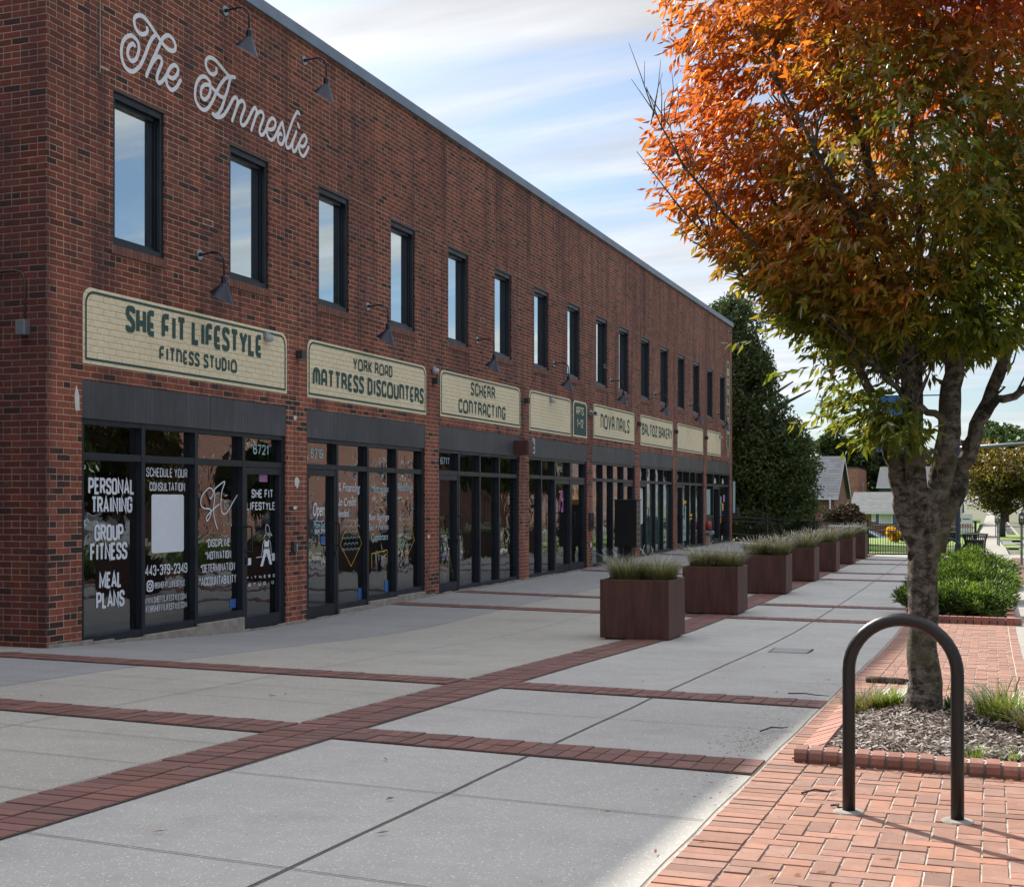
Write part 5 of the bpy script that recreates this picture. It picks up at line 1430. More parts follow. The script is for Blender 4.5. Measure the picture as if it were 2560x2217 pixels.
limb([tp(.02, -.1, .05), tp(.0, .25, .12), tp(.03, .6, .2), tp(.08, 1.3, .3), tp(.05, 2.6, .4)], [.05, .04, .035, .03, .01])
limb([tp(.04, -.2), tp(.10, .15, -.03), tp(.14, .5, -.05), tp(.17, .85, -.05), tp(.28, 1.6, 0), tp(.42, 2.5, .1), tp(.5, 3.4, .1)], [.08, .085, .075, .066, .045, .03, .01])
limb([tp(.07, -.3), tp(.16, .0), tp(.24, .2), tp(.33, .45, .02), tp(.46, .75, .05), tp(.7, 1.3, .1), tp(.95, 2.1, .2), tp(1.1, 3., .3)], [.07, .07, .062, .052, .045, .034, .022, .008])
limb([tp(.24, .22), tp(.30, .42, -.05), tp(.40, .60, -.1), tp(.62, .66, -.12), tp(.90, .73, -.15), tp(1.25, 1.05, -.1)], [.03, .032, .030, .026, .02, .008])
limb([tp(.15, .42, -.08), tp(.05, .50, -.16), tp(-.12, .56, -.2), tp(-.35, .76, -.3), tp(-.7, 1.1, -.4)], [.03, .026, .022, .018, .006])
limb([tp(-.1, .85, -.1), tp(-.35, 1.3, -.35), tp(-.7, 1.8, -.6), tp(-1.1, 2.4, -.8)], [.03, .024, .016, .006])
limb([tp(.2, 1.1, 0), tp(.4, 1.7, -.5), tp(.6, 2.5, -.9)], [.032, .022, .007])
limb([tp(-.2, 1.5, 0), tp(-.5, 2.1, .5), tp(-.8, 2.9, .8)], [.03, .02, .006])
limb([tp(.1, 1.4, .3), tp(.4, 2.0, .8), tp(.6, 2.8, 1.1)], [.03, .02, .006])
limb([tp(-.45, .85, -.1), tp(-.85, 1.15, .1), tp(-1.25, 1.6, .2)], [.02, .014, .005])
limb([tp(.7, 1.3, .1), tp(1.1, 1.6, -.1), tp(1.6, 2.1, -.2)], [.024, .016, .006])
# bare upright twigs in the upper right of the crown and dead spray at the left
for i in range(46):
    a0 = .45 + .7 * rs.random(); h0 = 1.35 + .7 * rs.random()
    lean = .25 + .9 * rs.random(); L_ = .8 + .7 * rs.random()
    p0 = tp(a0, h0, rs.uniform(-.4, .5)); p1 = tp(a0 + lean * L_ * .45, h0 + L_ * .6, rs.uniform(-.4, .5)); p2 = tp(a0 + lean * L_, h0 + L_, rs.uniform(-.5, .6))
    mb.tube([p0, p1, p2], [.008, .005, .002], 4, False)
dead = [tp(-.9, 1.35, -.2), tp(-1.25, 1.68, -.25), tp(-1.48, 1.95, -.25), tp(-1.62, 2.2, -.25), tp(-1.70, 2.42, -.25)]
mb.tube(dead, [.012, .009, .007, .004, .002], 5, False)
for i in range(26):
    k = rs.randint(1, 4); q = np.array(dead[k]) + rs.normal(size=3) * .04
    a = rs.uniform(-.9, .4); L_ = rs.uniform(.15, .38)
    e1 = q + RV * a * L_ * .5 + np.array([0, 0, L_ * .6]); e2 = q + RV * a * L_ * .6 + np.array([0, 0, L_]) + rs.normal(size=3) * .03
    mb.tube([q, e1, e2], [.004, .0025, .0012], 4, False)
# random twigs through the crown
def crown_r(h):                                        # reach of the crown at a height over eye level
    return lerp(h, [(.42, .15), (.6, .30), (.8, .46), (.98, .58), (1.2, .82), (1.35, 1.02), (1.6, 1.20), (2.1, 1.29), (2.7, 1.42), (3.3, 1.58), (4.0, 1.5), (4.6, .8), (5.0, .2)])
mb2 = mb
for i in range(260):
    p, r = limbs[rs.randint(len(limbs))]
    k = rs.randint(len(p) // 2, len(p)); q = np.array(p[k])
    if q[2] < EYE - TZ + .45: continue
    out = q * np.array([1, 1, 0]); out = out / (np.linalg.norm(out) + .2) * .6 + rs.normal(size=3) * .35; out[2] = .5 + .5 * rs.random()
    L_ = rs.uniform(.2, .45); e1 = q + out * L_ * .5; e2 = q + out * L_ + rs.normal(size=3) * .08
    mb.tube([q, e1, e2], [min(.009, r[k]), .006, .002], 4, False)
for i_, v_ in enumerate(mb.v):                         # knots and fluting in the bark
    x, y, z = v_; k_ = .0055 if z < 1.9 else .002
    o_ = math.sin(z * 21 + x * 30) + math.sin(z * 9 - y * 34 + 1) + math.sin(x * 55 + z * 4) * .7
    mb.v[i_] = (x + k_ * o_ * math.sin(z * 3 + 1), y + k_ * o_ * math.cos(z * 3), z)
mb.build('trunk', M['bark'], tree, smooth=True)
# leaf sprays
NS = 13000
hh = rs.uniform(.45, 4.9, NS * 3); ang = rs.uniform(0, 2 * math.pi, NS * 3)
rr = np.array([crown_r(h) for h in hh]) * np.sqrt(rs.uniform(.05, 1, NS * 3))
lobe = 1 + .13 * np.sin(ang * 5 + hh * 2.2) + .10 * np.sin(ang * 3 - hh * 3.7)
rr = rr * lobe
x_ = rr * np.cos(ang); y_ = rr * np.sin(ang)
# clumpy density: value noise from summed sines
# hanging lower sprays round the fork
ex = [(-.42, .58, -.1, .16, .12), (-.26, .44, -.25, .14, .09), (-.62, .80, 0, .16, .12), (-.80, 1.08, 0, .20, .12), (.05, .98, -.35, .36, .14), (.40, 1.02, -.4, .36, .14), (.72, 1.05, -.3, .36, .16), (1.0, 1.2, -.1, .4, .2), (-.2, .95, .2, .35, .16)]
m_ = 1300; ei = rs.randint(0, len(ex), m_); exa = np.array(ex)[ei]; q_ = rs.normal(size=(m_, 3)) * .55
ea = exa[:, 0] + q_[:, 0] * exa[:, 3]; eh = exa[:, 1] + q_[:, 1] * exa[:, 4]; eb = exa[:, 2] + q_[:, 2] * .3
x_ = np.concatenate([ea * RV[0] + eb * FV[0], x_]); y_ = np.concatenate([ea * RV[1] + eb * FV[1], y_]); hh = np.concatenate([eh, hh]); rr = np.concatenate([np.full(m_, 2.), rr]); NX = NS * 3 + m_
dn = np.sin(x_ * 4.1 + hh * 3.0) + np.sin(y_ * 4.7 - hh * 2.3 + 1) + np.sin((x_ + y_) * 3.1 + hh * 5.1 + 2) + .8 * np.sin(x_ * 9 + y_ * 7 + hh * 8)
a_side = x_ * RV[0] + y_ * RV[1]
thin = (a_side > .35) & (hh > 1.35) & (hh < 3.4) & (rs.random(NX) < .5)
core = (rr < .6) & (hh < .92)
low = (hh < .5) & (a_side > .1)
keep = (dn > -.40) & ~thin & ~core & ~low
NS += 1500; x_, y_, hh, a_side = x_[keep][:NS], y_[keep][:NS], hh[keep][:NS], a_side[keep][:NS]
NS = len(x_)
ctr = np.stack([x_, y_, hh + EYE - TZ], 1)
rad_dir = np.stack([x_, y_, np.zeros(NS)], 1); rad_dir /= np.linalg.norm(rad_dir, axis=1)[:, None] + 1e-6
tw = rad_dir * .8 + rs.normal(size=(NS, 3)) * .45; tw[:, 2] = tw[:, 2] * .5 - .15; tw /= np.linalg.norm(tw, axis=1)[:, None]
K = 7
base, dirs, ln, wd, tint = [], [], [], [], []
g_ = hh[:, None]; sd = a_side[:, None]
nzv = (.5 + .25 * np.sin(x_ * 3.1 + hh * 2.2) + .25 * np.sin(y_ * 2.7 - hh * 3.1 + 1.3))[:, None]
RED_, ORG, OLV, GRN, DKG = map(np.array, ((.40, .060, .030), (.50, .150, .022), (.32, .185, .024), (.22, .215, .024), (.11, .145, .018)))
nz2 = (np.sin(x_ * 6.3 - hh * 5.2 + 2) * np.sin(y_ * 5.1 + hh * 4.4))[:, None]
f = np.clip((g_ - 1.12 + (nzv - .5) * 1.5 + nz2 * .45 + .34 * np.abs(sd) - .05) / 2.0, 0, 1)
rdk = np.clip(.35 + 1.1 * (np.sin(x_ * 2.3 + hh * 1.9 + 1) * np.sin(y_ * 2.1 - hh * 1.3)), .05, .95)[:, None]
for k in range(K):
    t = (k + .5) / K
    side = np.cross(tw, rs.normal(size=(NS, 3))); side /= np.linalg.norm(side, axis=1)[:, None] + 1e-6
    sgn = 1 if k % 2 else -1
    b = ctr + tw * (t * .17)
    d = tw * .7 + side * .65 * sgn + rs.normal(size=(NS, 3)) * .15; d[:, 2] -= .55
    base.append(b); dirs.append(d); ln.append(rs.uniform(.045, .11, NS)); wd.append(rs.uniform(.019, .030, NS))
    q = rs.random((NS, 1)); ff = np.clip(f + (q - .5) * .42, 0, 1)
    c = np.where(ff > .78, ORG * (1 - (ff - .78) / .22 * rdk) + RED_ * ((ff - .78) / .22 * rdk), np.where(ff > .48, OLV * (1 - (ff - .48) / .3) + ORG * (ff - .48) / .3, np.where(ff > .2, GRN * (1 - (ff - .2) / .28) + OLV * (ff - .2) / .28, DKG * (1 - ff / .2 * .9) + GRN * (ff / .2 * .9))))
    tint.append(c * (.7 + .55 * rs.random((NS, 1))))
leaves('leaves', np.concatenate(base), np.concatenate(dirs), np.concatenate(ln), np.concatenate(wd), np.concatenate(tint), M['leaf'], rs, tree)

# ------------------------------------------------------------------ raised mulch bed with clay kerb
BX0, BX1, BY0, BY1 = -.97, .62, 6.86, 9.15
def bedz(x, y):
    d = math.hypot(x - TX, (y - TY) * .8)
    e = min(x - BX0 - .14, y - BY0, BY1 - y) / .35
    return gz(x, y) + .045 + .090 * max(0, 1 - d / 1.25) * min(1, max(0, e)) + .012 * math.sin(x * 9 + y * 5) * math.sin(y * 7 - x * 4)
bed = thing('mulch_bed', 'raised bed of shredded wood mulch edged in clay brick around the autumn tree', 'planting bed', (0, 0, 0))
mb = MB(); n = 46; m_ = 60
for i in range(n + 1):
    for j in range(m_ + 1):
        x = BX0 + .16 + (BX1 - BX0 - .16) * i / n; y = BY0 + .05 + (BY1 - BY0 - .05) * j / m_
        if y > 8.6 and x > .1: y = 8.6 + (y - 8.6) * .3
        mb.vert((x, y, bedz(x, y) + .006 * rs.normal()))
for i in range(n):
    for j in range(m_):
        a = i * (m_ + 1) + j; mb.face((a, a + m_ + 1, a + m_ + 2, a + 1))
mb.build('mulch', M['mulch'], bed, smooth=True)
NC = 9000
cx_ = rs.uniform(BX0 + .18, BX1, NC); cy_ = rs.uniform(BY0 + .03, BY1, NC)
V = []; F = []; T = []
for i in range(NC):
    x, y = cx_[i], cy_[i]; z = bedz(x, y) + rs.uniform(0.003, .014); a = rs.uniform(0, math.pi); L_ = rs.uniform(.008, .034) / 1.1; w_ = rs.uniform(.002, .006); ti = rs.uniform(-.5, .5)
    dx_, dy_ = math.cos(a) * L_, math.sin(a) * L_; nx, ny = -math.sin(a) * w_, math.cos(a) * w_
    k = len(V); V += [(x - dx_ - nx, y - dy_ - ny, z - ti * L_), (x + dx_ - nx, y + dy_ - ny, z + ti * L_), (x + dx_ + nx, y + dy_ + ny, z + ti * L_ + .003), (x - dx_ + nx, y - dy_ + ny, z - ti * L_ + .003)]
    F.append((k, k + 1, k + 2, k + 3)); g__ = rs.random(); c = (.06, .04, .03) if g__ < .35 else ((.20, .15, .115) if g__ < .6 else (.52, .47, .42)); T += [c] * 4
o = np_mesh('wood_chips', np.array(V), np.array(F), M['chip'], np.array(T), bed); o['kind'] = 'stuff'
mb = MB(); x = BX0 + .02; rng = random.Random(3)
while x < BX1:                                         # front: bricks on edge with rounded noses
    mb.cur = brick_col((.25, .105, .072), rng); w_ = .072
    z = gz(x, BY0) ; y0 = BY0 + SK * (x + 1) - .04; tt = rng.uniform(-.004, .004)
    prof = [(y0 + .012, z - .01), (y0, z + .03), (y0 + .005, z + .058 + tt), (y0 + .022, z + .074 + tt), (y0 + .11, z + .082 + tt), (y0 + .125, z + .02)]
    for xa, xb in ((x + .005, x + w_ - .005),):
        L_ = [mb.vert((xa, *p)) for p in prof]; R_ = [mb.vert((xb, *p)) for p in prof]
        for i in range(len(prof) - 1): mb.face((L_[i], R_[i], R_[i + 1], L_[i + 1]))
        mb.face(L_); mb.face(R_[::-1])
    x += w_ + .005
mb.build('brick_kerb', M['paver'], bed, color=True)
mb = MB(); mb.box(BX0 + .02, BX1, BY0 - .005, BY0 + .11, .1, .34); o = mb.build('kerb_mortar', M['joint_light'], bed)
for v_ in o.data.vertices:
    zz = gz(v_.co.x, v_.co.y); v_.co.z = zz + (.072 if v_.co.z > .2 else -.05); v_.co.y += SK * (v_.co.x + 1)
mb = MB(); y = BY0 + .10
while y < BY1:                                         # left: flush bricks laid across
    add_paver(mb, BX0 + .075, y, .16, .1, lambda a, b: gz(a, b) + .05 * min(1, max(0, (a - BX0) / .12)) + .012, (.36, .16, .115)); y += .104
mb.build('brick_edging', M['paver'], bed, color=True)
# grass clumps in the bed
def blades(name, cx, cy, fz, n, spread, h, tint, seed, parent=None, w=.004, lean=.5, plumes=0, mat='blade', sx=1., dead=.0, plume_col=(.55, .47, .33)):
    rs = np.random.RandomState(seed)
    V = []; T = []; F = []; seg = 5
    for i in range(n + plumes):
        pl = i >= n
        a = rs.uniform(0, 2 * math.pi); r0 = spread * math.sqrt(rs.random())
        x0, y0 = cx + math.cos(a) * r0 * sx, cy + math.sin(a) * r0
        hh_ = h * rs.uniform(.55, 1.05) * (1.22 if pl else 1); ln_ = lean * rs.uniform(.4, 1.3) * (.9 if pl else 1)
        az = a + rs.normal() * .6; ww = w * rs.uniform(.7, 1.2) * (.45 if pl else 1)
        t0 = np.array(tint[0]) * (1 - (u_ := rs.random())) + np.array(tint[1]) * u_
        if rs.random() < dead: t0 = np.array((.34, .27, .14)) * rs.uniform(.7, 1.2)
        k0 = len(V); z0 = fz(x0, y0)
        px, py = -math.sin(az), math.cos(az)
        for s_ in range(seg + 1):
            t = s_ / seg; ww_ = ww * (1 - t * .85)
            if pl:
                ww_ = ww if t < .75 else ww * 4.2 * (1 - abs(t - .9) * 3)
                ww_ = max(ww_, .001)
            rr_ = ln_ * hh_ * t ** 1.9
            X = x0 + math.cos(az) * rr_; Y = y0 + math.sin(az) * rr_; Z = z0 + hh_ * (t - .22 * ln_ * t ** 3)
            V += [(X - px * ww_, Y - py * ww_, Z), (X + px * ww_, Y + py * ww_, Z)]
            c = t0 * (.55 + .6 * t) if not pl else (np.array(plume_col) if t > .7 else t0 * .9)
            T += [c, c]
        for s_ in range(seg):
            b = k0 + 2 * s_; F.append((b, b + 1, b + 3, b + 2))
    return np_mesh(name, np.array(V), np.array(F), M[mat], np.array(T), parent)
GR = ((.14, .24, .03), (.26, .34, .05))
def tuft(label, cx, cy, n, spread, h, seed, gr=GR, **k):
    root = thing('grass_clump', label, 'grass', (cx, cy, bedz(cx, cy)), 0, 'grass clumps in the mulch bed')
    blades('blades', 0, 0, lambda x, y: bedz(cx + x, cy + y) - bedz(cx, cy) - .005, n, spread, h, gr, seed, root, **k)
tuft('leafy clump left of the tree trunk, behind the bike rack', -.72, 8.62, 420, .15, .17, 1, ((.16, .17, .06), (.26, .28, .08)), w=.005, lean=.9, dead=.3)
tuft('bright green grass clump just left of the tree trunk', -.60, 8.55, 260, .09, .17, 2, lean=.9, w=.004)
tuft('large bright grass clump with dry stalks right of the tree trunk', .09, 8.25, 620, .17, .24, 3, lean=.9, plumes=26, dead=.18, plume_col=(.25, .18, .10))
tuft('yellowing grass clump at the right edge of the bed', .24, 7.85, 260, .09, .18, 4, ((.3, .28, .05), (.45, .3, .05)), lean=1.1)
tuft('small grass tuft near the front kerb right of the bike rack', -.07, 7.05, 70, .06, .09, 5, lean=.9, w=.003)
tuft('tiny grass tuft at the far right of the front kerb', .09, 7.0, 60, .05, .08, 6, lean=.9, w=.003)
tuft('dry stalks standing at the left back of the bed', -.68, 8.75, 26, .2, .42, 8, ((.20, .15, .09), (.28, .22, .12)), lean=.35, w=.0016)
tuft('dry stalks standing at the right back of the bed', .12, 8.45, 36, .28, .36, 9, ((.20, .15, .09), (.28, .22, .12)), lean=.6, w=.0016)
root = thing('yellow_flower', 'yellow flower with green leaves just right of the tree trunk', 'flower', (-.22, 8.3, bedz(-.22, 8.3)), 0)
blades('leaves', 0, 0, lambda x, y: 0, 90, .035, .11, ((.07, .16, .03), (.12, .22, .04)), 21, root, w=.007, lean=.6)
mb = MB()
for k in range(9):
    a = k * .7; mb.poly([(0, 0, .12), (.03 * math.cos(a), .03 * math.sin(a), .135), (.022 * math.cos(a + .35), .022 * math.sin(a + .35), .15), (.03 * math.cos(a + .6), .03 * math.sin(a + .6), .13)])
mb.build('petals', M['flower'], root)
# small stump stone and fallen stick on the paving behind the bed
root = thing('broken_branch', 'short grey broken branch lying on the paving left of the tree', 'branch', (-.78, 10.9, gz(-.78, 10.9) + .02))
mb = MB(); mb.tube([(-.16, .02, .01), (-.05, 0, .012), (.07, .01, .01), (.2, -.01, .008)], [.03, .028, .026, .02], 8); mb.build('branch', M['bark'], root, smooth=True)

# ------------------------------------------------------------------ bike racks
def rack():
    root = thing('bike_rack', 'x', 'bike rack', (0, 0, 0))
    w_, h_, r_ = .216, .812, .0265
    mb = MB(); pts = [(-w_, 0, -.03), (-w_, 0, .2), (-w_, 0, .42), (-w_, 0, h_ - w_)]
    pts += [(-w_ * math.cos(R(a)), 0, h_ - w_ - r_ * 0 + (w_ - r_ * 0) * math.sin(R(a))) for a in range(9, 172, 9)]
    pts += [(w_, 0, h_ - w_), (w_, 0, .42), (w_, 0, .2), (w_, 0, -.03)]
    mb.tube(pts, r_, 24); mb.build('tube', M['rack'], root, smooth=True)
    for s_ in (-1, 1):
        mb = MB(); mb.lathe((s_ * w_, 0, 0), [(.066, .0), (.060, .006), (.035, .009)], 20); mb.build('concrete_footing', M['curbc'], root, smooth=False)
    return root
rk = rack(); rk.location = (-.345, 5.675, gz(-.345, 5.675) + .007); rk.rotation_euler = (0, 0, R(-2)); tag(rk, 'black inverted U bike rack in the foreground on the clay paving', 'bike rack', 'inverted U bike racks')
r2 = copy_tree(rk); r2.location = (-1.0 + .12, 31.3, gz(-.9, 31.3)); r2.rotation_euler = (0, 0, R(10)); tag(r2, 'distant black bike rack behind the yew bushes', 'bike rack', 'inverted U bike racks')

# ------------------------------------------------------------------ corten planters with fountain grass
def planter():
    root = thing('corten_planter', 'x', 'planter', (0, 0, 0)); w_ = .405; h_ = .70
    mb = MB(); t_ = .022
    z0 = .03
    for x0, x1, y0, y1 in ((-w_, w_, -w_, -w_ + t_), (-w_, w_, w_ - t_, w_), (-w_, -w_ + t_, -w_ + t_, w_ - t_), (w_ - t_, w_, -w_ + t_, w_ - t_)): mb.box(x0, x1, y0, y1, z0, h_)
    mb.build('steel_box', M['corten'], root, bevel=.003)
    mb = MB(); mb.box(-w_ + .05, w_ - .05, -w_ + .05, w_ - .05, -.05, z0 + .01); mb.build('recessed_base', M['blackm'], root)
    mb = MB(); mb.quad((-w_ + t_, -w_ + t_, h_ - .05), (w_ - t_, -w_ + t_, h_ - .05), (w_ - t_, w_ - t_, h_ - .05), (-w_ + t_, w_ - t_, h_ - .05)); mb.build('soil', M['soil'], root)
    return root
pl0 = planter()
PY = [14.64, 18.95, 23.67, 27.7, 31.75, 35.7, 39.4]
ordn = ['nearest', 'second nearest', 'third', 'fourth', 'fifth', 'sixth', 'farthest']
for k, y in enumerate(PY):
    o = pl0 if k == 0 else copy_tree(pl0)
    zc = gz(-3.85, y + .4) - .01
    o.location = (-3.83, y + .405, zc); o.rotation_euler = (0, 0, R(-.5 + .4 * (k % 3)))
    tag(o, f'{ordn[k]} rust brown square steel planter in the row', 'planter', 'rust brown steel planters in a row')
    root = thing('fountain_grass', f'fountain grass growing in the {ordn[k]} steel planter' + (', mostly green' if k < 2 else ', full of pale seed heads'), 'ornamental grass', (-3.83, y + .405, zc + .66), 0, 'fountain grass in the steel planters')
    for s_, cxg in enumerate((-.19, .20)):
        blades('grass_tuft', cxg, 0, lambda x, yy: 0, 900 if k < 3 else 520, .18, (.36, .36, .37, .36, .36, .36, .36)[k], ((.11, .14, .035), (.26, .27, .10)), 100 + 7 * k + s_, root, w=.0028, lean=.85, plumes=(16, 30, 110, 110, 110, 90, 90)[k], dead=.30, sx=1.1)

# ------------------------------------------------------------------ yew bushes in their brick-edged bed
bb = thing('shrub_bed', 'long brick edged bed holding the yew bushes', 'planting bed', (0, 0, 0))
mb = MB(); x = -1.12; rng = random.Random(8)
while x < .3:
    mb.cur = brick_col((.30, .12, .09), rng); z = gz(x, 18.4); y0 = 18.62 + SK * (x + 1)
    mb.box(x + .003, x + .095, y0, y0 + .1, z - .02, z + .10); x += .1
mb.build('brick_kerb', M['paver'], bb, color=True, bevel=.004)
for xa, xb in ((-1.13, -1.02), (.20, .31)):
    mb = MB(); y = 18.7
    while y < 30:
        mb.cur = brick_col((.30, .12, .09), rng)
        mb.box(xa, xb, y, y + .1, gz(xa, y) - .02, gz(xa, y) + .09); y += .1
    mb.build('brick_kerb', M['paver'], bb, color=True)
mb = MB(); mb.quad((-1.03, 18.7, gz(0, 18.7) + .06), (.21, 18.6, gz(0, 18.7) + .06), (.21, 30, gz(0, 30) + .06), (-1.03, 30, gz(0, 30) + .06)); mb.build('mulch', M['mulch'], bb)
def yew(label, x, y, rx, ry, h, seed, n=15000):
    rs = np.random.RandomState(seed)
    root = thing('yew_bush', label, 'bush', (x, y, gz(x, y) + .05), 0, 'yew bushes along the sidewalk')
    lb = []
    for i in range(26):
        a = rs.uniform(0, 2 * math.pi); q = rs.random() ** .5 * .85
        px, py = math.cos(a) * rx * q, math.sin(a) * ry * q
        top = h * (1 - .45 * q * q) * rs.uniform(.72, 1.02)
        lb.append((px, py, top * .55, rx * .34, ry * .28, top * .45))
    P_ = lobes_points(lb, n, rs, .72); P_ = P_[P_[:, 2] > .02]; n = len(P_)
    c0 = np.array([0, 0, h * .1]); d = (P_ - c0) / np.array([rx, ry, h]); d /= np.linalg.norm(d, axis=1)[:, None]
    d = d * .8 + rs.normal(size=(n, 3)) * .5; d[:, 2] += .35
    up = np.clip(P_[:, 2:3] / h, 0, 1)
    newg = (rs.random((n, 1)) < .35)
    cl_ = (np.sin(P_[:, 0:1] * 9 + seed) + np.sin(P_[:, 1:2] * 7 + P_[:, 2:3] * 11) > .2)
    newg = newg | (cl_ & (rs.random((n, 1)) < .55)); kp = (np.sin(P_[:, 0] * 8 + P_[:, 2] * 9 + seed) + np.sin(P_[:, 1] * 8 - P_[:, 2] * 6) > -1.35)
    T = np.where(newg, np.array((.17, .27, .035)), np.array((.035, .075, .014))) * (.65 + .6 * rs.random((n, 1)))
    P_, d, T = P_[kp], d[kp], T[kp]; n = len(P_)
    mb = MB()
    for i in range(12):
        a = i * .55; mb.tube([(0, 0, -.05), (math.cos(a) * rx * .3, math.sin(a) * ry * .3, h * .4), (math.cos(a) * rx * .6, math.sin(a) * ry * .6, h * .65)], [.03, .018, .006], 5, False)
    mb.build('stems', M['bark_dark'], root)
    leaves('foliage', P_, d, rs.uniform(.05, .10, n), rs.uniform(.012, .022, n), T, M['leaf_yew'], rs, root, fold=.5)
yew('largest and nearest yew bush spilling over the brick kerb', -.40, 19.85, .98, 1.0, .50, 31, 30000)
yew('second yew bush behind the nearest one', -.42, 23.2, .84, 1.1, .66, 32, 24000)
yew('third yew bush, right in front of the distant bike rack', -.40, 27.2, .80, 1.3, .76, 33, 20000)

# ------------------------------------------------------------------ street furniture farther on
def meter(x, y, lab):
    root = thing('parking_meter', lab, 'parking meter', (x, y, gz(x, y)), 0, 'parking meters along the kerb')
    mb = MB(); mb.tube([(0, 0, 0), (0, 0, 1.05)], .03, 10); mb.build('post', M['mast'], root)
    mb = MB(); mb.lathe((0, 0, 1.05), [(.05, 0), (.065, .03), (.075, .08), (.078, .20), (.072, .28), (.055, .335), (.025, .36)], 14); mb.build('head', M['dgrey'], root, smooth=True)
    mb = MB(); mb.quad((-.045, -.079, 1.13), (.045, -.079, 1.13), (.045, -.079, 1.19), (-.045, -.079, 1.19)); mb.build('label_plate', M['lawn'], root)
    mb = MB(); mb.quad((-.04, -.08, 1.22), (.04, -.08, 1.22), (.04, -.08, 1.29), (-.04, -.08, 1.29)); mb.build('display', M['paper'], root)
meter(.74, 36.6, 'nearest parking meter with a green band, on the brick strip at the right')
meter(.33, 62.0, 'middle parking meter on the distant sidewalk')
meter(.30, 70.5, 'far parking meter in front of the autumn street tree')
meter(.30, 100.0, 'farthest parking meter beyond the autumn street tree')
root = thing('trash_can', 'black slatted metal trash can behind the bushes', 'trash can', (-.40, 37.0, gz(-.4, 37)))
for i in range(30):
    a = 2 * math.pi * i / 30; mb = MB() if i == 0 else mb
    ca, sa = math.cos(a), math.sin(a)
    mb.tube([(ca * .23, sa * .23, .04), (ca * .26, sa * .26, .6), (ca * .31, sa * .31, .80)], .011, 4)
mb.build('slats', M['blackm'], root)
mb = MB(); mb.lathe((0, 0, .78), [(.30, 0), (.335, .01), (.335, .03), (.20, .045), (.19, .02)], 24, False); mb.build('rim', M['blackm'], root)
mb = MB(); mb.lathe((0, 0, .05), [(.2, 0), (.22, .6)], 20); mb.build('liner', M['dgrey'], root)
root = thing('street_lamp', 'dark fluted street lamp post with a blue banner arm, behind the tree', 'street lamp', (-.86, 38.4, gz(-.86, 38.4)))
mb = MB(); mb.lathe((0, 0, 0), [(.16, 0), (.16, .12), (.11, .2), (.085, .5), (.075, .52), (.062, .56), (.052, 4.9), (.07, 4.92), (.07, 5.0), (.03, 5.05)], 16); mb.build('post', M['post'], root)
mb = MB(); mb.lathe((0, 0, 5.05), [(.04, 0), (.10, .05), (.19, .35), (.17, .55), (.05, .72), (.02, .8)], 16); mb.build('lantern', M['lightgrey'], root, smooth=True)
mb = MB(); mb.tube([(0, 0, 2.45), (0, 0, 2.50)], .085, 14); mb.box(.05, .13, -.05, .05, 2.38, 2.48); mb.build('clamp', M['galv'], root)
mb = MB(); mb.tube([(0, 0, 3.05), (-2.35, -.3, 3.05)], .018, 8); mb.tube([(0, 0, 4.6), (-2.35, -.3, 4.6)], .018, 8); mb.build('banner_arm', M['post'], root)
root = thing('blue_banner', 'blue street banner hanging behind the tree fork', 'banner', (-2.7, 38.1, gz(-.86, 38.4)))
mb = MB(); nn_ = 14
for i in range(nn_):
    xa, xb = -.50 + .95 * i / nn_, -.50 + .95 * (i + 1) / nn_
    ya, yb = .035 * math.sin(i * .9), .035 * math.sin((i + 1) * .9)
    mb.quad((xa, ya, 3.07), (xb, yb, 3.07), (xb, yb, 4.58), (xa, ya, 4.58))
mb.build('cloth', M['banner'], root, smooth=True)
root = thing('traffic_signal_mast', 'grey traffic signal mast arm reaching over the far street', 'signal mast', (-2.6, 98, gz(0, 98)))
mb = MB(); mb.tube([(0, 0, 0), (0, 0, 6.6)], [.17, .13], 12); mb.build('mast_post', M['mast'], root)
mb = MB(); mb.tube([(0, 0, 6.25), (6, 0, 6.62), (13, 0, 6.85)], [.15, .12, .08], 12); mb.build('mast_arm', M['mast'], root, smooth=True)
for xx in (7.5, 10.5):
    mb = MB(); mb.box(xx - .18, xx + .18, -.15, .15, 5.5, 6.6); hd = mb.build('signal_head', M['blackm'], root)
# picket fence
FP_ = [(-16., 55.5), (-9.5, 49.5), (-3.75, 44.1), (-2.3, 42.5), (-.42, 39.6)]
fence = thing('picket_fence', 'black metal picket fence between the plaza and the lawn', 'fence', (0, 0, 0))
mbp = MB(); rail = MB(); posts = []
for (x0, y0), (x1, y1) in zip(FP_, FP_[1:]):
    L_ = math.hypot(x1 - x0, y1 - y0); n = int(L_ / .125)
    for i in range(n):
        t = i / n; x, y = x0 + (x1 - x0) * t, y0 + (y1 - y0) * t; z = gz(x, y)
        mbp.box(x - .009, x + .009, y - .009, y + .009, z + .05, z + 1.02)
    for z_ in (.12, .30, .78, .93):
        a, b = gz(x0, y0) + z_, gz(x1, y1) + z_
        rail.tube([(x0, y0, a), (x1, y1, b)], .017, 6)
    m_ = max(1, int(round(L_ / 2.3)))
    for i in range(m_): posts.append((x0 + (x1 - x0) * i / m_, y0 + (y1 - y0) * i / m_))
posts.append(FP_[-1])
mbp.build('pickets', M['blackm'], fence); rail.build('rails', M['blackm'], fence)
for x, y in posts:
    mb = MB(); z = gz(x, y); mb.box(x - .033, x + .033, y - .033, y + .033, z - .05, z + 1.08); mb.box(x - .04, x + .04, y - .04, y + .04, z + 1.08, z + 1.11); mb.build('post', M['blackm'], fence)
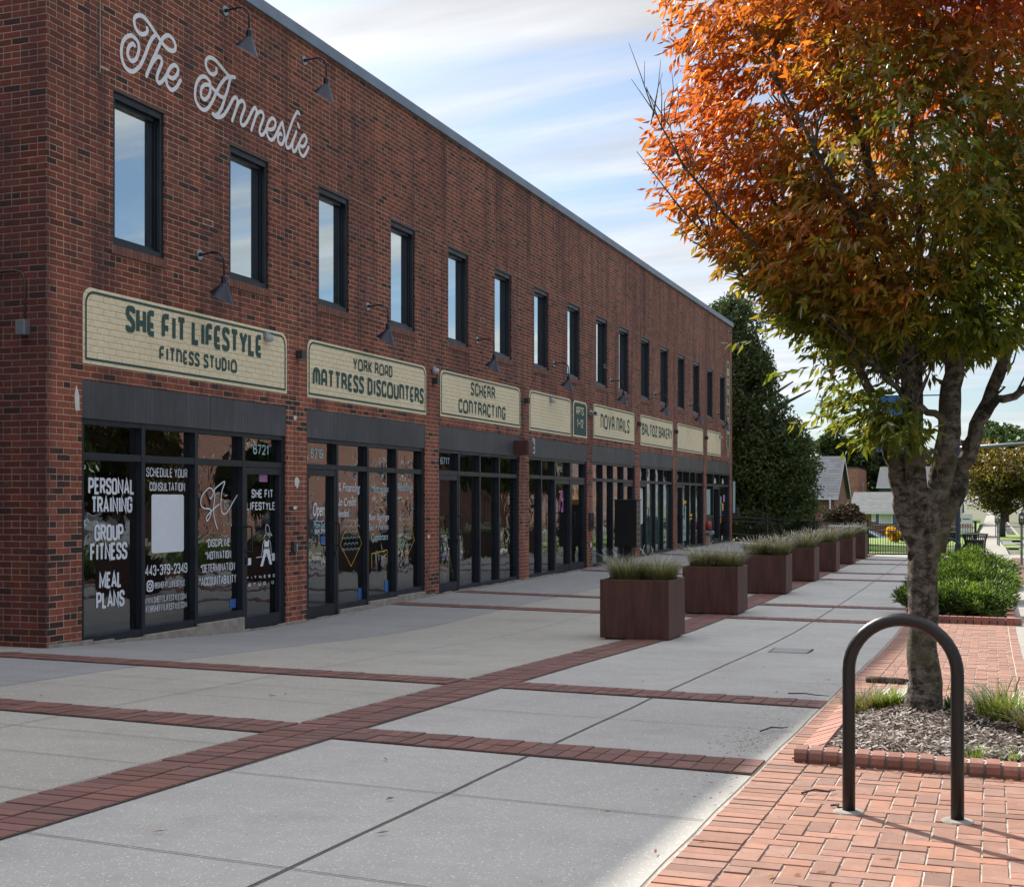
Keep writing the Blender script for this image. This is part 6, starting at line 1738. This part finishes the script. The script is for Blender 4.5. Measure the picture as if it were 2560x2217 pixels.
# signs
root = thing('no_parking_sign', 'small red and white no parking sign on a grey post beyond the fence', 'sign', (-7.9, 74.2, -1.08))
mb = MB(); mb.tube([(0, 0, 0), (0, 0, 2.35)], .035, 8); mb.build('post', M['galv'], root)
mb = MB(); mb.box(-.14, .14, -.05, -.03, 1.95, 2.42); mb.build('plate', M['trim'], root)
mb = MB()
for a, b in ((2.33, 2.38), (2.20, 2.27), (2.08, 2.14), (1.99, 2.02)): mb.quad((-.11, -.052, a), (.11, -.052, a), (.11, -.052, b), (-.11, -.052, b))
mb.build('print', M['signred'], root)
root = thing('available_sign', 'white real estate sign reading AVAILABLE in red behind the fence', 'sign', (-1.05, 60, lawnz(0, 60)))
mb = MB(); mb.box(-.36, .30, 0, .03, .35, 1.12); mb.build('board', M['trim'], root)
mb = MB(); mb.box(-.36, -.31, .03, .07, -.05, 1.12); mb.box(.25, .30, .03, .07, -.05, 1.12); mb.build('posts', M['trim'], root)
o = font_text('AVAILABLE', -1.05 - .32, -1.05 + .26, 0, .14, 0, 'lettering', M['signred'], None, shear=0, offset=.03)
for v_ in o.data.vertices: v_.co = (v_.co.y, 59.995, v_.co.z + .56 + lawnz(0, 60))
o.parent = root; o.location = -root.location
mb = MB(); mb.poly([(-.27, -.004, .78), (-.17, -.004, .78), (-.17, -.004, .93), (-.22, -.004, 1.0), (-.27, -.004, .93)]); mb.quad((-.1, -.004, .88), (.2, -.004, .88), (.2, -.004, .92), (-.1, -.004, .92)); mb.build('emblem', M['dgrey'], root)
# parked car beyond the lawn
def car(label, x, y, z, rz, body, roof_m, name='parked_car'):
    root = thing(name, label, 'car', (x, y, z), rz)
    prof = [(-2.25, .35), (-2.28, .75), (-2.1, .93), (-1.55, 1.0), (-1.2, 1.02), (1.0, .98), (1.75, .88), (2.2, .72), (2.28, .5), (2.25, .3), (1.85, .25), (-1.9, .25)]
    mb = MB()
    def extr(pr, w0, w1=None, m=0):
        w1 = w1 or w0; A = [mb.vert((p[0], -w0, p[1])) for p in pr]; B = [mb.vert((p[0], w0, p[1])) for p in pr]
        n = len(pr)
        for i in range(n): mb.face((A[i], A[(i + 1) % n], B[(i + 1) % n], B[i]))
        mb.face(A[::-1]); mb.face(B)
    extr(prof, .88); mb.build('body', body, root, bevel=.06)
    mb = MB(); gh = [(-1.75, .98), (-1.15, 1.38), (.0, 1.44), (.45, 1.38), (1.25, .96)]
    A = [mb.vert((p[0], -.78 + .14 * (p[1] > 1.1), p[1])) for p in gh]; B = [mb.vert((p[0], .78 - .14 * (p[1] > 1.1), p[1])) for p in gh]
    for i in range(4): mb.face((A[i], A[i + 1], B[i + 1], B[i]))
    mb.face(A[::-1]); mb.face(B); mb.build('window_glass', M['pane_dark'], root)
    mb = MB()
    for s_ in (-1, 1):
        mb.tube([(-1.75, s_ * .79, .99), (-1.15, s_ * .655, 1.39), (0, s_ * .655, 1.45), (.45, s_ * .655, 1.39), (1.25, s_ * .79, .97)], .028, 6)
        mb.tube([(-.25, s_ * .79, .98), (-.2, s_ * .655, 1.42)], .03, 6)
    mb.box(-1.1, .35, -.64, .64, 1.41, 1.465); mb.build('roof', roof_m, root, bevel=.02)
    for sx in (-1.4, 1.42):
        for s_ in (-1, 1):
            mb = MB(); mb.tube([(sx, s_ * .70, .32), (sx, s_ * .90, .32)], .32, 20); w_ = mb.build('wheel', M['rubber'], root)
            mb = MB(); mb.tube([(sx, s_ * .89, .32), (sx, s_ * .915, .32)], .2, 14); mb.build('rim', M['galv'], w_)
    for s_ in (-1, 1):
        mb = MB(); mb.box(.80, .98, s_ * .98 - .09, s_ * .98 + .09, .98, 1.1); mb.build('side_mirror', body, root, bevel=.02)
        mb = MB(); mb.box(2.14, 2.27, s_ * .62 - .17, s_ * .62 + .17, .60, .72); mb.build('headlight', M['lightgrey'], root)
    return root
car('dark blue parked car with its roof highlight painted silver, behind the fence and lawn', -8.0 + 1.6, 66.8, -1.10, R(-4), M['car'], M['car_top'])
car('pale distant car parked on the far street at the right', 6.0, 235, gz(2, 235) - .12, R(90), M['trim'], M['trim'], 'parked_car')
car('dark distant car on the far street at the right', 8.2, 262, gz(2, 262) - .12, R(90), M['dgrey'], M['dgrey'], 'parked_car')
# grey pot by the building end
root = thing('plant_pot', 'dark grey plastic pot standing by the evergreen at the end of the building', 'pot', (-8.05, 49.6, gz(-8.3, 49)))
mb = MB(); mb.lathe((0, 0, 0), [(.22, 0), (.29, .52), (.31, .52), (.31, .56), (.27, .56), (.26, .5)], 20, False); mb.build('pot', M['pot'], root, smooth=False)
root = thing('downspout', 'pale blue downspout and meter box on the far corner of the brick building', 'downspout', (XF + .0, YE + .05, 0))
mb = MB(); mb.box(.02, .09, .01, .08, 1.15, 2.3); mb.build('pipe', M['paleblue'], root)
mb = MB(); mb.box(-.02, .22, .06, .2, .95, 1.35); mb.build('meter_box', M['dgrey'], root)

# ------------------------------------------------------------------ houses beyond
def gable_house(name, label, x0, x1, y0, y1, zb, ze, zr, wall, wall_y, roof, ov=.25, axis='x'):
    root = thing(name, label, 'house', (x0, y0, zb)); o0 = Vector((x0, y0, zb))
    mb = MB(); ym = (y0 + y1) / 2
    mb.quad((x0, y0, zb), (x1, y0, zb), (x1, y0, ze), (x0, y0, ze)); part(mb, 'wall', wall, root); mb = MB(); mb.quad((x1, y1, zb), (x0, y1, zb), (x0, y1, ze), (x1, y1, ze)); part(mb, 'wall', wall, root)
    mb = MB()
    for x in (x0, x1): mb.poly([(x, y0, zb), (x, y1, zb), (x, y1, ze), (x, ym, zr - .05), (x, y0, ze)])
    part(mb, 'gable_wall', wall_y, root)
    mb = MB(); k = (zr - ze) / (ym - y0); e = ov * k
    for s_, ya in ((0, y0 - ov), (1, y1 + ov)):
        q = [(x0 - ov, ya, ze - e), (x1 + ov, ya, ze - e), (x1 + ov, ym, zr), (x0 - ov, ym, zr)]
        mb.quad(*q); mb.quad(*[(a, b, c - .12) for a, b, c in q][::-1])
    rf = part(mb, 'roof', roof, root)
    mb = MB(); mb.box(x0 - ov, x1 + ov, y0 - ov - .08, y0 - ov - .002, ze - e - .14, ze - e - .01); part(mb, 'gutter', M['trim'], rf)
    mb = MB()
    for xx in (x1 + ov + .003,):
        mb.poly([(xx, y0 - ov, ze - e), (xx, ym, zr + .02), (xx, ym, zr - .25), (xx, y0 - ov, ze - e - .22)][::-1]); mb.poly([(xx, y1 + ov, ze - e), (xx, y1 + ov, ze - e - .22), (xx, ym, zr - .25), (xx, ym, zr + .02)][::-1])
    part(mb, 'bargeboard', M['trim'], rf)
    return root
def hwin(root, x0, x1, y, z0, z1, shutters=True):
    mb = MB(); mb.box(x0, x1, y - .06, y - .01, z0, z1); w_ = part(mb, 'window', M['trim'], root)
    mb = MB(); mb.quad((x0 + .1, y - .063, z0 + .1), (x1 - .1, y - .063, z0 + .1), (x1 - .1, y - .063, z1 - .1), (x0 + .1, y - .063, z1 - .1)); part(mb, 'pane', M['pane_far'], w_)
    if shutters:
        for a, b in ((x0 - .38, x0 - .02), (x1 + .02, x1 + .38)):
            mb = MB(); mb.box(a, b, y - .04, y - .008, z0, z1); part(mb, 'shutter', M['shutter'], root)
h1 = gable_house('brick_cottage', 'brick cottage with steep grey slate roof behind the dark evergreen', -22, -8.75, 80, 87.5, -1.2, 1.95, 4.35, M['brick_far'], M['brick_far_y'], M['slate'])
hwin(h1, -11.3, -10.0, 80, .0, 1.3, False)
mb = MB(); mb.tube([(-8.95, 79.7, -1.2), (-8.95, 79.7, 1.8)], .05, 6); part(mb, 'downpipe', M['trim'], h1)
h3 = gable_house('brick_bungalow', 'low brick bungalow with white window and slate blue shutters', -9.6, -2.2, 100, 107, -1.2, .86, 2.25, M['brick_far'], M['brick_far_y'], M['shingle'])
hwin(h3, -7.72, -6.75, 100, -.10, .66); hwin(h3, -8.25, -7.95, 100, .05, .62, False)
mb = MB()
for i in range(5): mb.box(-8.2 + i * .25, -7.95 + i * .25, 98.2, 99.2, -1.2, -.55 - i * .13)
part(mb, 'steps', M['curbc'], h3)
h4 = gable_house('dark_gabled_house', 'dark shingled gabled house behind the bungalow', -11.6, -6, 150, 160, -1, 3.2, 5.4, M['shingle_dark'], M['brick_far_y'], M['shingle_dark'])
hwin(h4, -10.6, -9.2, 150, 1.2, 2.4, False)
root = thing('brick_tower_building', 'pale red brick flat topped building with tall slit windows', 'building', (-14.2, 154.4, -1.1)); h2 = root
mb = MB(); mb.quad((-26, 154.4, -1.2), (-14.2, 154.4, -1.2), (-14.2, 154.4, 5.3), (-26, 154.4, 5.3)); part(mb, 'front_wall', M['brick_tower'], h2)
mb = MB(); mb.quad((-14.2, 154.4, -1.2), (-14.2, 166, -1.2), (-14.2, 166, 5.3), (-14.2, 154.4, 5.3)); part(mb, 'side_wall', M['brick_tower_y'], h2)
mb = MB(); mb.box(-26, -14.15, 154.35, 166.05, 5.3, 5.42); part(mb, 'parapet', M['pane_dark'], h2)
for k, yy in enumerate((156.3, 157.9, 159.6, 161.6, 163.4)):
    mb = MB(); mb.box(-14.19, -14.15, yy, yy + .55, -.8, 1.9 if k != 2 else 1.9); part(mb, 'slit_window', M['pane_dark'] if k != 2 else M['pane_far'], h2)
mb = MB(); mb.box(-14.19, -14.1, 160.1, 160.3, 2.7, 3.7); mb.box(-14.185, -14.11, 159.8, 160.6, 3.2, 3.4); part(mb, 'wall_emblem', M['lightgrey'], h2)

# ------------------------------------------------------------------ other trees and shrubs
rs = np.random.RandomState(77)
ev = thing('magnolia_tree', 'huge dark evergreen tree filling the space beyond the end of the brick building', 'tree', (-9.3, 54.5, -.1))
mb = MB(); mb.tube([(0, 0, -.2), (.1, 0, 3), (-.2, 0, 7)], [.35, .28, .1], 10)
for i in range(10):
    a = i * .8; mb.tube([(0, 0, .8 + i * .5), (math.cos(a) * 1.2, math.sin(a) * 1.2, 1.6 + i * .5), (math.cos(a) * 2.4, math.sin(a) * 2.2, 2.2 + i * .5)], [.13, .08, .03], 6, False)
mb.build('trunk', M['bark_dark'], ev, smooth=True)
LB = [(.2, 0, 7.2, .9, 1, .8), (-5.6, 0, 9.3, .6, .7, .6), (-2.5, 0, 7.6, 1.3, 1.4, 1.5), (-.9, 0, 7.9, 1.0, 1.2, 1.1), (-4.2, .3, 8.4, .7, .8, .9), (-1.4, 0, 6.2, 2.2, 2., 1.5), (.5, 0, 6.6, .9, 1.0, .9), (.3, 0, 5.4, 1.5, 1.6, 1.0), (-1.8, 0, 4.6, 2.6, 2.0, 1.4),
      (1.1, 0, 4.0, 1.8, 1.8, 1.1), (2.5, 0, 3.9, 1.2, 1.3, .8), (3.1, 0, 3.2, 1.1, 1.2, .8), (.2, 0, 2.8, 2.6, 2.0, 1.2), (2.3, 0, 2.2, 1.5, 1.4, .9), (-2, 0, 2.8, 2.4, 2, 1.6), (1.2, 0, 1.3, 2.2, 1.6, 1.1), (2.9, 0, 1.2, 1.1, 1.2, .9), (-1.6, 0, 1.2, 2.4, 1.8, 1.3), (2.7, .2, .3, 1.2, 1., .7), (.2, .2, .4, 2, 1.2, .7), (-3.4, 0, 6.2, 1.4, 1.4, 1.4)]
LB = [(l[0] * (.58 if l[0] > 0 else 1), *l[1:]) for l in LB] + [(-.7, 0, 8.7, 1.3, 1.4, 1.3), (-.8, 0, 9.5, .9, 1, .8), (-.3, 0, 7.4, 1.2, 1.3, 1.1), (1.3, 0, 4.6, .95, 1.1, .6)]
n = 100000; P_ = lobes_points(LB, n, rs, .35)
dn = np.sin(P_[:, 0] * 3.1 + P_[:, 2] * 2.7) + np.sin(P_[:, 1] * 3.3 - P_[:, 2] * 3.9 + 1) + np.sin(P_[:, 0] * 5.2 - P_[:, 2] * 4.6 + 2)
kp = (dn > -1.7) & (P_[:, 2] > -.1); P_ = P_[kp]; n = len(P_)
T = np.array((.080, .115, .046)) * (.6 + .8 * rs.random((n, 1))); T = np.where(rs.random((n, 1)) < .10, np.array((.10, .10, .035)), T)
d = rs.normal(size=(n, 3)); d[:, 2] += .1
leaves('crown', P_, d, rs.uniform(.13, .23, n), rs.uniform(.06, .10, n), T, M['leaf_dark'], rs, ev)
GRN2 = [(.05, .085, .025), (.085, .12, .035)]
tree_far('round_autumn_tree', 'round golden green street tree on the far verge at the right', 'tree', .75, 100, gz(1, 100), 7.2, 3.75, [(.12, .12, .025), (.18, .16, .03), (.26, .17, .03)], 41, 15000, .19, .20, 46, 1.5, mat='leaf')
tree_far('distant_tree', 'tall bright green tree rising beyond the autumn tree at the right edge', 'tree', 1.8, 185, -2.5, 16.5, 6.5, [(.085, .14, .04), (.12, .19, .06)], 42, 12000, .55, .4, 34, group='distant background trees')
tree_far('distant_tree', 'brownish tree peeping left of the round autumn tree', 'tree', -4.4, 160, -2.5, 10.8, 4.2, [(.10, .075, .03), (.14, .11, .04)], 43, 6000, .45, .3, group='distant background trees')
for k, (x, y, h, r_, c, lab) in enumerate([(-27.5, 150, 10.0, 4.2, GRN2, 'rounded dark tree behind the slate roofed cottage'), (-22.8, 158, 9.5, 3.8, GRN2, 'dark tree above the left edge of the pale brick building'), (-18.9, 170, 11.2, 2.6, GRN2, 'tall thin open pine behind the pale brick building'), (-16.4, 172, 11.0, 2.3, GRN2, 'second thin open pine just right of the first'), (-12.8, 168, 9.5, 3.2, GRN2, 'dark pine to the right of the pale brick building'), (-9.5, 175, 7.2, 3.6, GRN2, 'low dark tree above the bungalow roof')]):
    tree_far('distant_tree', lab, 'tree', x, y, -1.2, h + 2.0, r_, c, 50 + k, 5200 if r_ > 3 else 2600, .5, .22, 30, h * .25, group='distant background trees')
tree_far('smoke_shrub', 'rounded dark bronze shrub in front of the brick cottage', 'shrub', -7.25, 72, -1.1, 2.95, 1.2, [(.05, .035, .022), (.10, .07, .04), (.20, .15, .10)], 60, 9000, .13, .06, 30, .1)
tree_far('forsythia_bush', 'bright yellow flowering bush behind the fence left of the trunk', 'bush', -3.65, 55.5, -.12, .78, .42, [(.75, .50, .02), (.80, .58, .03)], 61, 3500, .07, .02, 20, .05, mat='leaf')
tree_far('weed_shrub', 'low dark green shrub beside the yellow bush', 'bush', -3.1, 54.8, -.12, .62, .4, [(.05, .09, .02), (.12, .19, .03)], 62, 2500, .07, .02, 16, .05)
for k, (x, y, h, r_, lab) in enumerate([(-6.3, 46.8, 1.3, .7, 'leafy shrub behind the fence near the fifth planter'), (-8.2, 49.6, 1.5, .9, 'dark shrub against the fence below the big evergreen'), (-10.2, 51.0, 1.6, 1.0, 'dark shrub beside the grey pot at the end of the building')]):
    tree_far('fence_shrub', lab, 'shrub', x, y, -.12, h, r_, [(.03, .055, .02), (.06, .10, .03)], 70 + k, 3500, .10, .03, 20, .05, group='shrubs behind the fence')
tree_far('parking_lot_hedge', 'dark low hedge behind the fence right of the trunk', 'hedge', -1.9, 52, -.12, .75, .9, [(.04, .07, .02), (.07, .11, .03)], 75, 3000, .09, .02, 20, .05)

# ------------------------------------------------------------------ far side of the street (seen mirrored in the shop windows)
for k, (x, y0, y1, h, mat, lab) in enumerate([(25, 62, 98, 8.5, 'brick_far_y', 'long red brick apartment building across the street'), (26, 120, 170, 9, 'brick_far_y', 'brown brick building farther along the far side of the street')]):
    root = thing('apartment_building', lab, 'building', (x, y0, -1), 0)
    mb = MB(); mb.box(x, x + 12, y0, y1, -2.2, h); part(mb, 'wall', M[mat], root)
    mb = MB(); mb.box(x - .15, x + 12.15, y0 - .15, y1 + .15, h, h + .3); part(mb, 'roof', M['trim'], root)
    yy = y0 + 2
    while yy < y1 - 3:
        for z_ in (.2, 3.0, 5.8):
            mb = MB(); mb.box(x - .04, x + .01, yy, yy + 1.2, z_, z_ + 1.6); w_ = part(mb, 'window', M['trim'], root)
            mb = MB(); mb.quad((x - .045, yy + .08, z_ + .08), (x - .045, yy + 1.12, z_ + .08), (x - .045, yy + 1.12, z_ + 1.52), (x - .045, yy + .08, z_ + 1.52)); part(mb, 'pane', M['pane_dark'], w_)
        yy += 4.2
for k, (x, y, h, r_, c) in enumerate([(21, 38, 9, 4, GRN2), (22, 46, 10, 4.2, GRN2), (21, 54, 9, 4, [(.10, .085, .025), (.14, .11, .03)]), (21, 66, 7, 2.5, GRN2), (22, 104, 10, 5, GRN2), (21, 113, 9, 4, [(.12, .10, .03), (.16, .12, .03)]), (22, 180, 12, 6, GRN2)]):
    tree_far('far_side_tree', ['dark street tree', 'broad dark street tree', 'olive street tree', 'small street tree', 'spreading street tree', 'yellowing street tree', 'tall street tree'][k] + ' across the street, seen only mirrored in the shop glass', 'tree', x, y, -1.6, h, r_, c, 90 + k, 5000, .5, .25, 24, group='trees across the street')
car('silver car parked across the street, mirrored in the shop glass', 14.6, 42, gz(2, 42) - .12, R(90), M['car_top'], M['car_top'])
car('dark car parked across the street, mirrored in the shop glass', 14.6, 58, gz(2, 58) - .12, R(90), M['car'], M['car'])

root = thing('added_shade_block', 'plain brick block added out of view to shade the side wall', 'building', (-28, -12, 0))  # unseen block added to keep sky light off the side wall
mb = MB(); mb.box(-28, -10.6, -12, 9.0, -.5, 6.2, 'b'); part(mb, 'wall', M['brick_side'], root)
mb = MB(); mb.box(-28.1, -10.5, -12.1, 9.1, 6.2, 6.4); part(mb, 'coping', M['coping'], root)

# ------------------------------------------------------------------ litter of leaves and twigs, drain cover
rs = np.random.RandomState(9)
V = []; F = []; T = []
def fleck(x, y, L_, w_, a, c, z=None, curl=.3):
    z = gz(x, y) + .008 if z is None else z
    dx_, dy_ = math.cos(a) * L_ / 2, math.sin(a) * L_ / 2; nx, ny = -math.sin(a) * w_ / 2, math.cos(a) * w_ / 2
    k = len(V); V.extend([(x - dx_, y - dy_, z), (x + nx, y + ny, z + curl * w_), (x + dx_, y + dy_, z + .2 * curl * L_), (x - nx, y - ny, z + .1 * curl * w_)]); F.append((k, k + 3, k + 2, k + 1)); T.extend([c] * 4)
for (x, y) in [(-6.2, 7.5), (-4.8, 8.2), (-4.72, 8.28), (-4.75, 8.15), (-5.5, 10.4), (-2.45, 5.2), (-2.9, 6.1), (-1.6, 6.6), (-1.5, 5.3), (-2.2, 4.6), (-1.15, 4.7), (-1.5, 9.9), (-2.6, 10.2), (-1.9, 11.8), (-.7, 4.5), (-.55, 4.62), (-.62, 4.56), (-.35, 4.9), (-1.02, 4.9), (-3.0, 4.3)]:
    fleck(x, y, rs.uniform(.035, .07), rs.uniform(.012, .02), rs.uniform(0, 3), [(.22, .08, .03), (.12, .06, .03), (.30, .16, .05)][rs.randint(3)])
for i in range(420):
    x = -1.25 + abs(rs.normal()) * -.12 + .18 * rs.random(); y = rs.uniform(5.5, 11) if rs.random() < .5 else 7.3 + rs.normal() * .5
    fleck(x, y, rs.uniform(.008, .035), rs.uniform(.003, .008), rs.uniform(0, 3), [(.09, .05, .03), (.16, .10, .06), (.05, .03, .02)][rs.randint(3)])
for i in range(500):
    x = rs.uniform(-3.4, -1.2); y = rs.uniform(4, 12); fleck(x, y, rs.uniform(.004, .010), rs.uniform(.003, .006), rs.uniform(0, 3), (.08, .05, .035))
for i in range(260):
    x = rs.uniform(-1.05, .25); y = rs.uniform(4, 6.8); fleck(x, y, rs.uniform(.004, .016), rs.uniform(.002, .006), rs.uniform(0, 3), [(.10, .05, .03), (.3, .2, .1), (.06, .03, .02)][rs.randint(3)], gz(x, y) + .013)
for i in range(80):
    x = rs.uniform(-.95, .2); y = 6.76 + SK * (x + 1) + rs.normal() * .02; fleck(x, y, rs.uniform(.01, .04), rs.uniform(.004, .012), rs.uniform(0, 3), [(.10, .05, .03), (.3, .18, .08), (.06, .03, .02)][rs.randint(3)], gz(x, y) + .015)
for i in range(60):
    x = -8.75 + rs.random() * .1; y = rs.uniform(17, 18.6) if i < 40 else rs.uniform(11.5, 14); fleck(x, y, rs.uniform(.03, .09), rs.uniform(.003, .01), rs.uniform(0, 3), (.2, .13, .07))
o = np_mesh('leaf_litter', np.array(V), np.array(F), M['debris'], np.array(T)); tag(o, 'scattered dry leaves and crumbs on the plaza and clay paving', 'leaf litter', kind='stuff')
mb = MB()
for (x, y, a, L_) in ((-.72, 6.02, .5, .17), (-.62, 5.72, -.9, .07), (-1.25, 9.75, -.2, .3), (-1.2, 7.9, .9, .25)):
    z = gz(x, y) + .016; c, s_ = math.cos(a), math.sin(a)
    mb.tube([(x - c * L_ / 2, y - s_ * L_ / 2, z), (x - c * L_ * .1 - s_ * .02, y + .015, z + .008), (x + c * L_ * .2, y + s_ * L_ * .2, z + .004), (x + c * L_ / 2 - s_ * .03, y + s_ * L_ / 2 + c * .03, z)], [.005, .0045, .004, .002], 6)
o = mb.build('fallen_twigs', M['bark_dark']); tag(o, 'small curled twigs fallen beside the bike rack and bed', 'twigs', kind='stuff')
root = thing('utility_cover', 'small rectangular utility cover set in the plaza slab', 'cover', (-1.95, 13.86, gz(-1.95, 13.86)))
z = .004
mb = MB(); mb.box(-.21, .2, -.23, .23, -.02, z); mb.build('cover_frame', M['joint_dark'], root)
mb = MB(); mb.box(-.19, .18, -.205, .205, z, z + .003); mb.build('lid', M['conc_w'], root)
